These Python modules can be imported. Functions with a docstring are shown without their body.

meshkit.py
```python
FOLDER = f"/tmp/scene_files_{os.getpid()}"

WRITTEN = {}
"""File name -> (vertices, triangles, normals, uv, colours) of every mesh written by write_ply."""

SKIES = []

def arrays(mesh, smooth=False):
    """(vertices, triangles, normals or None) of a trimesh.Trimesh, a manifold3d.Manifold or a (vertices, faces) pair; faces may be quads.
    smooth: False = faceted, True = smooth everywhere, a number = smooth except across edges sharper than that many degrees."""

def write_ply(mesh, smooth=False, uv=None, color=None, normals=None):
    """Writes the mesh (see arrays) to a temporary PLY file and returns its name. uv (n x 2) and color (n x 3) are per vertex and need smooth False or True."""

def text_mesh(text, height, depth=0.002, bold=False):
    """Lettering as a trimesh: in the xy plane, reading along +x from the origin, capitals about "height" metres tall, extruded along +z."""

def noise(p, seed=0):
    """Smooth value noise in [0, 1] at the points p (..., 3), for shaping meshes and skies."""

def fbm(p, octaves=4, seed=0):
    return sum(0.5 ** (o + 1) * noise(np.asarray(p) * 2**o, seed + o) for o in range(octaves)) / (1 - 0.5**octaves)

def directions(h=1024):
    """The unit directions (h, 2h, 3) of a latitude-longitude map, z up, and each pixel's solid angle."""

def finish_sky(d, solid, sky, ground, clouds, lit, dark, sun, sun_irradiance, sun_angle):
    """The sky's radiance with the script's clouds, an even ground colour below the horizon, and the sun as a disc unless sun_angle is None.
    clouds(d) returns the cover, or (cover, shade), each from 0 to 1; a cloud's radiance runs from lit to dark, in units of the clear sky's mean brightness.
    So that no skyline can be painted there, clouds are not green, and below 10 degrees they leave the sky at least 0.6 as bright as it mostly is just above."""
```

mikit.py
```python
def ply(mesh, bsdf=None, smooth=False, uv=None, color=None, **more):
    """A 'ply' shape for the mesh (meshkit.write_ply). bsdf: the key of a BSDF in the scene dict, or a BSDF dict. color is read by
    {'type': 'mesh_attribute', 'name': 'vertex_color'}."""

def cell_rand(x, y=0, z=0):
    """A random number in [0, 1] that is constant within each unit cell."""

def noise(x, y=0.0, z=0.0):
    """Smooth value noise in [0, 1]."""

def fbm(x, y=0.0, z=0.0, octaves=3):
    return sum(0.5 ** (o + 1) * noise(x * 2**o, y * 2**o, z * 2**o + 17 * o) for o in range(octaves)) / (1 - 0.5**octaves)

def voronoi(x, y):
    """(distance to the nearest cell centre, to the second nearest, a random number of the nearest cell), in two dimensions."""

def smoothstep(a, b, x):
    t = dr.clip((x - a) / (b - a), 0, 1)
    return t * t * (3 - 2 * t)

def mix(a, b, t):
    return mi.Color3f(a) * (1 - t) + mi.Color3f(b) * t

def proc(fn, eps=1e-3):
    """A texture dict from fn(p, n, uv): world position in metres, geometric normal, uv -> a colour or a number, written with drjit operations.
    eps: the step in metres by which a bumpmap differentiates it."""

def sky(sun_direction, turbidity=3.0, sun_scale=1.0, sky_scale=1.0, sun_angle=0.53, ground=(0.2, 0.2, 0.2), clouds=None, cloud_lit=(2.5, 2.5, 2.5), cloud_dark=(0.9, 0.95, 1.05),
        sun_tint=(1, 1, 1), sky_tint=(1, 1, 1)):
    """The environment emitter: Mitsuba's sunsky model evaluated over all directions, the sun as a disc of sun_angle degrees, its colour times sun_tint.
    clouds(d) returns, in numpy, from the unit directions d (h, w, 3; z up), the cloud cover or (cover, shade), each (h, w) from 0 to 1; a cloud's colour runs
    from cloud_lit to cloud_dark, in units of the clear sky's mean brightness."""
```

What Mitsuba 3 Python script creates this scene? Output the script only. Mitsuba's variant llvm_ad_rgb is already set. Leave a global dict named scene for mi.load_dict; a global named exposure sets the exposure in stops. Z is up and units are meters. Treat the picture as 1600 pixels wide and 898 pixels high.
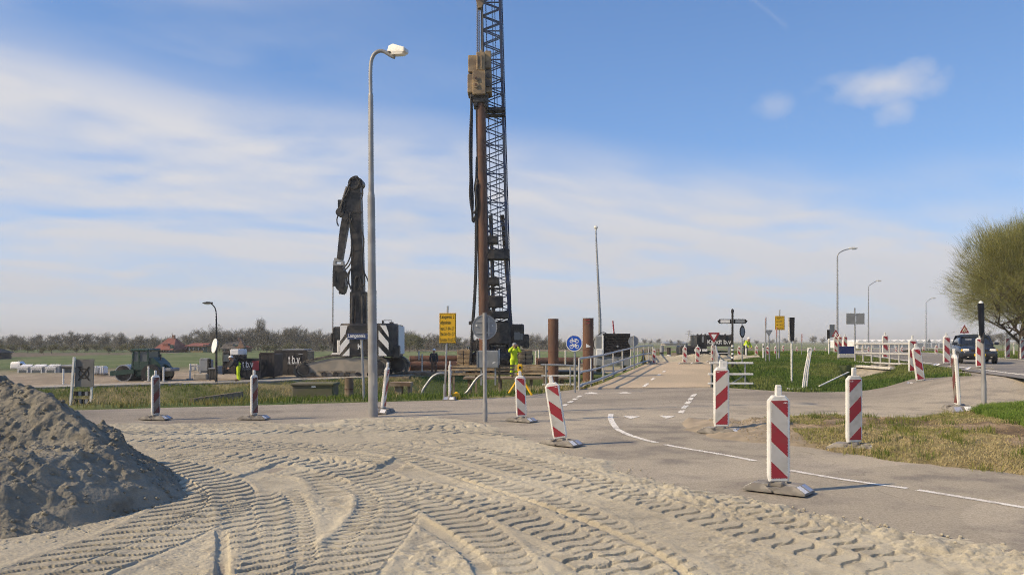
import math, random, numpy as np, trimesh, mitsuba as mi, drjit as dr, mikit, meshkit
import shapely.geometry as sg, shapely.ops as so
from scipy.spatial import cKDTree
from scipy.spatial.transform import Rotation as Rot
from shapely import contains_xy, distance as sdist, points as spoints
import manifold3d as m3
T = mi.ScalarTransform4f
rng = np.random.default_rng(7); random.seed(7)
# ---------------------------------------------------------------- camera, sky, sun, exposure
F, H, HZ = 1250.0, 1.7, 533.0            # focal length in pixels of a 1600 px wide frame, eye height, horizon row
exposure = 1.22
SUN = np.array([-0.94 * math.cos(math.radians(36)), -0.34 * math.cos(math.radians(36)), math.sin(math.radians(36))])
def clouds(d):
    el = np.degrees(np.arcsin(np.clip(d[..., 2], 0, 1))); az = np.degrees(np.arctan2(d[..., 0], d[..., 1]))
    q = d[..., :2] / (d[..., 2:3] + 0.16)
    a = 0.35; u = q[..., 0] * math.cos(a) + q[..., 1] * math.sin(a); v = -q[..., 0] * math.sin(a) + q[..., 1] * math.cos(a)
    P = lambda su, sv, k: np.stack([u * su, v * sv, np.full_like(u, k)], -1)
    w = meshkit.fbm(P(1.1, 1.1, 9.1), 3, 4) - .5
    u = u + .7 * w; v = v + .5 * w
    big = meshkit.fbm(P(0.55, 0.9, 3.3), 4, 2); streak = meshkit.fbm(P(1.2, 3.0, 1.7), 6, 3); fine = meshkit.fbm(P(4.5, 9, 5.2), 5, 5)
    edge = 13.6 - 0.14 * az + 10 * (big - .5)                          # the sheet of high cloud reaches higher on the left
    sheet = np.clip((edge - el) / 6.0 + .45, 0, 1); sheet = sheet * sheet * (3 - 2 * sheet)
    cover = sheet * np.clip(.74 + 1.6 * (streak - .5) + 1.0 * (fine - .5) + .25 * np.clip((9 - el) / 9, 0, 1), 0, 1)
    wisp = np.clip((streak - .50) * 2.2 + (fine - .5) * .8, 0, 1) * np.clip((2 - az) / 26, 0, 1) * np.clip((31 - el) / 12, 0, 1)
    cover = np.maximum(cover, .55 * wisp)
    cover = np.maximum(cover, .82 * np.clip((9.0 - el) / 9.0, 0, 1) ** .6)
    def puff(x, y, rx, ry, k):                                         # small fair weather clouds
        n = meshkit.fbm(np.stack([az * .55, el * .8, np.full_like(el, k)], -1), 5, 11)
        r = np.sqrt(((az - x) / rx) ** 2 + ((el - y) / ry) ** 2)
        return np.clip((1.05 - r) * 1.05 + (n - .5) * 1.15, 0, 1)
    p = np.maximum(.75 * puff(25.3, 16.2, 4.4, 1.25, 1), .5 * puff(25.6, 14.7, 1.5, 1.1, 2))
    p = np.maximum(p, .30 * puff(18.2, 15.6, 1.5, .9, 3))
    cover = np.maximum(cover, p)
    s_ = np.clip((az - 16.8) / 2.1, 0, 1); cover = np.maximum(cover, .13 * np.exp(-((el - (22.2 - 1.8 * s_)) / .10) ** 2) * ((az > 16.6) & (az < 18.9)))   # a short vapour trail
    shade = np.clip(.45 + .5 * (meshkit.fbm(P(.8, 1.6, 7.7), 4, 8) - .5) + .35 * np.clip((12 - el) / 12, 0, 1), 0, 1)
    return np.clip(cover, 0, .97), shade
scene = {
    'camera': {'type': 'perspective', 'fov': 2 * math.degrees(math.atan(800 / F)), 'fov_axis': 'x', 'near_clip': 0.1, 'far_clip': 20000.0,
               'principal_point_offset_y': (449 - HZ) / 898,
               'to_world': T().look_at(origin=[0, 0, H], target=[0, 10, H], up=[0, 0, 1])},
    'sky_light': mikit.sky(SUN.tolist(), turbidity=3, clouds=clouds, cloud_lit=(2.28, 2.26, 2.34), cloud_dark=(1.62, 1.66, 1.80), sun_tint=(1.0, .975, .92), sun_scale=1.25, sky_tint=(.93, 1.06, 1.28), sky_scale=1.6),
}
labels = {}
# ---------------------------------------------------------------- naming helpers
def numbered(k):
    if k not in labels and k not in scene and k not in USED: USED.add(k); return k
    n = 1
    while f'{k}_{n:03d}' in USED: n += 1
    k = f'{k}_{n:03d}'; USED.add(k); return k
USED = set()
def thing(name, label, cat, group=None, kind=None):
    k = numbered(name); labels[k] = {'label': label, 'category': cat}
    if group: labels[k]['group'] = group
    if kind: labels[k]['kind'] = kind
    return k
def part(parent, name, mesh, bsdf, smooth=False, label=None, kind=None, M=None, **kw):
    k = numbered(f'{parent}__{name}')
    d = mesh if isinstance(mesh, dict) else mikit.ply(mesh, bsdf, smooth, **kw)
    if M is not None: d = {**d, 'to_world': T(M)}
    scene[k] = d
    if label or kind: labels[k] = {a: b for a, b in (('label', label), ('kind', kind)) if b}
    return k
def single(name, label, cat, mesh, bsdf, smooth=False, group=None, kind=None, M=None, **kw):
    k = thing(name, label, cat, group, kind)
    d = mesh if isinstance(mesh, dict) else mikit.ply(mesh, bsdf, smooth, **kw)
    if M is not None: d = {**d, 'to_world': T(M)}
    scene[k] = d
    return k
def struct(name, mesh, bsdf, smooth=False, **kw):
    k = numbered(name); labels[k] = {'kind': 'structure'}
    scene[k] = mikit.ply(mesh, bsdf, smooth, **kw); return k
class Kit:
    """The parts of one kind of thing in its own coordinates; put() adds a copy, part by part."""
    def __init__(s): s.items = []; s.names = set()
    def add(s, name, mesh, bsdf, smooth=False, label=None):
        k, n = name, 1
        while k in s.names: k = f'{name}_{n:03d}'; n += 1
        s.names.add(k); s.items.append((k, mikit.ply(mesh, bsdf, smooth), label)); return k
def put(kit, name, label, cat, M, group=None, skip=()):
    k = thing(name, label, cat, group)
    for n, d, lb in kit.items:
        if n in skip: continue
        scene[f'{k}__{n}'] = {**d, 'to_world': T(M)}; USED.add(f'{k}__{n}')
        if lb: labels[f'{k}__{n}'] = {'label': lb}
    return k
def place(p, rz=0, s=1, tilt=0, lean=0):
    """matrix: scale, lean about x, tilt about y (degrees, positive tips the top to the right), turn about z, move."""
    M = np.eye(4); M[:3, :3] = Rot.from_euler('z', rz, degrees=True).as_matrix() * s
    L = np.eye(4); L[:3, :3] = Rot.from_euler('y', tilt, degrees=True).as_matrix() @ Rot.from_euler('x', lean, degrees=True).as_matrix()
    M = L @ M; M[:3, 3] = p
    return M
# ---------------------------------------------------------------- mesh helpers
cat = lambda ms: trimesh.util.concatenate(list(ms))
def box(c, s, rz=0, R=None):
    m = trimesh.creation.box(s)
    if rz: m.apply_transform(place((0, 0, 0), rz))
    if R is not None: m.vertices = m.vertices @ np.asarray(R).T
    m.apply_translation(c); return m
def rbox(c, s, b=.02, rz=0):
    x, y, z = np.array(s) / 2; b = min(b, x * .9, y * .9, z * .9)
    pts = [(sx * (x - (b if k != 0 else 0)), sy * (y - (b if k != 1 else 0)), sz * (z - (b if k != 2 else 0))) for sx in (-1, 1) for sy in (-1, 1) for sz in (-1, 1) for k in range(3)]
    m = trimesh.convex.convex_hull(np.array(pts))
    if rz: m.apply_transform(place((0, 0, 0), rz))
    m.apply_translation(c); return m
def hull(pts): return trimesh.convex.convex_hull(np.array(pts, float))
def tube(pts, r, n=8, cap=True):
    p = np.array(pts, float); r = np.broadcast_to(np.array(r, float), (len(p),))
    t = np.gradient(p, axis=0); t /= np.linalg.norm(t, axis=1, keepdims=True) + 1e-12
    a = np.cross(t[0], [0, 0, 1.0] if abs(t[0][2]) < .9 else [1.0, 0, 0]); V = []
    for i in range(len(p)):
        a = a - t[i] * (a @ t[i]); a /= np.linalg.norm(a) + 1e-12; b = np.cross(t[i], a)
        an = np.arange(n) * 2 * np.pi / n
        V.append(p[i] + r[i] * (np.cos(an)[:, None] * a + np.sin(an)[:, None] * b))
    V = np.vstack(V); Fc = []
    for i in range(len(p) - 1):
        for j in range(n):
            A, B = i * n + j, i * n + (j + 1) % n; C, D = A + n, B + n
            Fc += [(A, B, D), (A, D, C)]
    if cap:
        V = np.vstack([V, p[0], p[-1]]); k = len(V)
        for j in range(n):
            Fc += [(k - 2, (j + 1) % n, j), (k - 1, (len(p) - 1) * n + j, (len(p) - 1) * n + (j + 1) % n)]
    return trimesh.Trimesh(V, np.array(Fc), process=False)
def rod(a, b, r, r2=None, n=8): return tube([a, b], [r, r if r2 is None else r2], n)
def beam(a, b, w, h=None, up=(0, 0, 1)):
    a, b = np.array(a, float), np.array(b, float); h = h or w
    d = (b - a) / np.linalg.norm(b - a); x = np.cross(d, up)
    if np.linalg.norm(x) < 1e-3: x = np.cross(d, (1, 0, 0))
    x /= np.linalg.norm(x); y = np.cross(d, x)
    return box((a + b) / 2, (w, h, np.linalg.norm(b - a)), R=np.stack([x, y, d], 1))
def prism(poly, d, plane='xz', at=0):
    """a polygon (or list of points) extruded by d; plane xz: along +y from y=at, xy: along z, yz: along x."""
    g = poly if hasattr(poly, 'geoms') or hasattr(poly, 'exterior') else sg.Polygon(poly)
    ms = [trimesh.creation.extrude_polygon(q, d, engine='earcut') for q in getattr(g, 'geoms', [g]) if q.area > 1e-9]
    m = cat(ms); v = m.vertices.copy()
    if plane == 'xz': m.vertices = np.stack([v[:, 0], at + v[:, 2], v[:, 1]], 1); m.invert()
    elif plane == 'yz': m.vertices = np.stack([at + v[:, 2], v[:, 0], v[:, 1]], 1)
    else: m.vertices = v + [0, 0, at]
    return m
def lathe(prof, n=20, c=(0, 0, 0)):
    m = trimesh.creation.revolve(np.array(prof, float), sections=n); m.apply_translation(c); return m
def disc(c, r, th, axis=1, n=28):
    m = trimesh.creation.cylinder(r, th, sections=n)
    if axis == 1: m.apply_transform(trimesh.transformations.rotation_matrix(math.pi / 2, [1, 0, 0]))
    if axis == 0: m.apply_transform(trimesh.transformations.rotation_matrix(math.pi / 2, [0, 1, 0]))
    m.apply_translation(c); return m
def ring(c, r0, r1, th, n=32):   # in the xz plane
    return moved(prism(sg.Point(0, 0).buffer(r1, 16).difference(sg.Point(0, 0).buffer(r0, 16)), th, 'xz', -th / 2), c)
def moved(m, t):
    m = m.copy(); m.apply_translation(t); return m
def xf(m, M):
    m = m.copy(); m.apply_transform(M); return m
def text(s, h, center, w=None, depth=.004, bold=True, rz=0, tilt=0):
    """lettering that stands upright and reads from -y, centred."""
    m = meshkit.text_mesh(s, h, depth, bold); v = m.vertices - (m.bounds[0] + m.bounds[1]) / 2 * [1, 1, 0]
    if w: v = v * [w / np.ptp(v[:, 0]), 1, 1]
    m.vertices = np.stack([v[:, 0], -v[:, 2], v[:, 1]], 1)
    if rz or tilt: m.apply_transform(place((0, 0, 0), rz, 1, tilt))
    m.apply_translation(center); return m
def W(px, py, Y): return np.array([(px - 800) / F * Y, Y, H - (py - HZ) / F * Y])
def flat(px, py, z=0.0):
    Y = F * (H - z) / (py - HZ); return np.array([(px - 800) / F * Y, Y, z])
def flats(pts, z=0.0): return np.array([flat(x, y, z) for x, y in pts])
def sst(a, b, x):
    t = np.clip((x - a) / (b - a), 0, 1); return t * t * (3 - 2 * t)
# ---------------------------------------------------------------- materials
def rgb(c): return {'type': 'rgb', 'value': list(c)}
def M_(name, c, rough=.6, metal=0.0, spec=.5, **kw):
    d = {'type': 'principled', 'base_color': rgb(c) if isinstance(c, (tuple, list)) else c, 'roughness': rough, 'metallic': metal, 'specular': spec, **kw}
    scene[name] = {'type': 'twosided', 'b': d}
def Mn(name, c1, c2, sc, rough=.6, metal=0.0, spec=.5, lo=.35, hi=.65, sz=None):
    sz = sz or sc
    def fn(p, n, uv): return mikit.mix(c1, c2, mikit.smoothstep(lo, hi, mikit.fbm(p.x * sc, p.y * sc, p.z * sz, 4)))
    M_(name, mikit.proc(fn), rough, metal, spec)
Mn('m_white', (.74, .74, .70), (.58, .55, .48), 7, .45, lo=.45, hi=.85)
Mn('m_sheet', (.50, .49, .46), (.42, .41, .37), 9, .5, lo=.4, hi=.8)
Mn('m_red', (.31, .026, .038), (.25, .045, .048), 10, .45, lo=.4, hi=.85)
Mn('m_sheet_dirt_shade', (.21, .185, .155), (.14, .12, .10), 6, .7, lo=.35, hi=.7)  # grime plus painted shade, for beacon faces turned away from the sun
Mn('m_red_dirt_shade', (.15, .04, .034), (.11, .055, .045), 6, .7, lo=.35, hi=.7)  # red of the same faces, their shade put into the colour too
Mn('m_rubber', (.17, .16, .145), (.29, .27, .235), 12, .85, lo=.35, hi=.7)
Mn('m_galv', (.40, .41, .41), (.30, .31, .32), 5, .45, metal=.55)
Mn('m_lamp', (.36, .36, .35), (.29, .285, .275), 3, .5, metal=.25)
M_('m_dark', (.018, .019, .021), .55)
Mn('m_machine', (.012, .013, .016), (.055, .049, .043), 2.2, .45)
Mn('m_mast', (.014, .034, .10), (.03, .045, .075), 1.2, .45)
Mn('m_rust', (.155, .066, .038), (.075, .038, .027), 3.2, .75, sz=1.1)
Mn('m_rust2', (.155, .076, .045), (.095, .052, .036), 2.2, .7, sz=.6)
Mn('m_tan', (.34, .25, .14), (.19, .14, .09), 1.8, .65)
Mn('m_wood', (.24, .19, .13), (.13, .10, .07), 4, .85)
Mn('m_mat', (.15, .105, .07), (.27, .22, .16), 3, .9)
Mn('m_conc', (.34, .31, .26), (.24, .22, .18), 3, .9)
M_('m_yellow', (.72, .43, .01), .5)
Mn('m_paint', (.66, .64, .58), (.45, .42, .36), 14, .7, lo=.45, hi=.75)
M_('m_blue', (.015, .09, .48), .4)
M_('m_navy', (.018, .03, .12), .5)
M_('m_ink', (.015, .014, .013), .6)
M_('m_letter', (.78, .78, .77), .6)
M_('m_rail', (.47, .465, .445), .6, spec=.2)
M_('m_hivis', (.55, .72, .02), .7)
M_('m_skin', (.45, .26, .18), .6)
M_('m_cloth', (.035, .038, .045), .9)
M_('m_brown', (.13, .075, .05), .9)
M_('m_glass', (.02, .025, .03), .08, spec=.6)
M_('m_glassy', (.12, .14, .15), .12, spec=.6)
M_('m_car', (.020, .028, .045), .25, .3, clearcoat=1.0, clearcoat_gloss=.9)
M_('m_chrome', (.75, .75, .75), .18, 1.0)
M_('m_lens', (.8, .78, .72), .15, spec=.8)
Mn('m_green', (.018, .055, .042), (.03, .06, .05), 2, .45)
Mn('m_roof', (.25, .085, .062), (.19, .075, .06), .9, .85)
Mn('m_brick', (.26, .15, .10), (.20, .12, .085), 2, .9)
Mn('m_roofdark', (.09, .085, .08), (.13, .115, .10), .7, .9)
Mn('m_ochre', (.36, .27, .13), (.27, .20, .11), .8, .9)
M_('m_steelplate', (.42, .44, .46), .35, .8)
Mn('m_boardback', (.17, .17, .165), (.13, .13, .125), 3, .6)
Mn('m_cabinet', (.27, .29, .31), (.22, .235, .25), 3, .5)
Mn('m_bark', (.075, .062, .048), (.125, .108, .085), 6, .95)
scene['m_vertex'] = {'type': 'twosided', 'b': {'type': 'principled', 'base_color': {'type': 'mesh_attribute', 'name': 'vertex_color'}, 'roughness': .9, 'specular': .2}}
scene['m_leaf'] = {'type': 'principledthin', 'base_color': {'type': 'mesh_attribute', 'name': 'vertex_color'}, 'roughness': .8, 'diff_trans': .6}
def sand_fn(p, n, uv):
    a = mikit.fbm(p.x * .55, p.y * .55, 1.0, 4); b = mikit.fbm(p.x * 5, p.y * 5, p.z * 5, 4); g = mikit.noise(p.x * 110, p.y * 110, p.z * 110)
    c = mikit.mix((.44, .40, .30), (.365, .328, .245), mikit.smoothstep(.3, .7, a))
    c = mikit.mix(c, (.27, .245, .188), .7 * mikit.smoothstep(.5, .8, b))
    return c * (.86 + .28 * g)
def soil_fn(p, n, uv):
    a = mikit.fbm(p.x * 1.1, p.y * 1.1, p.z * 1.1, 4); b = mikit.fbm(p.x * 9, p.y * 9, p.z * 9, 4); g = mikit.noise(p.x * 110, p.y * 110, p.z * 110)
    c = mikit.mix((.205, .19, .15), (.285, .266, .212), mikit.smoothstep(.35, .7, a))
    c = mikit.mix(c, (.14, .122, .088), .6 * mikit.smoothstep(.5, .8, b))
    return c * (.85 + .3 * g)
def bumped(name, fn, h, hs, rough=.95):
    inner = {'type': 'principled', 'base_color': mikit.proc(fn), 'roughness': rough, 'specular': .25}
    scene[name] = {'type': 'twosided', 'b': {'type': 'bumpmap', 't': mikit.proc(h, eps=2e-3), 'scale': hs, 'b': inner}}
bumped('m_sand', sand_fn, lambda p, n, uv: mikit.fbm(p.x * 45, p.y * 45, p.z * 45, 3), .012)
bumped('m_soil', soil_fn, lambda p, n, uv: mikit.fbm(p.x * 28, p.y * 28, p.z * 28, 4), .03)
def asphalt_fn(p, n, uv):
    a = mikit.fbm(p.x * .35, p.y * .35, 3.0, 4); b = mikit.fbm(p.x * 2.2 + 7, p.y * 2.2, 1.0, 4); g = mikit.noise(p.x * 75, p.y * 75, 2.0)
    s = p.x * .924 + p.y * .382; t = -p.x * .382 + p.y * .924                       # along and across the cross road
    st = mikit.fbm(s * .12, t * 2.2, 5.0, 4)
    c = mikit.mix((.215, .193, .162), (.315, .281, .228), mikit.smoothstep(.33, .68, a * .5 + b * .25 + st * .3))
    dust = mikit.smoothstep(19.0, 15.6, t + 2.2 * (b - .5))                          # sand carried onto the near side by the wheels
    c = mikit.mix(c, (.365, .325, .25), .75 * dust * mikit.smoothstep(.2, .62, b))
    cr = mikit.fbm(p.x * .8 + 3, p.y * .8, 7.0, 4); crack = mikit.smoothstep(.012, .0, dr.abs(cr - .5)) * mikit.smoothstep(.5, .62, a)       # fine cracks
    patch = mikit.smoothstep(.60, .61, mikit.noise(s * .22, t * .45, 9.0)); c = mikit.mix(c, c * .86, patch * .8)                         # mended areas
    c = mikit.mix(c, c * .62, .7 * crack)
    return c * (.80 + .40 * g)
bumped('m_asphalt', asphalt_fn, lambda p, n, uv: mikit.noise(p.x * 130, p.y * 130, 0.0), .003, .85)
def deck_fn(p, n, uv):
    a = mikit.fbm(p.x * .5, p.y * .3, 3.0, 4); g = mikit.noise(p.x * 60, p.y * 60, 2.0)
    return mikit.mix((.355, .29, .205), (.30, .25, .18), mikit.smoothstep(.3, .7, a)) * (.88 + .24 * g)
M_('m_deck', mikit.proc(deck_fn), .9)
def main_fn(p, n, uv):
    a = mikit.fbm(p.x * .5, p.y * .5, 3.0, 4); g = mikit.noise(p.x * 60, p.y * 60, 2.0)
    return mikit.mix((.13, .125, .118), (.18, .168, .15), mikit.smoothstep(.3, .7, a)) * (.86 + .28 * g)
M_('m_mainroad', mikit.proc(main_fn), .85)
# ---------------------------------------------------------------- the lie of the land
FAR = flats([(-900, 668), (100, 641), (250, 637), (400, 633), (560, 628.5), (700, 625), (800, 620), (860, 613), (915, 606), (1110, 604.5), (1175, 608), (1240, 612.5), (1300, 612.5), (1370, 610)])
FAR = np.vstack([FAR, [flat(1425, 604, .0), flat(1487, 600, .08), flat(1530, 597, .3)]])
FAR = FAR[np.argsort(FAR[:, 0])]
def yfar(X): return np.interp(X, FAR[:, 0], FAR[:, 1]) + np.where(X < FAR[0, 0], (X - FAR[0, 0]) * .3, 0) + np.where(X > FAR[-1, 0], (X - FAR[-1, 0]) * .45, 0)
ML0, MLD = np.array([17.3, 27.5]), np.array([4.2, 14.2]) / math.hypot(4.2, 14.2)     # left edge line of the main road and where it runs
MLN = np.array([MLD[1], -MLD[0]])
def mside(X, Y): return (X - ML0[0]) * MLN[0] + (Y - ML0[1]) * MLN[1]               # metres to the right of that line
def main_z(Y): return .6 - .9 * sst(75, 150, Y)
DL = np.array([[2.6, 28.6], [3.6, 32], [5.2, 38], [7.2, 45], [9.4, 53], [14.5, 72]])   # left and right edges of the bridge path
DR = np.array([[7.3, 29.5], [8.0, 32], [9.45, 38], [11.2, 45], [13.2, 53], [18.3, 72]])
def deck_z(Y): return .33 * sst(29.5, 50, Y) - .75 * sst(53, 72, Y)
BK = np.array([[-60., 20.], [-23, 41.4], [-14.8, 46.4], [-4.7, 57.5], [3.0, 62]])      # upper edge of the far bank of the ditch
def ybank(X): return np.interp(X, BK[:, 0], BK[:, 1])
PLAT = -.75
def zg(X, Y):
    X, Y = np.asarray(X, float), np.asarray(Y, float)
    t = (Y - yfar(X)) * .92; r = np.hypot(X, Y)
    far = -1.25 * sst(90, 170, r)
    # left of the bridge: verge, ditch, bank, building site
    tb = (Y - ybank(X)) * .8
    low = -1.9 * sst(1.6, 6.5, t)
    rise = sst(-5.5, 0, tb)
    zl = low * (1 - rise) + PLAT * rise
    zl = zl + (-.45) * sst(25, 60, tb)
    # right of the bridge: grass slope up to the main road
    zr = .52 * sst(.6, 13, t)
    zr = zr * (1 - sst(85, 140, r)) - 1.15 * sst(85, 140, r)
    xl, xr = np.interp(Y, DL[:, 1], DL[:, 0]), np.interp(Y, DR[:, 1], DR[:, 0])
    k = sst(0, 1, (X - xl + .6) / np.maximum(xr - xl + 1.2, .1))
    under = np.where((Y > 27) & (Y < 74), deck_z(Y) - .08, -.5)
    side = np.where(X < xl, sst(3.4, .2, xl - X), np.where(X > xr, sst(3.4, .2, X - xr), 1.0)) * sst(26.5, 28, Y) * (1 - sst(70, 80, Y))
    z = zl * (1 - k) + zr * k
    z = z * (1 - side) + under * side
    z = np.where(t < 0, 0.0, z)
    # the hollow of the watercourse in front of the main road bridge
    f = (Y - 30.5) / 11.0; hx_ = 13.75 + 4.75 * f; hol = sst(1.75, .9, np.abs(X - hx_)) * sst(-.02, .12, f) * (f < 1.0)
    z = z * (1 - hol) + np.minimum(z, 1.62 - 63.0 * Y / 1250) * hol
    m = mside(X, Y)
    mr = sst(-4.5, -.4, m) * sst(20, 26, Y) * (1 - sst(75, 150, Y))
    mz = main_z(Y) - .05
    z = z * (1 - mr) + mz * mr
    return z
def hit(px, py):
    """where the ray through a pixel of the photograph meets the land."""
    u, v = (px - 800) / F, (py - HZ) / F
    Y = np.concatenate([np.linspace(4, 140, 6000), np.geomspace(140, 3000, 600)])
    below = H - v * Y <= zg(u * Y, Y)
    i = int(np.argmax(below)) if below.any() else len(Y) - 1
    return np.array([u * Y[i], Y[i], float(zg(u * Y[i], Y[i]))])
# ---- ground sheet: one polar net out to the horizon
def grass_tone(X, Y, k=0): return meshkit.fbm(np.stack([X * .25, Y * .25, np.full_like(X, k)], -1), 4, 3), meshkit.fbm(np.stack([X * 2.1, Y * 2.1, np.full_like(X, k + 5)], -1), 4, 4)
def build_ground():
    ang = np.concatenate([np.radians(np.linspace(-44, 44, 440)), np.radians(np.linspace(44, 316, 130))[1:-1]])
    rad = np.concatenate([np.geomspace(1.2, 15, 24)[:-1], np.geomspace(15, 120, 230)[:-1], np.geomspace(120, 9000, 90)])
    A, R = np.meshgrid(ang, rad, indexing='ij'); X, Y = np.sin(A) * R, np.cos(A) * R
    Z = zg(X, Y); t = (Y - yfar(X)) * .92
    front = (t < 0) & (np.abs(A) < 2)
    Z = np.where(t < 0, np.where(R < 60, -.14, Z - .05), Z)
    a, b = grass_tone(X, Y)
    n = (b - .5)[..., None]
    lerp = lambda c1, c2, k: np.array(c1) * (1 - k[..., None]) + np.array(c2) * k[..., None]
    grass = lerp((.07, .10, .03), (.12, .13, .05), sst(.3, .7, a)); grass = grass * (1 + .5 * n)
    dirt = lerp((.33, .275, .20), (.22, .18, .13), sst(.35, .65, a * .5 + b * .5))
    field = lerp((.075, .105, .04), (.11, .125, .06), sst(.3, .7, a))
    plough = lerp((.15, .125, .09), (.12, .10, .075), b)
    tb = (Y - ybank(X)) * .8
    site = sst(-.4, .3, tb + .8 * (b - .5)) * sst(72, 52, tb) * (X < 12)
    C = grass.copy()
    drybank = (sst(.52, .68, meshkit.fbm(np.stack([X * .35, Y * .5, X * 0 + 2], -1), 3, 9)) * (X < 2) * (t < 26))[..., None]
    C = C * (1 - .6 * drybank) + np.array((.30, .24, .12)) * .6 * drybank
    C = C * (1 - site[..., None]) + dirt * site[..., None]
    farm = sst(62, 90, R)
    # fields lie in long strips; some are bare earth
    strip = np.floor((Y + .1 * X) / 38) + np.floor((X - .2 * Y) / 120) * 7
    bare = ((np.sin(strip * 12.9898) * 43758.5453) % 1) < .3
    fc = np.where(bare[..., None], plough, field) * (.85 + .3 * ((np.sin(strip * 78.233) * 43758.5453) % 1))[..., None]
    C = C * (1 - farm[..., None]) + fc * farm[..., None]
    na, nr = len(ang), len(rad)
    idx = np.arange(na * nr).reshape(na, nr)
    q = np.stack([idx[:, :-1], np.roll(idx, -1, 0)[:, :-1], np.roll(idx, -1, 0)[:, 1:], idx[:, 1:]], -1).reshape(-1, 4)
    f = np.vstack([q[:, [0, 2, 1]], q[:, [0, 3, 2]]])
    v = np.stack([X, Y, Z], -1).reshape(-1, 3)
    c0 = len(v); v = np.vstack([v, [0, 0, -.14]]); i0 = idx[:, 0]
    f = np.vstack([f, np.stack([np.full(na, c0), np.roll(i0, -1), i0], 1)])
    col = np.vstack([C.reshape(-1, 3), [.2, .17, .12]])
    struct('ground', (v, f), 'm_vertex', True, color=np.clip(col, .005, 1))
build_ground()
def ribbon(L, R, z, n=1, lift=0.0):
    """a sheet between two polylines of equal length; z(x, y)."""
    L, R = np.array(L, float), np.array(R, float); V = []
    for a, b in zip(L, R):
        for k in range(n + 1):
            p = a[:2] + (b[:2] - a[:2]) * k / n; V.append([p[0], p[1], z(p[0], p[1]) + lift])
    f = [((i * (n + 1) + j), (i * (n + 1) + j + 1), ((i + 1) * (n + 1) + j + 1), ((i + 1) * (n + 1) + j)) for i in range(len(L) - 1) for j in range(n)]
    m = np.array(V), np.array(f)
    v, f = m; f = np.vstack([f[:, [0, 1, 2]], f[:, [0, 2, 3]]])
    return trimesh.Trimesh(v, f, process=False)
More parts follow.
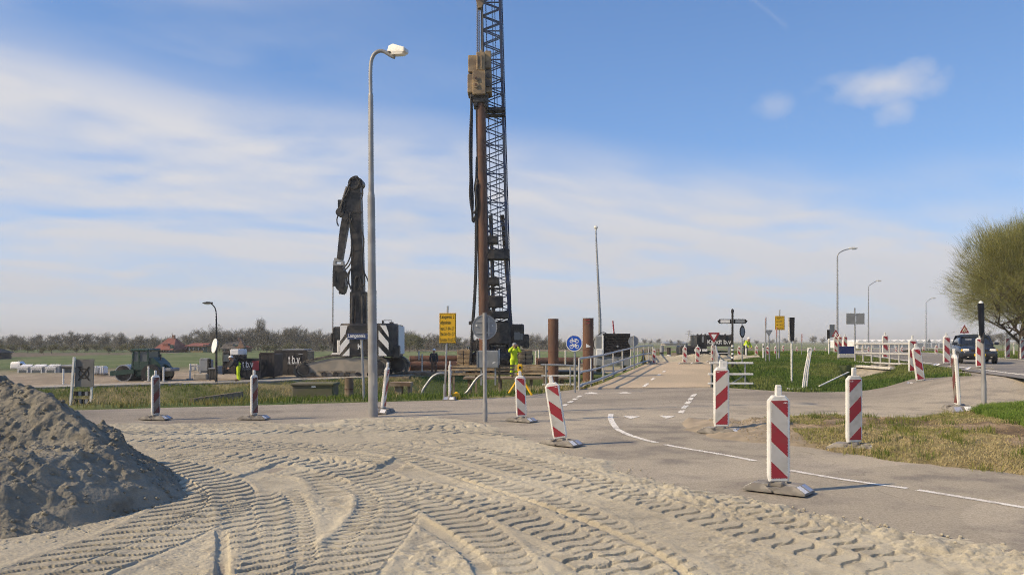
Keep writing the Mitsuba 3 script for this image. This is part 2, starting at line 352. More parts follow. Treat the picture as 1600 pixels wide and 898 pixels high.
def resample(P, d):
    P = np.array(P, float); s = np.concatenate([[0], np.cumsum(np.linalg.norm(np.diff(P, axis=0), axis=1))]); n = max(2, int(s[-1] / d) + 1)
    q = np.linspace(0, s[-1], n); return np.stack([np.interp(q, s, P[:, k]) for k in range(P.shape[1])], 1)
def spline(P, d=.05):
    from scipy.interpolate import CubicSpline
    P = np.array(P, float); s = np.concatenate([[0], np.cumsum(np.linalg.norm(np.diff(P, axis=0), axis=1))])
    if len(P) < 3: return resample(P, d)
    c = CubicSpline(s, P); return c(np.linspace(0, s[-1], max(3, int(s[-1] / d))))
# ---- the paved crossing: everything this side of the far kerb line
def road_z(x, y):
    m = mside(np.float64(x), np.float64(y)); return float(.56 * sst(-5.5, -.4, m) * sst(20, 26, y))
xs = np.concatenate([np.linspace(-60, 13, 90), np.linspace(13.2, 24, 70)])
fe = np.stack([xs, yfar(xs)], 1); ne = np.stack([xs, np.where(xs < 14, 3.0, 3 + (xs - 14) * 2.0)], 1)
rows = []
for a, b in zip(fe, ne):
    k = np.linspace(0, 1, 36) ** 1.4; rows.append(np.stack([a[0] + (b[0] - a[0]) * k, a[1] + (b[1] - a[1]) * k], 1))
rows = np.array(rows); n1, n2 = rows.shape[:2]
V = np.concatenate([rows, np.vectorize(road_z)(rows[..., 0], rows[..., 1])[..., None]], -1).reshape(-1, 3)
idx = np.arange(n1 * n2).reshape(n1, n2); q = np.stack([idx[:-1, :-1], idx[:-1, 1:], idx[1:, 1:], idx[1:, :-1]], -1).reshape(-1, 4)
struct('road', trimesh.Trimesh(V, np.vstack([q[:, [0, 1, 2]], q[:, [0, 2, 3]]]), process=False), 'm_asphalt', True)
# main road
ms = np.linspace(-26, 260, 120)
def mpt(s, off):
    bend = .0016 * max(s - 12, 0) ** 2 * .45
    p = ML0 + MLD * s + MLN * (off + bend); return p
struct('main_road', ribbon([mpt(s, -.9) for s in ms], [mpt(s, 7.4) for s in ms], lambda x, y: main_z(np.float64(y)) - .02, 2), 'm_mainroad', True)
struct('main_road_edge_line', ribbon([mpt(s, -.08) for s in ms[2:]], [mpt(s, .10) for s in ms[2:]], lambda x, y: main_z(np.float64(y)) - .02, 1, .005), 'm_paint')
struct('main_road_edge_line', ribbon([mpt(s, 6.8) for s in ms], [mpt(s, 6.98) for s in ms], lambda x, y: main_z(np.float64(y)) - .02, 1, .005), 'm_paint')
# bridge path with its hump
dl, dr_ = np.array([np.interp(np.linspace(28.2, 72, 60), DL[:, 1], DL[:, k]) for k in (0, 1)]).T, np.array([np.interp(np.linspace(29.0, 72, 60), DR[:, 1], DR[:, k]) for k in (0, 1)]).T
struct('bridge_path', ribbon(dl, dr_, lambda x, y: deck_z(np.float64(y)), 2, .012), 'm_deck', True)
# ---- road paint
def stripe(px, w, name='road_line', z=.006, d=.3):
    P = spline(flats(px)[:, :2], d); Tn = np.gradient(P, axis=0); Tn /= np.linalg.norm(Tn, axis=1, keepdims=True); N = np.stack([-Tn[:, 1], Tn[:, 0]], 1) * w / 2
    struct(name, ribbon(P + N, P - N, lambda x, y: 0.0, 1, z), 'm_paint')
stripe([(955, 646.5), (954, 653), (958, 662), (963, 669)], .12)
stripe([(963, 669.5), (975, 676), (998, 684.5), (1026, 691.5)], .11)
stripe([(1038, 694.5), (1068, 700), (1110, 707), (1180, 720)], .10)
stripe([(1233, 734.5), (1330, 751), (1418, 763)], .10)
stripe([(1434, 765.5), (1520, 779.5), (1600, 793), (1700, 810)], .10)
for px in ([(880, 634), (885.5, 631.5)], [(889, 629), (894, 626.5)], [(896.5, 624.5), (900.5, 622.5)], [(903, 620.5), (907, 618)],
           [(1063, 645), (1067, 641)], [(1067.5, 638), (1072, 633.5)], [(1073, 631), (1077, 627)], [(1077.5, 625), (1081, 621)], [(1081.5, 619.5), (1086, 615.5)]):
    stripe(px, .13, 'road_dash')
for px, zz in (([(1006, 604.5), (1012, 599.5)], 0), ([(1018, 594), (1022, 591)], 0), ([(1028, 587), (1031, 585)], 0), ([(1036, 581.5), (1039, 579.5)], 0)):
    Y = [F * H / (p[1] - HZ) for p in px]
    P = []
    for p in px:
        Y = 30.0
        for _ in range(12): Y = F * (H - float(deck_z(np.float64(Y)))) / (p[1] - HZ)
        P.append(((p[0] - 800) / F * Y, Y))
    a, b = np.array(P); n = np.array([-(b - a)[1], (b - a)[0]]); n = n / np.linalg.norm(n) * .06
    struct('road_dash', ribbon([a + n, b + n], [a - n, b - n], lambda x, y: float(deck_z(np.float64(y))), 1, .02), 'm_paint')
for tri in ([(911, 615.2), (937, 615.2), (924, 612.4)], [(964, 614.6), (988, 614.6), (976, 612.2)], [(973, 649.8), (1001, 650.4), (985, 654.4)], [(1030, 649.2), (1056, 650), (1041, 654)]):
    p = flats(tri); struct('give_way_triangle', trimesh.Trimesh(p + [0, 0, .006], [[0, 1, 2]], process=False), 'm_paint')
# ---------------------------------------------------------------- the sand with its tyre tracks
def track(px, w=.5, period=.26, depth=.030, skew=.5, fade=.5, double=True): return dict(p=spline(flats(px)[:, :2], .02), w=w, per=period * .88, d=depth * .78, k=skew, fade=fade, dbl=double)
TR = [
    track([(150, 694), (330, 690), (534, 700), (700, 690), (850, 664)], .55, .24, .026, 0.25),
    track([(140, 676), (300, 679), (470, 676), (640, 672), (790, 664)], .6, .26, .032, 0.25),
    track([(195, 720), (300, 716), (420, 723), (540, 728), (611, 735)], .55, .22, .024, 0.25),
    track([(200, 706), (309, 700), (430, 703), (560, 705), (690, 712)], .5, .24, .024, 0.25),
    track([(560, 672), (700, 676), (830, 684), (905, 700)], .6, .30, .04, 0.25),
    track([(241, 722), (301, 737), (341, 757), (356, 782), (338, 806), (290, 829), (226, 856), (140, 890), (70, 925)], .56, .26, .052, -0.7),
    track([(215, 745), (262, 762), (285, 790), (262, 812), (215, 835), (120, 872), (20, 915)], .5, .26, .046, -0.7),
    track([(399, 770), (420, 790), (430, 818), (427, 850), (416, 900), (408, 940)], .40, .23, .038, -0.7),
    track([(366, 786), (372, 808), (376, 840), (374, 880)], .30, .23, .034, -0.7),
    track([(430, 738), (486, 745), (520, 765), (535, 785)], .42, .24, .03, -0.3),
    track([(440, 722), (520, 729), (575, 745), (604, 772), (606, 805), (580, 843), (535, 890), (500, 930)], .62, .24, .028, -0.8),
    track([(500, 752), (550, 765), (575, 785), (572, 805), (545, 838), (505, 880)], .22, .18, .026, -0.6),
    track([(560, 702), (604, 709), (651, 722), (737, 748), (834, 778), (951, 831), (1048, 895), (1100, 935)], .44, .22, .025, -0.33),
    track([(540, 690), (611, 698), (690, 709), (768, 727), (901, 760), (1068, 804), (1201, 847), (1301, 874), (1430, 910)], .40, .24, .027, -0.33),
    track([(634, 751), (701, 780), (784, 806), (868, 836), (968, 886), (1030, 925)], .46, .22, .025, -0.33),
    track([(640, 776), (680, 795), (735, 828), (790, 888), (815, 930)], .46, .21, .022, -0.4),
    track([(600, 748), (660, 762), (735, 782), (800, 800), (840, 815)], .30, .24, .03, -0.3),
    track([(838, 858), (880, 868), (930, 892), (960, 915)], .34, .28, .035, -0.3),
    track([(300, 712), (400, 716), (520, 735), (590, 757)], .5, .25, .034, -.4),
    track([(430, 700), (560, 716), (640, 742)], .4, .24, .034, .3),
    track([(450, 768), (468, 800), (474, 840), (470, 900)], .20, .15, .026, -.6),
    track([(520, 664), (620, 668), (720, 667)], .5, .30, .040, .3),
    track([(700, 698), (830, 722), (950, 760), (1050, 797)], .3, .22, .028, -.3),
    track([(380, 753), (415, 740), (452, 727)], .32, .5, .035, 0, .25, False),
    track([(598, 740), (618, 728), (637, 719)], .32, .5, .035, 0, .25, False),
    track([(640, 812), (690, 838), (735, 872), (770, 930)], .16, .4, .018, 0, .4, False),
    track([(345, 830), (348, 860), (347, 900), (346, 930)], .10, .4, .03, 0, .3, False),
    track([(700, 745), (800, 778), (905, 815), (1010, 862), (1090, 925)], .10, .4, .026, 0, .4, False),
    track([(1000, 738), (1100, 772), (1200, 812), (1320, 852), (1450, 893)], .34, .22, .030, -.3),
]
SB = np.array([(-700, 664), (150, 661), (300, 660), (400, 658.5), (480, 660), (560, 653), (620, 653), (690, 651), (760, 660), (800, 668), (838, 686), (868, 703), (905, 711), (960, 724), (1040, 744), (1130, 770), (1200, 787), (1300, 802), (1400, 818), (1500, 837), (1600, 857), (1760, 893)], float)
SBW = flats(SB)[:, :2]
SPOLY = sg.Polygon(np.vstack([SBW, [[9, 2.0], [-14, 2.0], [-40, 16]]]))
def signed(poly, X, Y):
    p = spoints(np.stack([X.ravel(), Y.ravel()], 1)); ins = contains_xy(poly, X.ravel(), Y.ravel())
    d = sdist(poly.exterior, p); return np.where(ins, d, -d).reshape(X.shape)
N3 = lambda X, Y, s, k=0., o=4, seed=1: meshkit.fbm(np.stack([X * s, Y * s, np.full_like(X, k)], -1), o, seed)
def lumps(X, Y, s, seed):
    """round clods of one size: bumps where a noise passes its middle."""
    n = meshkit.noise(np.stack([X * s, Y * s, np.full_like(X, seed * 3.7)], -1), seed); return np.clip((n - .55) / .45, 0, 1) ** .7
def sand_height(X, Y, d=None):
    d = signed(SPOLY, X, Y) if d is None else d
    z = .04 * (N3(X, Y, .45, 2, 3) - .5) + .012 * (N3(X, Y, 2.0, 4, 3) - .5) + .012
    rough = sst(.42, .62, N3(X, Y, .7, 8, 3, 6)); rough = np.maximum(rough * .5, sst(1.6, .3, d) * sst(-2.0, 2.5, X) )
    rough = np.maximum(rough, sst(13.4, 15.5, Y) * .9); rough = np.maximum(rough, 1.9 * sst(1.5, .5, d) * sst(.4, 2.2, X))
    for cx_, cy_, rr_ in ((-1.78, 6.05, .55), (-.55, 6.15, .5), (-2.25, 7.0, .3), (-1.2, 6.0, .4)): rough = np.maximum(rough, 1.3 * np.exp(-((X - cx_) ** 2 + (Y - cy_) ** 2) / rr_ ** 2))
    z += rough * (.036 * (N3(X, Y, 6, 1, 4, 3) - .45) + .022 * lumps(X, Y, 11, 3) + .018 * lumps(X, Y, 22, 5))
    z += + .0045 * (N3(X, Y, 22, 1, 3, 4) - .5) + .010 * lumps(X, Y, 26, 7) * sst(.45, .62, N3(X, Y, 1.1, 15, 3, 16))
    pts = np.stack([X.ravel(), Y.ravel()], 1); zf = z.ravel().copy()
    wear = N3(X, Y, .9, 5, 3, 12).ravel(); jit = N3(X, Y, 3.2, 6, 3, 13).ravel() - .5
    for i, t in enumerate(TR):
        c = t['p']; lo, hi = c.min(0) - .7, c.max(0) + .7
        m = np.nonzero(((pts > lo) & (pts < hi)).all(1))[0]
        if not len(m): continue
        dist, j = cKDTree(c).query(pts[m], distance_upper_bound=t['w'] / 2 + .22)
        ok = np.isfinite(dist); m, j, dist = m[ok], j[ok], dist[ok]
        tg = np.gradient(c, axis=0); tg /= np.linalg.norm(tg, axis=1, keepdims=True); rel = pts[m] - c[j]
        off = rel[:, 0] * tg[j, 1] - rel[:, 1] * tg[j, 0]; s = j * .02
        L = len(c) * .02; ends = sst(0, t['fade'], s) * sst(0, t['fade'], L - s)
        h = t['w'] / 2; e = np.abs(off) / h
        off = off + .03 * jit[m]; s = s + .02 * jit[m]
        inside = sst(1.06, .9, e); bank = np.exp(-((np.abs(off) - h - .05) / .055) ** 2)
        a = ends * (.65 + .5 * sst(.3, .62, wear[m]))
        bed = np.where(inside > 0, inside * .82 * ends, 0)
        base = zf[m] * (1 - .75 * bed) + (.004) * bed
        if t['dbl']:
            ph = (s + t['k'] * off + .030 * np.sin(np.pi * off / h)) / t['per']
            f = ph - np.floor(ph); lug = sst(.0, .30, f) * sst(.95, .88, f)
            edge_l = sst(1.02, .94, e)
            zf[m] = base + a * (inside * (-.25 * t['d']) + t['d'] * .82 * lug * edge_l * 1.0 + bank * .012)
        else:
            zf[m] = base - a * inside * t['d'] * (.5 + .5 * np.cos(np.clip(e, 0, 1) * np.pi / 2)) + a * bank * .010
    z = zf.reshape(X.shape)
    # crumbs pushed out along the edge of the asphalt, then the sheet runs out below it
    z += .035 * np.exp(-((d - .45) / .35) ** 2) * sst(-.5, 2, X) * (N3(X, Y, 3, 2, 3, 21) * 1.3)
    ed = d + .35 * (N3(X, Y, 2.2, 3, 4, 17) - .5) + .9 * (N3(X, Y, .7, 3, 2, 18) - .5)
    k = sst(-.12, .5, ed); return z * k - .035 * (1 - k) + .010 * k
def fan(u0, u1, nu, y0, y1, ny):
    u = np.linspace(u0, u1, nu); y = np.geomspace(y0, y1, ny); U, Y = np.meshgrid(u, y, indexing='ij'); return U * Y, Y
def netmesh(X, Y, Z, keep):
    na, nr = X.shape; idx = np.arange(na * nr).reshape(na, nr)
    q = np.stack([idx[:-1, :-1], idx[1:, :-1], idx[1:, 1:], idx[:-1, 1:]], -1).reshape(-1, 4)
    q = q[keep.ravel()[q].any(1)]; f = np.vstack([q[:, [0, 1, 2]], q[:, [0, 2, 3]]])
    used, inv = np.unique(f, return_inverse=True); v = np.stack([X, Y, Z], -1).reshape(-1, 3)[used]
    return trimesh.Trimesh(v, inv.reshape(-1, 3), process=False)
HOLE = sg.Polygon([(-5.0, 7.6), (-5.0, 9.4), (-6, 11.3), (-10, 12.3), (-12, 11), (-12, 8), (-7, 7.1)]); vs, fs, n0 = [], [], 0
for a_ in ((-.71, .66, 920, 5.4, 12.6, 780), (-.98, .30, 900, 12.59, 19.6, 190), (-1.15, -.719, 160, 5.3, 12.6, 200)):
    SX, SY = fan(*a_); SD = signed(SPOLY, SX, SY); SZ = sand_height(SX, SY, SD); m = netmesh(SX, SY, SZ, (SZ > -.02) & ~contains_xy(HOLE, SX, SY))
    vs.append(m.vertices); fs.append(m.faces + n0); n0 += len(m.vertices)
struct('sand', trimesh.Trimesh(np.vstack(vs), np.vstack(fs), process=False), 'm_sand', True)
# coarse surround of the sand outside the finely modelled fan, so that it does not end beside the camera
cx, cy = np.meshgrid(np.linspace(-34, 9, 220), np.linspace(-16, 19.6, 180), indexing='ij')
poly2 = sg.Polygon(np.vstack([SBW, [[12, -20], [-40, -20], [-40, 16]]]))
cd = signed(poly2, cx, cy); infan = ((cx / np.maximum(cy, .1)) > np.where(cy < 12.6, -1.12, -.96)) & (cy > 5.4) & (cy < 19.4)
cz = np.where(cd > .8, .02 + .04 * (N3(cx, cy, .45, 2, 3) - .5), -.05)
struct('sand_surround', netmesh(cx, cy, cz, (cd > .8) & ~infan), 'm_sand', True)
# ---- heap of dug soil
MB = [(-3.45, 8.65), (-3.5, 8.1), (-3.78, 7.45), (-4.05, 7.05), (-4.2, 6.72), (-4.9, 6.45), (-7, 6.2), (-10.5, 6.6), (-13, 9), (-13, 12.5), (-10, 14), (-7.3, 13.2), (-5.2, 11.3), (-4.1, 9.9)]
MP = sg.Polygon(MB)
mx, my = np.meshgrid(np.arange(-11.2, -3.0, .021), np.arange(5.9, 12.6, .024), indexing='ij')
md = signed(MP, mx, my)
md2 = md + .35 * (N3(mx, my, .9, 3, 3, 31) - .5)
front = sst(9.8, 8.5, my + .18 * (mx + 5))
prof = .74 * md2
shelf = np.minimum(prof, .60 + .03 * md2) * 1.0
MAIN = sg.Polygon([(-3.45, 8.7), (-3.55, 8.3), (-4.1, 7.95), (-5.0, 7.75), (-7, 7.5), (-11, 7.5), (-13, 9), (-13, 12.5), (-10, 14), (-7.3, 13.2), (-5.2, 11.3), (-4.1, 9.9)])
main_ = .77 * (signed(MAIN, mx, my) - .10 + .3 * (N3(mx, my, 1.0, 7, 3, 32) - .5)); lobe = np.minimum(.78 * md2, 0.55 + .12 * (N3(mx, my, 1.1, 8, 3, 34) - .5)); mz = np.maximum(main_, lobe)
cap = 1.46 + .3 * (N3(mx, my, .8, 9, 3, 33) - .5)
mz = cap - np.log1p(np.exp((cap - mz) * 5)) / 5
on = sst(0, .35, md)
mz += on * (.26 * (N3(mx, my, 1.3, 1, 3, 41) - .5) + .10 * (N3(mx, my, 4, 2, 4, 42) - .5) + .05 * lumps(mx, my, 6, 43) + .05 * lumps(mx, my, 13, 44) + .045 * lumps(mx, my, 22, 45) + .02 * (N3(mx, my, 30, 2, 3, 46) - .5))
mz = np.where(md < -.12, -.2, np.where(md < .35, np.minimum(mz, .74 * md + .05 + .05 * lumps(mx, my, 9, 47)), mz))
k = thing('soil_heap', 'large heap of crumbly grey-brown dug soil at the left edge of the sand', 'heap')
scene[k] = mikit.ply(netmesh(mx, my, mz, mz > -.05), 'm_soil', True)
rr = np.random.default_rng(15); cl1 = []
for i in range(6):
    m_ = trimesh.creation.icosphere(0, 1.0); v_ = m_.vertices; m_.vertices = v_ * (.6 + .85 * meshkit.fbm(v_ * 1.7 + i, 3, i))[:, None] * [1, .9, .75]; cl1.append(m_)
from scipy.interpolate import RegularGridInterpolator
mzi = RegularGridInterpolator((mx[:, 0], my[0]), mz, bounds_error=False, fill_value=-1.0)
q_ = np.stack([rr.uniform(-10.5, -3.4, 14000), rr.uniform(6.1, 12, 14000)], 1); zq = mzi(q_); keep_ = (zq > .02) & (rr.random(14000) < .35 + .65 * sst(.45, .6, N3(q_[:, 0], q_[:, 1], 1.2, 3, 3, 48)))
part(k, 'crumbs', cat([xf(cl1[i % 6], place((x, y, z + .004), rr.uniform(0, 360), .006 + .030 * rr.random() ** 3)) for i, ((x, y), z) in enumerate(zip(q_[keep_], zq[keep_]))]), 'm_soil', True, kind='stuff')
# loose clods at its foot and along the asphalt edge
def clod(s, seed):
    m = trimesh.creation.icosphere(1, 1.0); v = m.vertices; n = meshkit.fbm(v * 1.6 + seed, 3, seed); m.vertices = v * (.62 + .8 * n)[:, None] * [1, .9, .7] * s; return m
cl = [clod(1, i) for i in range(6)]; ms_ = []
rr = np.random.default_rng(5)
for i in range(620):
    if i < 380: s0 = MP.exterior.interpolate(rr.uniform(0, 12.5) if rr.random() < .8 else rr.uniform(0, MP.exterior.length)); x, y = s0.x + rr.normal(.05, .14), s0.y - abs(rr.normal(0, .12)) ; sz = rr.uniform(.008, .032)
    else:
        q = rr.uniform(); j = rr.integers(11, 20); a, b = SBW[j], SBW[j + 1]; p = a + (b - a) * q; x, y = p[0] - abs(rr.normal(0, .35)), p[1] - abs(rr.normal(.15, .35)); sz = rr.uniform(.005, .02)
    ms_.append(xf(cl[i % 6], place((x, y, .02), rr.uniform(0, 360), sz)))
single('soil_clods', 'loose clods of soil scattered at the foot of the heap and along the asphalt edge', 'clods', cat(ms_), 'm_sand', True, kind='stuff')
hx, hy = np.meshgrid(np.arange(-14, -8.6, .05), np.arange(13.2, 16.6, .05), indexing='ij'); hd = signed(sg.Polygon([(-9.05, 15), (-9.6, 14), (-12, 13.6), (-13.8, 15), (-12, 16.3), (-9.8, 16)]), hx, hy)
hz_ = np.minimum(.95, .62 * hd) + (hd > 0) * (.25 * (N3(hx, hy, 2, 3, 4, 51) - .5) + .05 * lumps(hx, hy, 6, 52)) - .02
k = thing('soil_heap', 'smaller dark heap of topsoil behind the large grey-brown heap', 'heap')
def dark_soil(p, n, uv): return mikit.mix((.045, .038, .032), (.09, .075, .06), mikit.fbm(p.x * 3, p.y * 3, p.z * 3, 4))
M_('m_topsoil', mikit.proc(dark_soil), .95)
scene[k] = mikit.ply(netmesh(hx, hy, hz_, hz_ > -.01), 'm_topsoil', True)
# ---- verge between the paths on the right: bared earth, straw and mown grass
VB = [(1052, 659), (1075, 654), (1130, 658.5), (1180, 657), (1250, 654.5), (1330, 653), (1400, 655), (1460, 650), (1530, 641), (1600, 635), (1800, 625), (1900, 780), (1700, 765), (1600, 744), (1500, 732), (1400, 721), (1310, 709), (1250, 700), (1160, 691), (1095, 683), (1066, 672)]
VP = sg.Polygon(flats(VB)[:, :2])
vx, vy = np.meshgrid(np.arange(3.2, 19, .05), np.arange(8.5, 21.5, .05), indexing='ij'); vd = signed(VP, vx, vy)
vd2 = vd + .5 * (N3(vx, vy, 1.5, 3, 4, 61) - .5)
vz = .01 + .10 * sst(0, 1.2, vd2) + .10 * (N3(vx, vy, 1.0, 3, 4, 62) - .5) * sst(0, .6, vd2) + sst(0, .4, vd2) * (.06 * lumps(vx, vy, 3.2, 63) + .035 * lumps(vx, vy, 8, 64))
vk = sst(-.05, .25, vd2); vz = vz * vk - .04 * (1 - vk)
GR = sg.Polygon(flats([(1516, 646), (1560, 640), (1700, 625), (1800, 700), (1600, 681), (1565, 668), (1530, 660)])[:, :2])
gd = signed(GR, vx, vy) + .5 * (N3(vx, vy, 1.3, 6, 3, 65) - .5)
va, vb = N3(vx, vy, .8, 2, 4, 66), N3(vx, vy, 5, 2, 4, 67)
L3 = lambda c1, c2, k: np.array(c1) * (1 - k[..., None]) + np.array(c2) * k[..., None]
vc = L3((.27, .205, .135), (.13, .095, .06), sst(.38, .62, va * .6 + N3(vx, vy, 2.6, 9, 3, 69) * .4)) * (.75 + .5 * vb)[..., None]
straw = sst(.44, .58, N3(vx, vy, .9, 11, 4, 68) + .14 * sst(2.6, .3, vd) - .06) * sst(0, .2, vd2)
straw = straw * sst(4.2, 5.6, vx - .12 * (vy - 12)); sandy = sst(5.4, 4.2, vx - .12 * (vy - 12))[..., None]; vc = vc * (1 - .7 * sandy) + np.array((.33, .285, .215)) * .7 * sandy
vc = vc * (1 - .65 * straw[..., None]) + L3((.31, .255, .13), (.21, .19, .08), vb) * .65 * straw[..., None]
vc = vc * (1 - .8 * sst(-.1, .2, gd)[..., None]) + np.array((.06, .075, .025)) * .8 * sst(-.1, .2, gd)[..., None]
m = netmesh(vx, vy, vz, vz > -.02)
vcol = L3((0, 0, 0), (1, 1, 1), np.zeros_like(vx)); keep = np.zeros(vx.size, bool)
key = {tuple(np.round(p, 6)): i for i, p in enumerate(np.stack([vx.ravel(), vy.ravel()], 1))}
ci = np.array([key[tuple(np.round(p[:2], 6))] for p in m.vertices])
struct('verge', m, 'm_vertex', True, color=np.clip(vc.reshape(-1, 3)[ci], .01, 1))
# ---- grass, straw and reeds: blades
def blades(P, h, w, col, lean=.5, r=None, flatness=0.0):
    """one bent blade (two triangles) per point."""
    r = r or np.random.default_rng(3); n = len(P); a = r.uniform(0, 2 * np.pi, n); ln = r.uniform(.1, 1, n) * lean
    h = h * r.uniform(.6, 1.25, n); w = w * r.uniform(.7, 1.3, n)
    d = np.stack([np.cos(a), np.sin(a), np.zeros(n)], 1); s = np.stack([-np.sin(a), np.cos(a), np.zeros(n)], 1)
    up = np.array([0, 0, 1.0]); b = a + r.uniform(-.8, .8, n); d2 = np.stack([np.cos(b), np.sin(b), np.zeros(n)], 1)
    v0, v1 = P - s * w[:, None] / 2, P + s * w[:, None] / 2
    mid = P + d2 * (ln * h * .35)[:, None] + up * (h * (.6 - .5 * flatness))[:, None]
    v2, v3 = mid - s * w[:, None] * .35, mid + s * w[:, None] * .35
    v4 = P + d2 * (ln * h)[:, None] + up * (h * (1 - .95 * flatness) * np.sqrt(np.clip(1 - ln ** 2 * .6, .2, 1)))[:, None]
    V = np.stack([v0, v1, v2, v3, v4], 1).reshape(-1, 3); i = np.arange(n)[:, None] * 5
    f = np.vstack([i + [0, 1, 3], i + [0, 3, 2], i + [2, 3, 4]])
    return trimesh.Trimesh(V, f, process=False), np.repeat(col, 5, 0)
def tuft_mesh(P, h, w, c1, c2, k, jit=.2, lean=.6, seed=3, flatness=0.0):
    r = np.random.default_rng(seed); k = np.clip(k + r.normal(0, .22, len(P)), 0, 1)[:, None]
    col = (np.array(c1) * (1 - k) + np.array(c2) * k) * r.uniform(1 - jit, 1 + jit, (len(P), 1))
    return blades(P, h, w, np.clip(col, .004, 1), lean, r, flatness)
def scatter(n, x0, x1, y0, y1, ok, zf, seed):
    r = np.random.default_rng(seed); X, Y = r.uniform(x0, x1, n), r.uniform(y0, y1, n); m = ok(X, Y); X, Y = X[m], Y[m]; return np.stack([X, Y, zf(X, Y)], 1)
def near_density(n, ok, seed, y0, y1, u0, u1, zf):
    """points spread evenly over the ground between two distances and bearings."""
    r = np.random.default_rng(seed); Y = np.sqrt(r.uniform(y0 ** 2, y1 ** 2, n)); X = r.uniform(u0, u1, n) * Y; m = ok(X, Y); X, Y = X[m], Y[m]; return np.stack([X, Y, zf(X, Y)], 1)
G = []
def left_ok(X, Y):
    t = (Y - yfar(X)) * .92; tb = (Y - ybank(X)) * .8; xl = np.interp(Y, DL[:, 1], DL[:, 0])
    e = .6 * (N3(X, Y, 1.2, 3, 2, 71) - .5)
    return (t + e > .25) & (tb + e < -.1) & (X < xl - .25) & ~((t > 6) & (tb < -7))
P = near_density(190000, left_ok, 1, 16, 60, -.72, .14, zg)
bare = sst(.55, .66, N3(P[:, 0], P[:, 1], .45, 7, 3, 72)); P = P[np.random.default_rng(2).random(len(P)) > .75 * bare]
k = sst(.46, .64, N3(P[:, 0], P[:, 1], .22, 4, 3, 73)); G.append(tuft_mesh(P, .16, .022, (.12, .18, .04), (.26, .235, .085), k))
P = near_density(90000, lambda X, Y: left_ok(X, Y) & (N3(X, Y, .3, 14, 3, 74) > .57), 3, 16, 60, -.72, .10, zg)
G.append(tuft_mesh(P, .34, .022, (.5, .42, .24), (.38, .32, .17), np.full(len(P), .4), lean=.95, seed=8, flatness=.3))
def right_ok(X, Y):
    t = (Y - yfar(X)) * .92; xr = np.interp(Y, DR[:, 1], DR[:, 0]); e = .5 * (N3(X, Y, 1.2, 3, 2, 75) - .5)
    return (t + e > .2) & (X > xr + .3) & (mside(X, Y) < -.95)
P = near_density(200000, right_ok, 4, 22, 62, .15, .62, zg)
k = sst(.35, .7, N3(P[:, 0], P[:, 1], .35, 4, 3, 76)); G.append(tuft_mesh(P, .15, .032, (.10, .165, .04), (.205, .235, .078), k, seed=4))
P = near_density(40000, right_ok, 5, 60, 130, .12, .62, zg)
k = N3(P[:, 0], P[:, 1], .2, 4, 3, 77); G.append(tuft_mesh(P, .22, .07, (.12, .21, .04), (.2, .25, .06), k, seed=5))
P = near_density(20000, lambda X, Y: (mside(X, Y) > 8.2) & (mside(X, Y) < 40), 6, 25, 90, .45, .95, zg)
G.append(tuft_mesh(P, .22, .06, (.12, .19, .04), (.22, .24, .07), np.full(len(P), .4), seed=6))
m = cat([g[0] for g in G]); col = np.vstack([g[1] for g in G])
single('grass', 'rough green grass and dry reed stalks on the banks behind the crossing', 'grass', m, 'm_leaf', False, kind='stuff', color=col)
from scipy.interpolate import RegularGridInterpolator
vzi = RegularGridInterpolator((vx[:, 0], vy[0]), vz, bounds_error=False, fill_value=0.0); gdi = RegularGridInterpolator((vx[:, 0], vy[0]), gd, bounds_error=False, fill_value=-1.0); sti = RegularGridInterpolator((vx[:, 0], vy[0]), straw, bounds_error=False, fill_value=0.0)
vzf = lambda X, Y: vzi(np.stack([X, Y], 1))
P = scatter(200000, 5, 16, 9, 20, lambda X, Y: gdi(np.stack([X, Y], 1)) > .05, vzf, 7)
G = [tuft_mesh(P[:34000], .16, .010, (.13, .235, .04), (.26, .33, .08), N3(P[:34000, 0], P[:34000, 1], 1.5, 1, 3, 78), lean=.8, seed=9)]
P = scatter(150000, 4, 16, 9, 20, lambda X, Y: (sti(np.stack([X, Y], 1)) > .3) & (gdi(np.stack([X, Y], 1)) < .1) & contains_xy(VP, X, Y), vzf, 10)[:42000]
G.append(tuft_mesh(P, .10, .011, (.52, .44, .24), (.30, .30, .10), sst(.4, .6, N3(P[:, 0], P[:, 1], .8, 1, 3, 79)), lean=1.0, seed=11, flatness=.55))
P = scatter(150000, 4, 16, 9, 20, lambda X, Y: (gdi(np.stack([X, Y], 1)) < .1) & contains_xy(VP, X, Y), vzf, 12)[:9000]
G.append(tuft_mesh(P, .10, .010, (.45, .36, .2), (.2, .15, .09), np.full(len(P), .4), lean=1.0, seed=12, flatness=.8))
wr = np.random.default_rng(44); cc = np.stack([wr.uniform(5, 15, 170), wr.uniform(9.5, 19, 170)], 1); cc = cc[contains_xy(VP, cc[:, 0], cc[:, 1])]; P = np.repeat(cc, 46, 0) + wr.normal(0, .09, (len(cc) * 46, 2)); P = np.column_stack([P, vzf(P[:, 0], P[:, 1])])
G.append(tuft_mesh(P, .13, .010, (.12, .18, .035), (.30, .29, .09), np.repeat(wr.random(len(cc)), 46), lean=.9, seed=14))
m = cat([g[0] for g in G]); col = np.vstack([g[1] for g in G])
single('verge_grass', 'yellow straw, cut grass and a fresh green clump on the bare earth verge at the right', 'grass', m, 'm_leaf', False, kind='stuff', color=col)
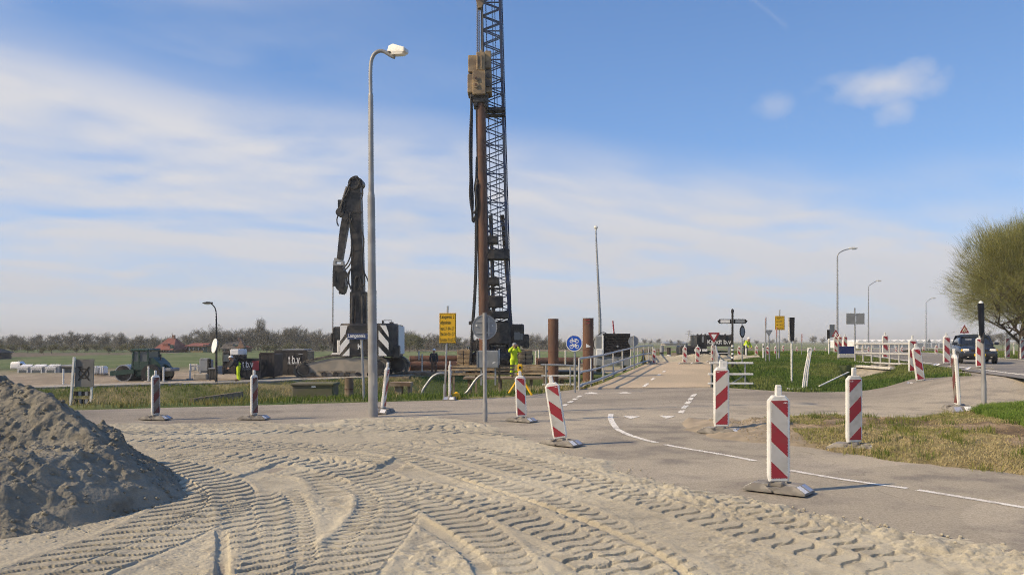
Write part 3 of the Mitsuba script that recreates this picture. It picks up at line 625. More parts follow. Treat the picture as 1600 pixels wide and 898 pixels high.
# ---------------------------------------------------------------- guide beacons
def stripes(w, h, mirror):
    R = sg.box(-w / 2, 0, w / 2, h); out = []
    for a, b in ((-.25, .01), (.27, .52), (.78, 1.03)):
        q = [(-w / 2, h - a * h), (w / 2, h - a * h - .95 * w), (w / 2, h - b * h - .95 * w), (-w / 2, h - b * h)]
        g = sg.Polygon(q).intersection(R)
        if mirror: g = sg.Polygon([(-x, y) for x, y in g.exterior.coords])
        out.append(g)
    return out
def make_foot(K, two=True):
    # recycled plastic foot: two stepped slabs with sloping ends, a socket, hand slots and bright end strips
    def slab(x0, x1, y0, y1, h, s=.13):
        return hull([(x0, y0, 0), (x0, y1, 0), (x1, y0, 0), (x1, y1, 0), (x0, y0, .025), (x0, y1, .025), (x1, y0, .025), (x1, y1, .025),
                     (x0 + s, y0 + .03, h), (x0 + s, y1 - .03, h), (x1 - s, y0 + .03, h), (x1 - s, y1 - .03, h)])
    f = K.add('foot', cat([slab(-.43, -.02, -.2, .2, .10), slab(.02, .43, -.2, .2, .10), box((0, 0, .03), (.2, .34, .06)), box((-.1, -.15, .095), (.05, .05, .02)), box((.1, .14, .095), (.05, .05, .02))]), 'm_rubber')
    K.add(f + '__socket', rbox((0, 0, .085), (.17, .14, .075), .02), 'm_rubber')
    for s in (-1, 1):
        for y0 in ((-.155, -.03), (.03, .155)):
            K.add(f + '__reflector', hull([(s * (.425 - t * .115), y, .028 + t * .068 + .004) for t in (.0, 1) for y in y0] + [(s * (.425 - t * .115), y, .02 + t * .06) for t in (.0, 1) for y in y0]), 'm_letter' if y0[0] < 0 else 'm_reflect')
def make_beacon(mirror=False, foot=True, handle=0.0, h=1.0, sheet='m_sheet', red='m_red'):
    K = Kit(); z0 = .11 if foot else .04
    if foot: make_foot(K)
    o = [(-.112, 0), (.112, 0), (.128, .07), (.128, h - .06), (.075, h), (-.075, h), (-.128, h - .06), (-.128, .07)]
    i_ = [(x * .86, (y - h / 2) * .97 + h / 2) for x, y in o]
    pts = [(x, s * .020, z0 + y) for x, y in o for s in (-1, 1)] + [(x, s * .034, z0 + y) for x, y in i_ for s in (-1, 1)]
    K.add('body', hull(pts), 'm_white')
    w, hh = .196, h * .90
    for s in (-1, 1):
        K.add('reflective_sheet', box((0, s * .0355, z0 + h * .04 + hh / 2), (w, .004, hh)), sheet)
        for g in stripes(w, hh, mirror if s < 0 else not mirror):
            m = prism([(x, y + z0 + h * .04) for x, y in list(g.exterior.coords)[:-1]], .003, 'xz', -.0015); K.add('red_stripe', moved(m, (0, s * .0385, 0)), red)
        K.add('mark', xf(text('888', .012, (0, 0, 0), .045, .001), place((.07 if not mirror else -.06, s * .0402, z0 + h * .915), 0 if s < 0 else 180)), 'm_letter')
    K.add('handle', cat([rbox((handle, 0, z0 + h + .03), (.075, .045, .14), .012), rbox((handle, 0, z0 + h + .105), (.062, .05, .03), .008)]), 'm_white')
    return K
M_('m_reflect', (.34, .37, .46), .3)
KB, KS = make_beacon(False), make_beacon(True)                       # stripes falling to the right, to the left
KD = make_beacon(True, sheet='m_sheet_dirt_shade', red='m_red_dirt_shade')  # beacon turned from the sun: shade is in its dirty face colours
KBn, KSn = make_beacon(False, False), make_beacon(True, False)
GB = 'red and white striped guide beacons round the works'
def px_size(p, px): return px * p[1] / F
def beacon(px, py, hpx, mirror, label, rz=0, tilt=0, lean=0, foot=True, p=None, footrz=None):
    p = flat(px, py) if p is None else p
    p = p + [0, 0, .02 if p[1] < 20 else 0]; s = px_size(p, hpx) / (1.23 if foot else 1.14)
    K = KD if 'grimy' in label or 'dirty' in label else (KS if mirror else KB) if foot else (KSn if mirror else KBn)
    k = put(K, 'guide_beacon', label, 'beacon', place(p, rz, s, tilt, lean), GB)
    for e in list(scene):
        if footrz is not None and e.startswith(k + '__foot'): scene[e] = {**scene[e], 'to_world': T(place(p, footrz, s) @ np.diag([.84, .9, .9, 1]))}
    return k
beacon(1216, 769, 165, False, 'large red and white guide beacon standing nearest, on the sand edge before the white line', rz=3, footrz=-38)
beacon(877, 696, 108, False, 'guide beacon tilted to the left on the sand edge, its stripes falling to the right', rz=-8, tilt=-9, footrz=-38)
beacon(815, 659, 78, False, 'guide beacon beside the round sign pole, with stripes falling to the right', rz=6, tilt=-2, footrz=-36)
beacon(1127, 678, 114, True, 'guide beacon before the white three-rail barrier, its stripes falling to the left', rz=-4, footrz=-38)
beacon(1334, 704, 128, True, 'guide beacon at the edge of the straw verge, its stripes falling to the left', rz=12, footrz=-36)
beacon(243, 656, 76, True, 'grimy guide beacon with shade painted into its faces, turned aside on the road, nearest to the soil heap', rz=68, footrz=-8)
beacon(397, 655.5, 76, True, 'grimy guide beacon with shade painted into its faces, turned aside on the road, left of the tall lamp post', rz=70, footrz=-6)
beacon(598, 645, 78, True, 'guide beacon seen edge-on and leaning, right beside the tall lamp post', rz=84, lean=0, tilt=6)
beacon(1497, 642, 96, True, 'dirty guide beacon with shade painted into its faces, seen edge-on and leaning left, before the green grass clump', rz=76, tilt=-4)
beacon(703, 624, 60, True, 'pale guide beacon seen edge-on beside the yellow text sign', rz=88)
p = hit(1439, 600); beacon(0, 0, 64, False, 'guide beacon leaning on the grass edge right of the bridge railing', p=p, tilt=-8, foot=True)
p = hit(1426, 583); beacon(0, 0, 58, False, 'guide beacon half hidden behind the leaning one at the railing end', p=p, foot=False)
p = at_ = hit(1479, 572); beacon(0, 0, 52, False, 'guide beacon standing in front of the left side of the dark car', p=p, foot=True)
p = hit(1531, 578); beacon(0, 0, 56, False, 'guide beacon behind the tall dark sign pole, before the car', p=p, foot=True, rz=-14)
p = hit(1383, 560); beacon(0, 0, 40, False, 'guide beacon standing behind the bridge railing', p=p, foot=False)
p = hit(1574, 560); beacon(0, 0, 36, True, 'guide beacon to the right of the dark car, stripes falling to the left', p=p, foot=False, rz=10)
p = hit(1597, 562); beacon(0, 0, 36, True, 'guide beacon under the trees, cut by the right edge of the picture', p=p, foot=False, rz=16)
def deck_hit(px, py):
    Y = 45.0
    for _ in range(30): Y = .5 * Y + .5 * F * (H - float(deck_z(np.float64(Y)))) / (py - HZ)
    return np.array([(px - 800) / F * Y, Y, float(deck_z(np.float64(Y)))])
for px, py, hp, lb in ((1022, 569, 25, 'leftmost guide beacon closing off the far end of the bridge path'), (1070, 569, 30, 'guide beacon closing off the bridge path, second from the left'), (1090, 568.5, 30, 'guide beacon closing off the bridge path, beside the lorry'), (1114, 566, 30, 'guide beacon behind the red-edged yield sign')):
    beacon(0, 0, hp, False, lb, p=deck_hit(px, py), rz=-6)
Yr = 52
for px, yt, yb, lb in ((1155, 540, 561, 'guide beacon left of the worker in the yellow jacket'), (1182, 539, 560, 'guide beacon right of the worker in the yellow jacket'), (1199, 540, 560, 'guide beacon under the narrow round sign'), (1212, 540, 560, 'guide beacon at the foot of the small yellow sign'), (1223.5, 539, 554, 'guide beacon just right of the small yellow sign pole'),
                       (1245, 541, 553, 'small far guide beacon between the black-backed post and the lone bollard'), (1273, 542, 552.5, 'tiny far guide beacon on the green slope, seen beyond the white post'), (1290, 543, 550.5, 'tiny far guide beacon on the green slope, nearest to the black traffic post')):
    Y = 1.05 * F / (yb - yt); z = H - (yb - HZ) * Y / F
    beacon(0, 0, (yb - yt), False, lb, p=np.array([(px - 800) / F * Y, Y, z]), foot=False, rz=-10)
for px, lb in ((1315.5, 'leftmost of the three beacons above the blue board'), (1322, 'middle one of the three beacons above the blue board'), (1330.5, 'rightmost of the three beacons above the blue board')):
    p = hit(px, 556); beacon(0, 0, 28, False, lb, p=p + [0, 1.2, .25], foot=False)
for px, yt, yb, lb in ((1348, 539, 553, 'small far beacon seen through the left end of the bridge railing'), (1357, 541, 553, 'small far beacon below the second tall lamp post, behind the railing'), (1400, 541, 553, 'small far beacon behind the right half of the railing'), (1409, 541, 553, 'small far beacon behind the right end of the railing'), (1443, 540, 553, 'small far beacon on the grass beyond the main road, beside the third lamp post'), (1463, 538, 557, 'far beacon at the kerb just left of the car')):
    Y = 1.05 * F / (yb - yt); z = H - (yb - HZ) * Y / F
    beacon(0, 0, (yb - yt), False, lb, p=np.array([(px - 800) / F * Y, Y, z]), foot=False, rz=-12)
# ---- white marker posts and folded beacons
def post_kit(r=.05, h=1.0, bs='m_white'):
    K = Kit(); K.add('post', lathe([(0, 0), (r, 0), (r, h - .05), (r * .8, h), (0, h)], 12), bs, 40); K.add('foot', lathe([(0, 0), (.30, 0), (.26, .06), (.08, .09), (0, .09)], 14), 'm_rubber'); return K
KP = post_kit(.055, 1.05)
for px, yt, yb, lb in ((99, 576, 602, 'pale marker post just left of the crossed-out sign board'), (232, 572, 596, 'pale marker post left of the pair in front of the green roller'), (255.5, 573, 597.5, 'pale marker post right of the pair in front of the green roller'), (297, 568, 593, 'pale marker post standing alone between roller and lamp')):
    p = hit(0 + px, yb); put(KP, 'marker_post', lb, 'post', place(p, 0, px_size(p, yb - yt) / 1.05), 'marker posts on the building site')
KP2 = Kit(); KP2.add('post', cat([rbox((0, 0, .55), (.12, .05, 1.1), .02)]), 'm_white'); KP2.add('band', box((0, -.027, .9), (.08, .006, .12)), 'm_ink')
for px, yt, yb, lb in ((1192.5, 537, 562, 'white marker post close behind the worker in yellow'), (1165.5, 538, 562, 'white marker post before the worker in yellow'), (1584, 536, 556, 'white marker post between the trees and the striped beacon'), (1238, 545, 556, 'thin pale post beside the black-backed traffic post')):
    p = hit(px, yb); put(KP2, 'marker_post', lb, 'post', place(p, -10, px_size(p, yb - yt) / 1.1), 'white marker posts along the main road')
# folded white frame beacon leaning on the slope
p = hit(1254, 609); k = thing('folded_barrier', 'white folded barrier frame leaning upright at the road edge on the green slope', 'barrier'); s = px_size(p, 62)
fp = lambda x, z: p + np.array([x * s, 0, z * s])
for x0, x1 in ((.0, .16), (.10, .22), (.04, .19)): part(k, 'frame_bar', tube([fp(x0, .05), fp((x0 + x1) / 2 - .02, .5), fp(x1, 1.0)], .022 * s, 8), 'm_white', True)
part(k, 'top_loop', tube([fp(.14, .95), fp(.15, 1.04), fp(.20, 1.05), fp(.24, .98)], .03 * s, 8), 'm_white', True)
part(k, 'foot', cat([rbox(fp(-.18, .02), (.42 * s, .5, .06), .02), rbox(fp(.2, .02), (.4 * s, .3, .05), .02)]), 'm_white')
# ---------------------------------------------------------------- street lamps
def pole(p, h, radii, bs): return tube([p + [0, 0, z] for z in np.array([r[0] for r in radii]) * h], [r[1] for r in radii], 18)
p = flat(582, 651); k = thing('street_lamp', 'tall grey lamp post with stepped shaft and curved arm, standing nearest in the road', 'street lamp')
Yl = p[1]; zl = lambda py: H - (py - HZ) * Yl / F
part(k, 'shaft', tube([[(q - 800) / F * Yl, Yl, z] for q, z in ((583, -.05), (581.3, zl(462)), (581.3, zl(455)), (580, zl(308)), (580, zl(301)))], [.107, .099, .090, .082, .066], 22), 'm_lamp', 30)
part(k, 'upper_tube', tube([W(580, 303, Yl), W(579.2, 150, Yl), W(579.1, 146, Yl)], [.062, .056, .045], 18), 'm_lamp', True)
arm = spline([W(a, b, Yl) for a, b in ((579.2, 148), (578.8, 125), (579.2, 104), (581.5, 91), (587, 83), (594.5, 80), (603, 82.5), (617, 90))], .03)
part(k, 'arm', tube(arm, .042, 12), 'm_lamp', True)
hc = W(613, 84, Yl)
R_ = Rot.from_euler('zy', [-28, 12], degrees=True).as_matrix() * .74
hd_ = hull([R_ @ np.array(q) + hc for q in [(-.10, -.14, .02), (-.10, .14, .02), (-.10, -.12, .19), (-.10, .12, .19), (.06, -.15, .24), (.06, .15, .24), (.48, -.13, .16), (.48, .13, .16), (.52, -.10, .06), (.52, .10, .06), (.50, -.12, .03), (.50, .12, .03)]])
h1 = part(k, 'lamp_head', hd_, 'm_white', 25)
part(h1, 'lens', hull([R_ @ np.array(q) + hc for q in [(.02, -.13, .022), (.02, .13, .022), (.48, -.11, .03), (.48, .11, .03), (.08, -.10, -.06), (.08, .10, -.06), (.42, -.09, -.04), (.42, .09, -.04)]]), 'm_lens', 25)
part(k, 'bracket', tube([hc + R_ @ np.array((-.02, 0, -.05)), hc + R_ @ np.array((.12, 0, -.02))], .05, 10), 'm_lamp', True)
part(k, 'hatch', rbox((p[0] + .03, Yl - .101, .85), (.07, .012, .3), .005), 'm_lamp')
part(k, 'collar', tube([W(581.3, 459, Yl), W(581.3, 454, Yl)], .103, 20), 'm_lamp', 30)
def far_lamp(px, yt, yb, Y, ax, ah, label, grp, dark=False, r=.085):
    z0 = float(zg((px - 800) / F * Y, Y)) - .05; x = (px - 800) / F * Y; zt = H - (yt - HZ) * Y / F; k = thing('street_lamp', label, 'street lamp', grp)
    bs = 'm_machine' if dark else 'm_galv'; sg_ = 1 if ax > 0 else -1; a = ax * Y / F
    part(k, 'shaft', tube([[x, Y, z0], [x, Y, z0 + (zt - z0) * .5], [x, Y, zt - .55]], [r * 1.25, r, r * .65], 12), bs, True)
    part(k, 'arm', tube(spline([[x, Y, zt - .56], [x + a * .06, Y, zt - .25], [x + a * .3, Y, zt + .0], [x + a * .62, Y, zt + ah * .6], [x + a, Y, zt + ah]], .05), r * .6, 8), bs, True)
    c = np.array([x + a, Y, zt + ah]); l = .85 * (1 if not dark else .7)
    h_ = part(k, 'lamp_head', hull([c + np.array(q) * [sg_, 1, 1] * l for q in [(-.2, -.1, -.03), (-.2, .1, -.03), (-.2, -.08, .12), (-.2, .08, .12), (.25, -.17, .17), (.25, .17, .17), (.75, -.13, .08), (.75, .13, .08), (.75, -.13, 0), (.75, .13, 0), (.2, -.17, -.02), (.2, .17, -.02)]]), 'm_white' if not dark else 'm_machine', 30)
    part(h_, 'lens', hull([c + np.array(q) * [sg_, 1, 1] * l for q in [(.1, -.14, -.03), (.1, .14, -.03), (.68, -.1, -.02), (.68, .1, -.02), (.2, -.1, -.12), (.2, .1, -.12), (.55, -.09, -.1), (.55, .09, -.1)]]), 'm_lens', 30)
    return k
far_lamp(1308.5, 393, 545, 78, 21, .28, 'tall pale lamp post standing in the green slope, its arm reaching right', 'tall lamp posts along the main road')
far_lamp(1357, 444, 541, 125, 14, .5, 'second tall pale lamp post, rising behind the bridge railing', 'tall lamp posts along the main road')
far_lamp(1447, 470, 552, 150, 10, .5, 'third and smallest pale lamp post, left of the car', 'tall lamp posts along the main road')
far_lamp(338, 480, 598, 46, -9, .22, 'short black lamp post with its arm to the left on the building site', 'dark lamp posts', True, .06)
k = thing('mast_light', 'slim pale mast with a small ball head, standing behind the black box van', 'mast'); Y = 60; x0, x1 = (937.5 - 800) / F * Y, (931 - 800) / F * Y
zz = lambda py, Y: H - (py - HZ) * Y / F
part(k, 'shaft', tube([[x0, Y, -.6], [x0, Y, zz(500, Y)], [x1 + .03, Y, zz(375, Y)], [x1, Y, zz(358, Y)]], [.13, .11, .06, .05], 14), 'm_galv', True)
part(k, 'head', cat([lathe([(0, -.1), (.10, -.08), (.15, .0), (.13, .10), (.06, .16), (0, .17)], 14, (x1, Y, zz(356, Y))), rod((x1, Y, zz(360, Y)), (x1, Y, zz(354, Y)), .07)]), 'm_white', 40)
# ---------------------------------------------------------------- signs
def spole(k, px, yt, yb, r=.04, p=None, Y=None, bs='m_galv', top_px=None):
    p = hit(px, yb) if p is None else p
    Y = p[1]; q = W(px if top_px is None else top_px, yt, Y)
    return part(k, 'pole', tube([p - [0, 0, .05], q], r, 12), bs, True), p, Y
k = thing('round_sign', 'round traffic sign seen from its grey back, on a pole in the sand', 'sign')
p = flat(758, 659); Y = p[1]; c = W(757, 511, Y)
part(k, 'pole', tube([p - [0, 0, .1], [c[0], Y, c[2] + .30]], .042, 14), 'm_lamp', True)
d_ = part(k, 'plate', disc(c + [0, .055, 0], .262, .012, 1, 40), 'm_cabinet', 30)
part(d_, 'rim', ring(c + [0, .052, 0], .248, .266, .03), 'm_galv', 30); part(k, 'bracket', cat([box(c + [.09, .04, 0], (.035, .025, .40)), box(c + [0, .04, .12], (.36, .02, .03)), box(c + [0, .04, -.12], (.36, .02, .03))]), 'm_galv'); part(k, 'bolt', cat([disc(c + [-.17, .035, .03], .018, .02, 1, 10), disc(c + [.17, .035, .03], .014, .02, 1, 10)]), 'm_letter')
part(k, 'base_tube', tube([[p[0], Y, -.05], [p[0], Y, .42]], .05, 14), 'm_lamp', True)
def text_sign(cx, cy, w, h, px_pole, yb, lines, label, Y=None, tip=None):
    k = thing('text_sign', label, 'sign'); p = hit(px_pole, yb) if Y is None else None
    if p is None: p = W(px_pole, yb, Y); p[2] = float(zg(p[0], Y))
    Y = p[1]; c = W(cx, cy, Y); s = Y / F
    part(k, 'pole', tube([p - [0, 0, .05], [c[0], Y + .04, W(cx, tip or cy - h / 2 - 2, Y)[2]]], .028 if Y < 40 else .035, 10), 'm_galv', True)
    b = part(k, 'panel', rbox(c, (w * s, .03, h * s), .008), 'm_yellow')
    bw = .7 * s
    part(b, 'border', cat([box(c + [0, -.017, sz * (h / 2 - 1) * s], ((w - 1.2) * s, .004, bw)) for sz in (-1, 1)] + [box(c + [sx * (w / 2 - 1) * s, -.017, 0], (bw, .004, (h - 3.4) * s)) for sx in (-1, 1)]), 'm_ink')
    n = len(lines)
    for i, (t, f) in enumerate(lines): part(b, 'lettering', moved(text(t, h * s * .105, (0, 0, 0), (w - 4) * s * f, .003, False), c + [-(1 - f) * (w - 4) * s / 2, -.0185, (h / 2 - (i + .75) * h / (n + .35)) * s]), 'm_ink')
    part(k, 'pole_foot', tube([p, p + [0, 0, .45]], .05, 10), 'm_galv', True)
text_sign(699.5, 512.5, 26, 47, 695, 624, [('Langereis 2', .95), ('afgesloten', .72), ('van 17-04-17', .95), ('t/m 26-05-17', .97), ('tussen 10 u/17', 1.0)], 'yellow road works notice with five lines of black text, beside the road', tip=478)
text_sign(1218.5, 504.5, 15, 22, 1217, 561, [('Langereis 2', .9), ('afgesloten', .8), ('van 17-04-17', .95), ('t/m 26-05-17', .95)], 'small yellow text sign beyond the green slope', Y=50, tip=484)
# blue cycle and moped sign
k = thing('cycle_sign', 'round blue sign with a white moped above a white bicycle, between the two rusty piles', 'sign')
p = hit(898, 613); Y = p[1]; c = W(897, 536, Y); s = Y / F
part(k, 'pole', tube([p, [p[0], Y, c[2] + .05]], .035, 12), 'm_galv', True)
b = part(k, 'plate', disc(c + [0, -.05, 0], 12.6 * s, .012, 1, 40), 'm_blue', 30); part(b, 'rim', ring(c + [0, -.055, 0], 11.7 * s, 12.8 * s, .014), 'm_letter', 30)
def wheel2(x, z, r, w=.55): return ring(c + [x * s, -.06, z * s], (r - w) * s, r * s, .004, 24)
def line2(pts, w): return cat([beam(c + np.array([a[0] * s, -.06, a[1] * s]), c + np.array([b[0] * s, -.06, b[1] * s]), w * s, .004, up=(0, 1, 0)) for a, b in zip(pts[:-1], pts[1:])])
part(b, 'moped_symbol', cat([wheel2(-4.2, 3.0, 2.9, 1.1), wheel2(4.2, 3.0, 2.9, 1.1), line2([(-4.2, 3), (-2.4, 7.4), (-4.2, 7.4)], 1.1), line2([(-3.2, 4.6), (-.6, 3.2), (2.4, 3.4)], 2.0), line2([(.2, 6.2), (4.6, 6.0)], 1.6), line2([(2.0, 3.2), (3.6, 6)], 1.6)]), 'm_letter')
part(b, 'bicycle_symbol', cat([wheel2(-4.2, -5.2, 3.1, 1.0), wheel2(4.2, -5.2, 3.1, 1.0), line2([(-4.2, -5.2), (-2.4, -1.2), (-3.4, -1.0)], 1.25), line2([(-2.9, -2.4), (2.0, -2.2), (.2, -5.2), (-2.9, -2.4)], 1.25), line2([(.2, -5.2), (4.2, -5.2), (2.0, -2.2), (2.3, -1.2)], 1.25), line2([(1.4, -1.1), (3.2, -1.1)], 1.25)]), 'm_letter')
k = thing('round_sign', 'small round sign seen from the back at the far end of the arched railing', 'sign')
p = deck_hit(991, 577); Y = p[1]; c = W(990, 533, Y); s = Y / F
part(k, 'pole', tube([p, c + [0, 0, .3]], .04, 10), 'm_galv', True); b = part(k, 'plate', disc(c + [0, .05, 0], 8 * s, .012, 1, 30), 'm_cabinet', 30); part(b, 'rim', ring(c + [0, .045, 0], 7.4 * s, 8.2 * s, .03), 'm_galv', 30)
# signpost with two fingers
k = thing('finger_post', 'black and white banded finger post with two direction arms behind the barrier', 'signpost')
Y = 42; x = (1144.5 - 800) / F * Y; s = Y / F; z0 = float(zg(x, Y))
for i in range(4): part(k, 'band', tube([[x, Y, zz(560 - i * 6, Y)], [x, Y, zz(557 - i * 6, Y)]], .062, 12), 'm_letter')
part(k, 'pole', tube([[x, Y, z0], [x, Y, zz(484, Y)]], .058, 12), 'm_ink', 40); part(k, 'finial', lathe([(0, -.1), (.075, -.08), (.075, .05), (.03, .12), (0, .13)], 12, (x, Y, zz(486, Y))), 'm_ink', 40)
for sx, bs in ((-1, 'm_letter'), (1, 'm_cabinet')):
    a = part(k, 'direction_arm', prism([(x + sx * .07, zz(505.5, Y)), (x + sx * 20 * s, zz(505.5, Y)), (x + sx * 23.5 * s, zz(502, Y)), (x + sx * 20 * s, zz(498.5, Y)), (x + sx * .07, zz(498.5, Y))], .05, 'xz', Y - .025), 'm_ink')
    part(a, 'face', prism([(x + sx * .14, zz(504.4, Y)), (x + sx * 19 * s, zz(504.4, Y)), (x + sx * 19 * s, zz(499.6, Y)), (x + sx * .14, zz(499.6, Y))], .004, 'xz', Y - .03), bs)
def tri_sign(cx, cy, r, px_pole, yb, Y, up, label, symbol=None, back=False, lean=0):
    k = thing('triangle_sign', label, 'sign'); s = Y / F; c = W(cx, cy, Y); xp = (px_pole - 800) / F * Y
    part(k, 'pole', tube([[xp, Y + .05, float(zg(xp, Y)) - .05 if yb is None else W(0, yb, Y)[2]], [c[0], Y + .05, c[2]]], .035, 10), 'm_galv', True)
    def t(q): a = [(-q, -q * .58), (q, -q * .58), (0, q * 1.15)]; return [(c[0] + x * s, c[2] + (z if up else -z) * s) for x, z in a]
    b = part(k, 'plate', prism(sg.Polygon(t(r)).buffer(.03), .012, 'xz', Y - .006), 'm_cabinet' if back else 'm_red')
    if not back: part(b, 'face', prism(t(r * .6), .004, 'xz', Y - .0105), 'm_letter')
    if symbol: part(b, 'symbol', symbol(c + [0, -.014, 0], s), 'm_ink')
    return k
tri_sign(1115.5, 525, 8, 1115.5, None, 46, False, 'red and white yield sign in front of the lorry with white lettering')
tri_sign(1306, 522, 5.6, 1309, None, 72, True, 'small red warning triangle against the first tall lamp post', lambda c, s: cat([box(c + [0, 0, -1.4 * s], (4 * s, .003, .8 * s)), box(c + [0, 0, -.6 * s], (1.6 * s, .003, 1 * s))]))
tri_sign(1507, 516, 6.6, 1507, None, 60, True, 'red warning triangle rising behind the roof of the dark car', lambda c, s: cat([beam(c + np.array([-2 * s, 0, -2.2 * s]), c + np.array([1 * s, 0, 1.6 * s]), 1.1 * s, .003, up=(0, 1, 0)), box(c + [1.5 * s, 0, -1.6 * s], (1.6 * s, .003, 1.4 * s))]))
tri_sign(1201.5, 519, 4.6, 1203, None, 44, False, 'dark triangular sign seen from behind, under the narrow round sign', back=True)
tri_sign(1452, 533, 3, 1451, None, 120, True, 'tiny far warning sign seen from behind at the foot of the third lamp post', back=True)
def oval_sign(cx, cy, rx, rz_, px_pole, Y, label, face=True, z_=None):
    k = thing('round_sign', label, 'sign'); s = Y / F; c = W(cx, cy, Y); xp = (px_pole - 800) / F * Y; th = math.degrees(math.acos(min(1, rx / rz_)))
    part(k, 'pole', tube([[xp, Y + .07, float(zg(xp, Y)) - .05], [xp, Y + .07, c[2] + rz_ * s * (1.25 if not face else .7)]], .034, 10), 'm_galv', True)
    M = place(c, th)
    b = part(k, 'plate', xf(disc((0, 0, 0), rz_ * s, .015, 1, 30), M), 'm_ink' if not face else 'm_red', 30)
    part(b, 'face', xf(disc((0, -.010, 0), rz_ * s * .72, .006, 1, 30), M), 'm_cabinet' if not face else 'm_sheet', 30)
oval_sign(1160, 518, 6.2, 9.6, 1160, 44, 'round black sign seen from behind at a slant, above the worker in yellow', False)
oval_sign(1197, 503, 2.8, 8.2, 1197, 44, 'narrow round red-rimmed sign turned almost edge-on')
oval_sign(1253, 528, 2.0, 7.0, 1253, 62, 'faint narrow round sign standing in the green slope')
oval_sign(1213.5, 519, 2.2, 8.5, 1214, 48, 'red and white round sign edge-on at the small yellow sign')
# black-backed posts
def black_post(px, yt, ym, yb, label, w=.1, Y=None, bs='m_ink'):
    k = thing('traffic_post', label, 'post', None); p = hit(px, yb); Y = p[1]; s = Y / F; a = W(px - 1.2, yt, Y); m = W(px - .4, ym, Y)
    part(k, 'lower_tube', tube([p - [0, 0, .05], m], w * .33, 12), 'm_white', True)
    part(k, 'black_panel', prism([(m[0] - .9 * w, m[2]), (m[0] + .9 * w, m[2]), (a[0] + 1.3 * w, a[2]), (a[0] - 1.0 * w, a[2])], .09, 'xz', Y - .06), bs)
    part(k, 'side_rail', beam(a + [-1.1 * w, -.05, 0], m + [-.95 * w, -.05, 0], .05, .05), 'm_paint')
    return k
black_post(1237, 496, 533, 598, 'slim white post with a tall black-backed panel standing in the green slope')
k = thing('traffic_post', 'far black and white traffic post left of the first tall lamp post', 'post'); Y = 66; x = (1295 - 800) / F * Y; z0 = float(zg(x, Y))
part(k, 'pole', tube([[x, Y, z0], [x, Y, zz(530, Y)]], .06, 10), 'm_white', True); part(k, 'black_panel', rbox((x - .03, Y, zz(522.5, Y)), (.2, .14, .8), .02), 'm_ink'); part(k, 'hood', rbox((x, Y - .1, zz(532, Y)), (.16, .12, .35), .03), 'm_white')
k = thing('gantry_sign', 'thin framed panel sign seen from behind, left of the first tall lamp post', 'sign'); Y = 80; zz_ = lambda py: zz(py, Y); X_ = lambda px: (px - 800) / F * Y
for px in (1296.5, 1304): part(k, 'post', tube([[X_(px), Y, -.4], [X_(px), Y, zz_(507)]], .05, 8), 'm_galv', True)
part(k, 'panel', rbox((X_(1300.5), Y, zz_(517)), (X_(1304) - X_(1296.5) + .1, .05, zz_(507) - zz_(527)), .01), 'm_glassy')
k = thing('panel_sign', 'grey panel sign seen from behind on one pole, between two tall lamp posts', 'sign'); Y = 58
part(k, 'pole', tube([[X_(1336.3) , Y, -.3], [X_(1335.5), Y, zz(481, Y)]], .05, 10), 'm_galv', True)
part(k, 'panel', rbox((X_(1329), Y - .06, zz(498, Y)), (14.5 * Y / F, .04, 17 * Y / F), .01), 'm_cabinet'); part(k, 'panel', rbox((X_(1344), Y - .03, zz(498, Y)), (13 * Y / F, .04, 17 * Y / F), .01), 'm_cabinet'); part(k, 'rail', cat([box((X_(1336), Y - .01, zz(492, Y)), (1.3, .03, .05)), box((X_(1336), Y - .01, zz(504, Y)), (1.3, .03, .05))]), 'm_galv')
# the dark sign pole at the right
k = thing('traffic_post', 'tall dark sign pole with a narrow black panel, standing before the car at the verge', 'post'); p = hit(1537, 637); Y = p[1]; s = Y / F; zp = lambda py: zz(py, Y); xp = lambda px: (px - 800) / F * Y
part(k, 'pole', tube([[xp(1537.5), Y, p[2] - .1], [xp(1537), Y, zp(595)], [xp(1537), Y, zp(593)], [xp(1535), Y, zp(525)]], [.062, .062, .05, .045], 14), 'm_lamp', 30)
part(k, 'black_panel', prism([(xp(1525.5), zp(474)), (xp(1530.2), zp(474)), (xp(1531), zp(525)), (xp(1528.5), zp(525))], .03, 'xz', Y - .07), 'm_ink'); part(k, 'black_panel', prism([(xp(1530.8), zp(474)), (xp(1536.8), zp(474)), (xp(1537.6), zp(527)), (xp(1531.6), zp(527))], .03, 'xz', Y - .03), 'm_machine')
part(k, 'cap', lathe([(0, 0), (.05, 0), (.05, .03), (.02, .06), (0, .06)], 12, (xp(1531.5), Y - .03, zp(474))), 'm_letter', 40); part(k, 'clamp', tube([[xp(1533), Y - .06, zp(535)], [xp(1536), Y - .02, zp(520)]], .04, 8), 'm_machine')
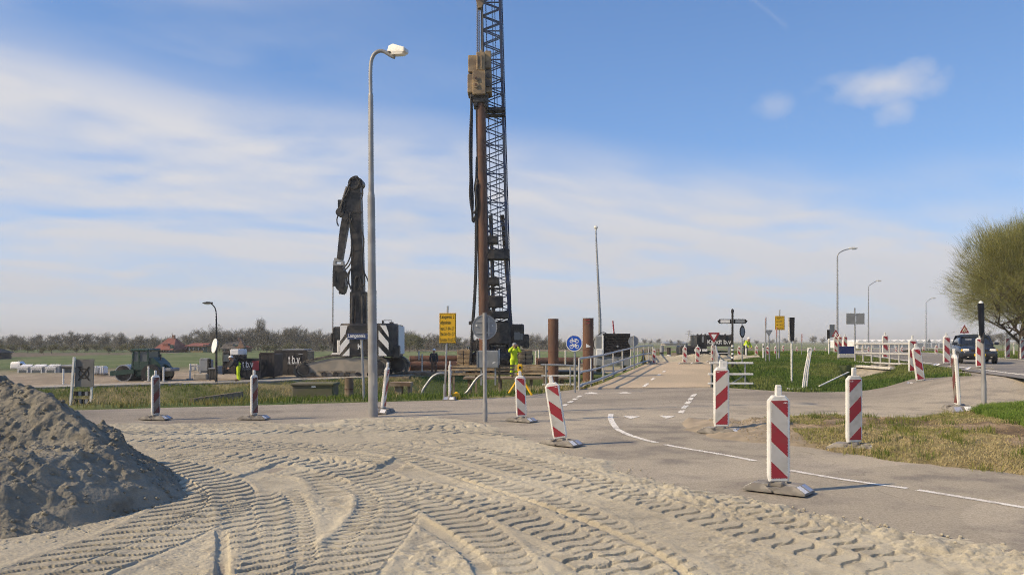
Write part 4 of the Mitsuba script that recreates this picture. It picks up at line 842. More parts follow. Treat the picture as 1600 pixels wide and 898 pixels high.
# crossed-out board
k = thing('closed_sign', 'grey sign board with a black crossed-out symbol between white posts, beside the soil heap', 'sign'); p = flat(112, 638, 0); Y = 21.3; zp = lambda py: zz(py, Y); xp = lambda px: (px - 800) / F * Y
part(k, 'post', beam((xp(110), Y, zp(636)), (xp(116), Y, zp(558)), .065, .05), 'm_white'); part(k, 'post', beam((xp(139), Y + .1, zp(628)), (xp(142), Y + .1, zp(562)), .05, .05), 'm_white')
b = part(k, 'panel', prism([(xp(115.5), zp(604)), (xp(144.5), zp(604)), (xp(145.5), zp(561)), (xp(117.5), zp(561))], .03, 'xz', Y + .035), 'm_boardback')
part(b, 'symbol', cat([ring((xp(130), Y + .03, zp(583.5)), 6.6 * Y / F, 8.2 * Y / F, .006), beam((xp(121.5), Y + .026, zp(573)), (xp(138.5), Y + .026, zp(594)), 2 * Y / F, .006, up=(0, 1, 0)), beam((xp(138.5), Y + .024, zp(573)), (xp(121.5), Y + .024, zp(594)), 2 * Y / F, .006, up=(0, 1, 0)), box((xp(124), Y + .028, zp(573.5)), (7 * Y / F, .006, 1.8 * Y / F))]), 'm_ink')
for i, py in enumerate((615, 627)):
    r_ = part(k, 'striped_board', box((xp(126.5), Y + .09, zp(py)), (27 * Y / F, .03, 7 * Y / F)), 'm_ink')
    for j in range(2): part(r_, 'white_block', box((xp(122.5 + j * 10), Y + .073, zp(py)), (4.5 * Y / F, .004, 6.6 * Y / F)), 'm_cabinet')
# ---------------------------------------------------------------- railings, rails and piles
def rail_run(k, P, heights, r, posts, pr, bs='m_galv', name='rail'):
    for h in heights: part(k, name, tube([q + [0, 0, h] for q in P], r, 10), bs, True)
    n = len(P) - 1
    for t in np.linspace(0, n, posts):
        i = min(int(t), n - 1); f = t - i; q = P[i] * (1 - f) + P[i + 1] * f
        part(k, 'post', tube([q - [0, 0, .05], q + [0, 0, heights[-1]]], pr, 10), bs, True)
k = thing('bridge_railing', 'arched galvanised railing along the left side of the bridge path', 'railing')
P = [np.array([x - .25, y, float(deck_z(np.float64(y)))]) for x, y in zip(*[np.interp(np.linspace(28.0, 55, 22), DL[:, 1], DL[:, 0]), np.linspace(28.0, 55, 22)])]
rail_run(k, P, [.12, .58, 1.08], .042, 10, .036, 'm_rail')
part(k, 'kerb', ribbon([p + [-.12, 0, 0] for p in P], [p + [.14, 0, 0] for p in P], lambda x, y: float(deck_z(np.float64(y))), 1, .10), 'm_conc')
k = thing('bridge_railing', 'dark railing along the right side of the bridge path, seen end-on', 'railing')
P = [np.array([x + .28, y, float(deck_z(np.float64(y)))]) for x, y in zip(*[np.interp(np.linspace(29.5, 55, 20), DR[:, 1], DR[:, 0]), np.linspace(29.5, 55, 20)])]
rail_run(k, P, [.18, .6, 1.08], .04, 12, .045, 'm_lamp')
part(k, 'kerb', cat([ribbon([p + [-.16, 0, 0] for p in P], [p + [.12, 0, 0] for p in P], lambda x, y: float(deck_z(np.float64(y))), 1, .10)]), 'm_conc')
k = thing('rail_barrier', 'white three-rail barrier at the right corner of the bridge path', 'barrier'); Y = 29.3; xp = lambda px: (px - 800) / F * Y
for py, x0 in ((567, 1108), (584.5, 1106), (599, 1106)): part(k, 'rail', rbox(((xp(x0) + xp(1177)) / 2, Y, zz(py, Y)), (xp(1177) - xp(x0), .05, .075), .015), 'm_white')
for px in (1112, 1165): part(k, 'post', tube([[xp(px), Y + .06, -.1], [xp(px), Y + .06, zz(566, Y)]], .03, 8), 'm_galv', True)
part(k, 'upright', rbox((xp(1133), Y - .02, zz(573, Y)), (.16, .06, .42), .02), 'm_white'); part(k, 'upright', rbox((xp(1124.5), Y - .02, zz(577, Y)), (.1, .06, .3), .02), 'm_white')
part(k, 'brace', beam((xp(1137), Y + .09, .05), (xp(1162), Y + .09, .42), .03), 'm_galv')
k = thing('rail_barrier', 'low grey pipe barrier with white lower rails at the left corner of the bridge path', 'barrier'); Y = 30.2; xp = lambda px: (px - 800) / F * Y
part(k, 'rail', tube([[xp(845), Y + .05, zz(570, Y)], [xp(868), Y, zz(570, Y)], [xp(902), Y, zz(571.5, Y)]], .04, 10), 'm_galv', True)
for py, a, b in ((587, 846, 901), (601, 847, 898)): part(k, 'rail', tube([[xp(a), Y, zz(py, Y)], [xp(b), Y, zz(py, Y)]], .028, 8), 'm_white', True)
for px in (853, 891): part(k, 'post', tube([[xp(px), Y, -.8], [xp(px), Y, zz(570, Y)]], .03, 8), 'm_galv', True)
k = thing('wooden_rail', 'long grey wooden rail with two boards in front of the piling rig', 'fence'); Y = 40; xp = lambda px: (px - 800) / F * Y
for py in (571.5, 576.5, 583.5): part(k, 'board', beam((xp(706), Y, zz(py + 1, Y)), (xp(854), Y - 3, zz(py - .5, Y - 3)), .05, .11), 'm_wood')
for f in (.02, .27, .52, .77, .98): part(k, 'post', beam((xp(706) * (1 - f) + (854 - 800) / F * 37 * f, Y - 3 * f + .1, -1.6), (xp(706) * (1 - f) + (854 - 800) / F * 37 * f, Y - 3 * f + .1, zz(571, Y - 3 * f)), .1), 'm_wood')
# bent pipe rails by the road
for pts, lb in (([(661, 621), (660, 612), (667, 600), (678, 587), (684, 584), (694, 583.5)], 'bent pale pipe rail left of the yellow text sign'), ([(727, 615), (738, 601), (752, 586), (760, 584)], 'slanting pale pipe rail left of the round sign pole')):
    Y = 25.2; single('pipe_rail', lb, 'pipe rail', tube(spline([W(a, b, Y) for a, b in pts], .1), .045, 10), 'm_galv', True)
k = thing('warning_lamp_foot', 'bright yellow plastic beacon foot lying at the foot of the edge-on beacon', 'beacon foot'); q = hit(713, 623)
part(k, 'slab', hull([q + np.array(v) for v in [(-.14, -.2, 0), (.14, -.2, 0), (-.14, .2, 0), (.14, .2, 0), (-.08, -.14, .16), (.08, -.14, .16), (-.08, .14, .16), (.08, .14, .16)]]), 'm_yellow'); part(k, 'socket', rbox(q + [0, 0, .17], (.1, .1, .08), .02), 'm_yellow')
k = thing('thin_pole', 'bare grey pole right in front of the excavator, left of the tall lamp post', 'pole'); q = W(569.5, 630, 23.2); part(k, 'tube', tube([q - [0, 0, .2], W(565, 532, 23.2)], [.042, .034], 10), 'm_galv', True); part(k, 'cap', tube([W(565, 533, 23.2), W(565, 531, 23.2)], .045, 10), 'm_galv')
def steel_pile(px, yt, yb, Y, wpx, label, bs='m_rust2', marks=False, group='rusty steel tube piles'):
    k = thing('steel_pile', label, 'pile', group); s = Y / F; r = wpx / 2 * s; x = (px - 800) / F * Y
    n = 28; a = np.arange(n) * 2 * np.pi / n
    m = lathe([(r - .018, zz(yb, Y) - 1.0), (r, zz(yb, Y) - 1.0), (r, zz(yt, Y)), (r - .018, zz(yt, Y)), (r - .018, zz(yb, Y) - 1.0)], n, (x, Y, 0)); part(k, 'tube', m, bs, 40)
    for py in ((yt + (yb - yt) * .45), ): part(k, 'weld_seam', lathe([(r - .002, -.02), (r + .006, -.01), (r + .006, .01), (r - .002, .02)], n, (x, Y, zz(py, Y))), 'm_rust')
    if marks:
        for dy in (4, 9): part(k, 'chalk_mark', moved(prism([(-.05, 0), (.16, .02), (.16, .06), (-.05, .03)], .004, 'xz', 0), (x - .1, Y - r - .003, zz(yt + dy, Y))), 'm_red')
        part(k, 'chalk_mark', moved(prism([(-.1, 0), (.12, .05), (-.1, .18)], .004, 'xz', 0), (x - .02, Y - r - .003, zz(yt + 46, Y))), 'm_letter')
steel_pile(864.5, 498, 612, 36, 16.4, 'left one of the two rusty steel tube piles beside the blue cycle sign')
steel_pile(919, 497, 606, 36, 17.0, 'right one of the two rusty piles, with red chalk marks near its top', marks=True)
steel_pile(545.5, 590, 629, 24, 13.5, 'short brown pile stump at the road edge below the excavator', 'm_wood', group=None)
k = thing('timber_stand', 'short dark timber stand with a slab on top, just right of the tall lamp post', 'timber stand'); Y = 27
part(k, 'slab', box(W(627, 599.5, Y), (33 * Y / F, .7, .12)), 'm_mat'); part(k, 'leg', box(W(629, 611, Y) + [-.12, 0, -.1], (.22, .5, .55)), 'm_mat'); part(k, 'leg', box(W(640, 611, Y) + [0, .05, -.1], (.1, .4, .55)), 'm_mat')
k = thing('culvert_box', 'low mossy concrete culvert box set in the ditch bank, left of the pile stump', 'culvert'); Y = 34
Mn('m_moss', (.12, .112, .085), (.10, .105, .055), 1.5, .95)
part(k, 'headwall', rbox(W(493, 613, Y), (64 * Y / F, 1.1, 26 * Y / F), .05), 'm_moss'); part(k, 'cap', rbox(W(493, 599.5, Y), (67 * Y / F, 1.25, .10), .03), 'm_moss'); part(k, 'label_plate', box(W(495, 602.5, Y) + [0, -.57, 0], (.18, .02, .07)), 'm_letter')
k = thing('plank', 'long dark plank lying aslant in the grass of the ditch bank', 'plank'); part(k, 'board', beam(W(300, 634, 27), W(378, 620.5, 34), .12, .5), 'm_wood')
k = thing('steel_plate_track', 'row of pale steel road plates along the edge of the building site', 'road plates')
for i in range(9):
    a, b = np.array([-24.5 + i * 1.95, 0, 0]), np.array([-24.5 + (i + 1) * 1.95 - .05, 0, 0]); ya, yb_ = float(ybank(a[0])), float(ybank(b[0]))
    m = trimesh.Trimesh([[a[0], ya + .1, PLAT + .10], [b[0], yb_ + .1, PLAT + .10 + .02 * (i % 3)], [b[0], yb_ + 2.7, PLAT + .10], [a[0], ya + 2.7, PLAT + .10]] + [[a[0], ya + .1, PLAT - .02], [b[0], yb_ + .1, PLAT - .02], [b[0], yb_ + 2.7, PLAT - .02], [a[0], ya + 2.7, PLAT - .02]], [[0, 1, 2], [0, 2, 3], [4, 6, 5], [4, 7, 6], [0, 4, 5], [0, 5, 1], [1, 5, 6], [1, 6, 2], [2, 6, 7], [2, 7, 3], [3, 7, 4], [3, 4, 0]], process=False); part(k, 'plate', m, 'm_conc')
# timber mats under the machines
def mat(px0, px1, py, Y, label, n=5, th=.22, grp='timber mats laid out under the machines'):
    k = thing('timber_mat', label, 'timber mat', grp); a, b = W(px0, py, Y), W(px1, py, Y)
    for j in range(n): part(k, 'beam', box(((a[0] + b[0]) / 2, Y + j * .95, a[2] - th / 2 - .004 * (j % 2)), (b[0] - a[0], .9, th)), 'm_mat')
mat(466, 640, 588, 54.0, 'long timber mat under the tracks of the excavator', 5)
mat(618, 726, 581, 57.5, 'timber mat lying between the excavator and the piling rig', 4)
mat(640, 760, 566, 62, 'far timber mat beyond the worker in brown', 4, .3)
mat(708, 850, 573.5, 59.5, 'timber mat under the tracks of the piling rig', 6, .3)
mat(845, 930, 568, 61, 'timber mat behind the two rusty piles', 5, .25)
for a, b, py, Y, lb in ((640, 735, 562, 66, 'long rusty pipe lying across the site left of the piling rig'), (640, 712, 572, 60, 'rusty pipe lying on the mats beside the worker in brown'), (838, 905, 566, 58, 'rusty pipe lying behind the two piles')):
    k = thing('lying_pipe', lb, 'pipe'); c0, c1 = W(a, py, Y), W(b, py - 1.5, Y + 1); part(k, 'tube', tube([c0, c1], .33, 18, cap=False), 'm_rust2', True); part(k, 'end_ring', tube([c0, c0 + (c1 - c0) * .01], .345, 18), 'm_rust')
for px, yt, yb, lb in ((654.5, 548, 560, 'left one of two pale stakes by the worker in brown'), (659.5, 553, 578, 'right one of two pale stakes by the worker in brown'), (837, 548, 570, 'left one of two pale stakes beside the rig track'), (842, 546, 570, 'right one of two pale stakes beside the rig track'), (883.5, 547, 570, 'pale stake between the rusty pile and the blue sign')):
    Y = 58; single('stake', lb, 'stake', tube([W(px, yb + 2, Y), W(px, yt, Y)], .055, 8), 'm_paint', True, group='pale stakes on the site')
# ---------------------------------------------------------------- piling excavator seen from behind
Y = 55.5; s = Y / F; X_ = lambda px: (px - 800) / F * Y; Z_ = lambda py: zz(py, Y)
k = thing('excavator', 'black and white crawler excavator with a raised boom, seen from behind', 'excavator')
def track_shape(x0, x1, zb, zt, r0):
    L = x1 - x0; return sg.Polygon([(x0 + .0, zb + .45), (x0 + .12, zb + .2), (x0 + .5, zb), (x1 - .7, zb), (x1 - .2, zb + .25), (x1, zb + .75), (x1 - .1, zt - .35), (x1 - .5, zt - .08), (x1 - 1.3, zt), (x0 + 2.4, zt), (x0 + .7, zt - .38), (x0 + .15, zt - .72)]).buffer(.06)
def crawler(k, x0, x1, zb, zt, y0, w, pads=True):
    sh = track_shape(x0, x1, zb, zt, 0); t = part(k, 'track', prism(sh.difference(sh.buffer(-.10)), w, 'xz', y0), 'm_steelmud')
    part(t, 'track_frame', prism(sh.buffer(-.16), w * .7, 'xz', y0 + w * .12), 'm_frame')
    c = np.array(sh.exterior.coords); c = resample(np.stack([c[:, 0], c[:, 1]], 1), .26); ctr = np.array(sh.centroid.coords[0])
    for i in range(len(c) - 1):
        a, b = c[i], c[i + 1]; d = (b - a) / np.linalg.norm(b - a); n = np.array([d[1], -d[0]]); m = (a + b) / 2 + n * .03
        if (m - ctr) @ n < 0: m = (a + b) / 2 - n * .03
        part(t, 'track_pad', beam((m[0] - d[0] * .10, y0 + w / 2, m[1] - d[1] * .10), (m[0] + d[0] * .10, y0 + w / 2, m[1] + d[1] * .10), w + .06, .07, up=(n[0], 0, n[1])), 'm_steelmud')
    for i in range(6): part(t, 'roller', disc((x0 + 1.2 + i * (x1 - x0 - 2.4) / 5, y0 - .0, zb + .22), .17, .1, 1, 14), 'm_machine', 30)
    for xx, r in ((x0 + .62, .36), (x1 - .72, .5)): part(t, 'drive_wheel', disc((xx, y0 + .02, zb + .2 + r), r, .2, 1, 20), 'm_machine', 30)
    for i in range(3): part(t, 'step', box(((x0 + x1) / 2 - 1.2 + i * .9, y0 - .04, zb + .42), (.7, .16, .07)), 'm_steelmud')
M_('m_banner', (.035, .06, .16), .5); Mn('m_steelmud', (.20, .175, .14), (.11, .10, .085), 3, .7); Mn('m_frame', (.27, .25, .21), (.36, .32, .26), 2, .8)
crawler(k, X_(472), X_(612), Z_(588), Z_(556), Y - 1.9, .75)
crawler(k, X_(494), X_(634), Z_(586), Z_(557), Y + 1.1, .75)
part(k, 'car_body', rbox((X_(556), Y, Z_(570)), (2.6, 3.0, .9), .2), 'm_machine')
zb, zt = Z_(556.5), Z_(506)
bx0, bx1 = X_(534), X_(624)
plan = [(bx0, Y - .6), (bx0 + .25, Y - 1.5), (bx0 + .9, Y - 1.95), (bx1 - .9, Y - 1.95), (bx1 - .25, Y - 1.5), (bx1, Y - .6), (bx1, Y + 2.6), (bx0, Y + 2.6)]
cw = part(k, 'counterweight', hull([(x, y, z) for x, y in plan[:6] for z in (zb + .08, zt - .15)] + [(x * .98 + .02 * X_(579), y + .1, zt) for x, y in plan[:6]] + [(x, y + .08, zb) for x, y in plan[:6]]), 'm_machine', 25)
part(k, 'engine_cover', hull([(x, y, z) for x, y in [(bx0 + .1, Y - .5), (bx1 - .1, Y - .5), (bx1 - .1, Y + 2.6), (bx0 + .1, Y + 2.6)] for z in (zb, zt - .05)]), 'm_machine')
def chev(pts, n=1):   # white blocks on the rear face
    part(cw, 'white_block', prism(pts, .03, 'xz', Y - 1.985), 'm_letter')
fx = lambda px: X_(px) ; 
chev([(fx(541), Z_(533)), (fx(541), Z_(509.5)), (fx(552), Z_(509.5)), (fx(549), Z_(522))]); chev([(fx(541), Z_(552)), (fx(541), Z_(540)), (fx(555), Z_(522)), (fx(555), Z_(535))]); chev([(fx(544), Z_(555)), (fx(555), Z_(543)), (fx(555), Z_(555))])
chev([(fx(601), Z_(509)), (fx(610), Z_(509)), (fx(614), Z_(521)), (fx(614), Z_(527))]); chev([(fx(599), Z_(517)), (fx(599), Z_(530)), (fx(614), Z_(546)), (fx(614), Z_(535))]); chev([(fx(599), Z_(541)), (fx(599), Z_(555)), (fx(612), Z_(555))])
part(cw, 'name_banner', box((X_(569), Y - 2.0, Z_(525.5)), (34 * s, .03, 9 * s)), 'm_banner'); part(cw, 'lettering', text('Langereis', .22, (X_(566), Y - 2.018, Z_(525.5)), 1.15), 'm_letter'); part(cw, 'lettering', text('K', .34, (X_(571), Y - 1.97, Z_(541)), .3), 'm_letter'); part(cw, 'lettering', text('b.v.', .3, (X_(592), Y - 1.97, Z_(541)), .4), 'm_letter'); part(cw, 'lettering', text('V', .2, (X_(593), Y - 1.97, Z_(522)), .26), 'm_letter')
part(k, 'side_panel', rbox((bx1 + .05, Y + .6, (zb + zt) / 2), (.12, 2.6, zt - zb - .3), .04), 'm_letter')
part(k, 'fuel_tank', rbox((X_(621), Y - .8, Z_(549)), (.55, .8, .9), .08), 'm_machine')
cb = part(k, 'cab', hull([(X_(519) + a, Y + .3 + b, z) for a, b in ((0, 0), (.75, 0), (.75, 1.7), (0, 1.7)) for z in (Z_(553), Z_(513))] + [(X_(519) + a, Y + .45 + b, Z_(510)) for a, b in ((.1, 0), (.7, 0), (.7, 1.4), (.1, 1.4))]), 'm_machine')
part(cb, 'rear_window', box((X_(519) + .36, Y + .29, Z_(521)), (.5, .03, .75)), 'm_glass'); part(cb, 'lower_panel', rbox((X_(530), Y + .26, Z_(541)), (.42, .06, .85), .03), 'm_letter'); part(cb, 'lower_panel', rbox((X_(525), Y + .25, Z_(553)), (.7, .1, .18), .03), 'm_letter'); part(cb, 'window_bar', cat([box((X_(519) + .08, Y + .27, Z_(525)), (.06, .05, 1.3)), box((X_(519) + .7, Y + .27, Z_(525)), (.06, .05, 1.3))]), 'm_machine')
part(k, 'exhaust', tube([(X_(597), Y + .3, zt - .1), (X_(597), Y + .3, Z_(500))], .06, 10), 'm_machine', True); part(k, 'handrail', tube([(X_(600), Y, zt), (X_(600), Y, zt + .25), (X_(612), Y, zt + .25), (X_(612), Y, zt)], .025, 6), 'm_machine')
part(k, 'mirror', rbox((X_(609), Y + .8, Z_(504)), (.3, .1, .14), .02), 'm_machine')
Bm = lambda px, py, dy=0: np.array([X_(px), Y + 1.0 + dy, Z_(py)])
lb = part(k, 'lower_boom', hull([Bm(a, b, c) for a, b in ((544, 510), (571, 510), (544.5, 455), (570, 455)) for c in (-.5, .6)]), 'm_machine')
part(lb, 'ram', tube([Bm(549, 508, -.7), Bm(550, 462, -.7)], .12, 10), 'm_machine', True); part(lb, 'ram', tube([Bm(566, 508, -.7), Bm(565, 462, -.7)], .12, 10), 'm_machine', True)
ub = part(k, 'upper_boom', hull([Bm(a, b, c) for a, b in ((546, 456), (565.5, 456), (544.5, 285), (560.5, 290), (547, 279), (559, 279)) for c in (-.4, .4)]), 'm_machine')
for i in range(5): part(ub, 'stiffener', beam(Bm(546, 300 + i * 30, -.42), Bm(563.5, 300 + i * 30, -.42), .06, .1), 'm_dark')
part(k, 'boom_head', cat([disc(Bm(551, 284), .42, 1.1, 1, 18), disc(Bm(557, 283), .34, 1.0, 1, 18)]), 'm_machine', 30)
st = part(k, 'stick', hull([Bm(a, b, c) for a, b in ((545, 282), (552, 284), (540, 286), (531, 345), (540, 347), (523, 402), (531, 404), (527, 360)) for c in (-.35, .25)]), 'm_machine')
part(st, 'stick_ram', tube([Bm(540, 290, -.5), Bm(528, 330, -.5)], .10, 10), 'm_machine', True); part(st, 'linkage', cat([disc(Bm(529, 330, -.3), .30, .6, 1, 16), disc(Bm(537, 337, -.3), .24, .5, 1, 16), box(Bm(531, 318, -.4), (.5, .2, .7))]), 'm_machine')
vb = part(k, 'gripper', hull([Bm(a, b, c) for a, b in ((518, 414), (532, 414), (517, 430), (536, 428), (537, 446), (534, 457), (524, 452), (517, 440)) for c in (-.5, .5)]), 'm_machine')
part(vb, 'coupler', cat([box(Bm(524.5, 404), (.55, .5, .25)), box(Bm(518.5, 409), (.16, .5, .3)), box(Bm(531, 409), (.16, .5, .3)), box(Bm(525, 412), (.75, .6, .12))]), 'm_lamp'); part(vb, 'jaw', cat([box(Bm(520, 434, -.45), (.2, .3, 1.1)), box(Bm(533, 440, -.45), (.3, .3, .8)), disc(Bm(534, 428, -.5), .3, .2, 1, 14)]), 'm_dark'); part(vb, 'jaw', hull([Bm(a, b, c) for a, b in ((525, 448), (534, 448), (533, 459), (526, 458)) for c in (-.3, .3)]), 'm_machine')
part(k, 'hanging_cable', tube([Bm(517.3, 430, -.4), Bm(517, 478, -.4), Bm(516.8, 520, -.4)], .045, 6), 'm_lamp', True); part(k, 'cable_weight', tube([Bm(515.8, 520, -.4), Bm(515.5, 536, -.4)], .11, 8), 'm_machine', True)
hoses = [[(544.5, 290), (541, 300), (535, 310), (532, 322)], [(559, 283), (563.5, 290), (563, 310)], [(546, 330), (547, 370), (546.5, 395), (540, 412), (534, 419)], [(548, 340), (548.5, 380), (546, 410), (537, 421)], [(563, 360), (564.5, 400), (565.5, 420), (571, 432), (574, 440)], [(563, 380), (565, 410), (567, 428), (567, 445), (560, 448)],
         [(546, 420), (541, 430), (541, 440), (546, 447), (548, 456)], [(549, 415), (543, 432), (547, 452)], [(556, 430), (553, 440), (554, 452)], [(560, 430), (562, 440), (559, 452)], [(526, 336), (524.5, 345), (527, 352)], [(538, 342), (542, 350), (541, 340)], [(547, 279), (552, 274), (558, 276), (561, 285)], [(550, 279), (554, 273), (560, 279)], [(545, 284), (548, 276), (554, 277), (557, 290)], [(546, 283), (536, 305), (531, 330)]]
for h_ in hoses: part(k, 'hose', tube(spline([Bm(a, b, -.62) for a, b in h_], .15), .05, 6), 'm_dark', True)
part(k, 'toolbox', rbox(Bm(575.5, 449), (.3, .4, .95), .04), 'm_machine')
# ---------------------------------------------------------------- piling rig
Y = 62.0; s = Y / F; X_ = lambda px: (px - 800) / F * Y; Z_ = lambda py: zz(py, Y)
k = thing('piling_rig', 'tall crawler piling rig with a dark blue lattice leader', 'piling rig')
R = lambda px, py, dy=0: np.array([X_(px), Y + dy, Z_(py)])
for a, b, c in ((714, 737, 'm_steelmud'), (808, 834, 'm_steelmud')):
    t = part(k, 'track', rbox(((X_(a) + X_(b)) / 2, Y + 2.2, (Z_(548) + Z_(573)) / 2), (X_(b) - X_(a) - .1, 5.6, Z_(548) - Z_(573) - .1), .3), 'm_machine')
    for i in range(4):
        for j in (-1, 1): part(t, 'track_pad', rbox(((X_(a) + X_(b)) / 2 + j * .27, Y - .62, Z_(550.5 + i * 6.4)), (.5, .14, .27), .03), 'm_tan')
    for i in range(4): part(t, 'track_pad', rbox(((X_(a) + X_(b)) / 2, Y + .1 + i * 1.3, Z_(547.5)), (1.05, .35, .1), .03), 'm_tan')
part(k, 'undercarriage', rbox(((X_(737) + X_(808)) / 2, Y + 1.9, Z_(561)), (X_(808) - X_(737), 3.6, 1.1), .15), 'm_machine')
hs = part(k, 'machine_house', cat([rbox(((X_(752) + X_(813)) / 2, Y + 3, Z_(532)), (X_(813) - X_(752), 4.5, 1.9), .1), rbox((X_(808), Y + 2.2, Z_(523)), (1.1, 3, 1.7), .1), rbox((X_(822), Y + 2, Z_(533)), (.5, 3, 1.1), .08), rbox(((X_(735) + X_(760)) / 2, Y + 2.4, Z_(540)), (1.2, 3, .9), .08)]), 'm_machine')
for i in range(7): part(hs, 'louvre', box((X_(796 + i * 3), Y + .66, Z_(520)), (.06, .08, 1.1)), 'm_dark')
part(hs, 'ledge', box(((X_(752) + X_(818)) / 2, Y + .62, Z_(540)), (X_(818) - X_(752), .3, .08)), 'm_lamp'); part(hs, 'headlamp', disc(R(777, 537, .5), .12, .1, 1, 14), 'm_lens')
cbn = part(k, 'cab', hull([R(a, b, c) for a, b in ((803, 516), (817, 518), (803, 540), (819, 540)) for c in (.3, 1.9)]), 'm_machine'); part(cbn, 'window', box(R(808, 525, .27), (.45, .04, .6)), 'm_glassy'); part(cbn, 'window', box(R(815, 526, .27), (.2, .04, .5)), 'm_glassy')
for px in (757, 772, 790, 800): part(k, 'handrail_post', tube([R(px, 513, .8), R(px, 505, .8)], .03, 6), 'm_machine')
part(k, 'handrail', tube([R(757, 505, .8), R(800, 505, .8)], .03, 6), 'm_machine')
for a, b, c, d in ((762, 545, 775, 556), (776, 543, 770, 560), (797, 541, 803, 556), (745, 530, 741, 552)): part(k, 'hose', tube(spline([R(a, b, .4), R((a + c) / 2 + 2, (b + d) / 2 + 2, .1), R(c, d, .3)], .1), .06, 6), 'm_dark', True)
part(k, 'exhaust', tube([R(799, 512, 2), R(799, 501, 2)], .09, 10), 'm_machine', True)
part(k, 'mirror', rbox(R(816.5, 517.5, .4), (.22, .12, .36), .04), 'm_machine'); part(k, 'mirror', rbox(R(817.5, 525.5, .4), (.22, .12, .36), .04), 'm_machine'); part(k, 'mirror_bracket', tube([R(812, 512, .6), R(816, 512, .4), R(817, 530, .4)], .03, 6), 'm_machine')
dw = part(k, 'winch_drum', disc(R(786, 560, .2), .62, .9, 0, 22), 'm_machine', 30); part(dw, 'flange', disc(R(780, 560, .2), .74, .1, 0, 22), 'm_paint', 30); part(dw, 'flange', disc(R(793, 560, .2), .74, .1, 0, 22), 'm_machine', 30)
part(k, 'floodlight', rbox(R(735, 504.5, -.2), (.22, .2, .28), .04), 'm_machine'); part(k, 'light_arm', tube([R(736, 505, -.2), R(742, 500, .2)], .04, 6), 'm_machine')
# leader: four chords with zigzag bracing, leaning a little to the left
LT = 1.0; N_ = 30
def mastpt(py, side, back):
    f = (500 - py) / 500.0; cx = 779.5 - 13 * f; w = 15.8 - 1.2 * (f > .0) * f; return R(cx + side * w, py, .75 + (1.15 if back else 0))
top = -70
for sd in (-1, 1):
    for bk in (0, 1): part(k, 'chord', beam(mastpt(548, sd, bk), mastpt(top, sd, bk), .17 if sd < 0 else .21), 'm_mast')
part(k, 'side_rail', beam(mastpt(548, 1.22, 0), mastpt(top, 1.22, 0), .09), 'm_mast'); part(k, 'guide_rail', beam(mastpt(548, -.55, 0) + [0, -.12, 0], mastpt(top, -.55, 0) + [0, -.12, 0], .07), 'm_mast'); part(k, 'ladder_rail', beam(mastpt(548, .12, 0), mastpt(top, .12, 0), .06), 'm_mast'); part(k, 'ladder_rail', beam(mastpt(548, .40, 0), mastpt(top, .40, 0), .05), 'm_mast')
ys = np.linspace(540, top, 28)
for i in range(len(ys) - 1):
    a, b, m_ = ys[i], ys[i + 1], (ys[i] + ys[i + 1]) / 2
    part(k, 'brace', beam(mastpt(a, -1, 0), mastpt(m_, 1, 0), .075), 'm_mast'); part(k, 'brace', beam(mastpt(m_, 1, 0), mastpt(b, -1, 0), .075), 'm_mast')
    part(k, 'brace', beam(mastpt(a, 1, 1), mastpt(m_, -1, 1), .075), 'm_mast'); part(k, 'brace', beam(mastpt(m_, -1, 1), mastpt(b, 1, 1), .075), 'm_mast')
    part(k, 'brace', beam(mastpt(a, 1, 0), mastpt(b, 1, 1), .07), 'm_mast'); part(k, 'brace', beam(mastpt(a, -1, 0), mastpt(b, -1, 1), .07), 'm_mast')
    if i % 2 == 0: part(k, 'strut', beam(mastpt(a, -1, 0), mastpt(a, 1, 0), .085), 'm_mast')
for y0, y1, x0, x1, d in ((166, 172, 754, 790, .5), (176, 179, 758, 790, .5), (368, 380, 758, 778, .8), (389, 405, 760, 796, .9), (433, 445, 762, 780, .8), (449, 452, 762, 784, .5), (462, 480, 762, 786, .9), (486, 497, 762, 795, 1.0)):
    part(k, 'mast_bracket', rbox(((X_(x0) + X_(x1)) / 2, Y + .6, (Z_(y0) + Z_(y1)) / 2), (X_(x1) - X_(x0), d * 1.5, Z_(y0) - Z_(y1)), .05), 'm_machine')
part(k, 'mast_foot', cat([rbox(R(779, 520, 1.0), (1.7, 1.9, 1.8), .1), beam(R(768, 500, .6), R(762, 548, .3), .3), beam(R(792, 500, .6), R(796, 548, .3), .3)]), 'm_machine')
part(k, 'back_stay', tube([mastpt(330, .6, 1), R(800, 530, 5)], .16, 10), 'm_machine', True); part(k, 'back_stay', tube([mastpt(330, -.6, 1), R(770, 530, 5)], .16, 10), 'm_machine', True)
hk = part(k, 'hook_block', hull([R(a, b, c) for a, b in ((744, -12), (756, -12), (757, 6), (753, 18), (748, 19), (744, 4)) for c in (-.8, -.2)]), 'm_tan'); part(hk, 'sheave', disc(R(750, 2, -.85), .24, .12, 1, 18), 'm_machine', 30)
for x0, x1, y1 in ((747, 747.5, 92), (749, 749.5, 96), (751.5, 752.5, 94), (754, 755, 96), (745.6, 745.9, 100)): part(k, 'rope', tube([R(x0, -60, -.5), R(x1, y1, -.5)], .035, 5), 'm_machine')
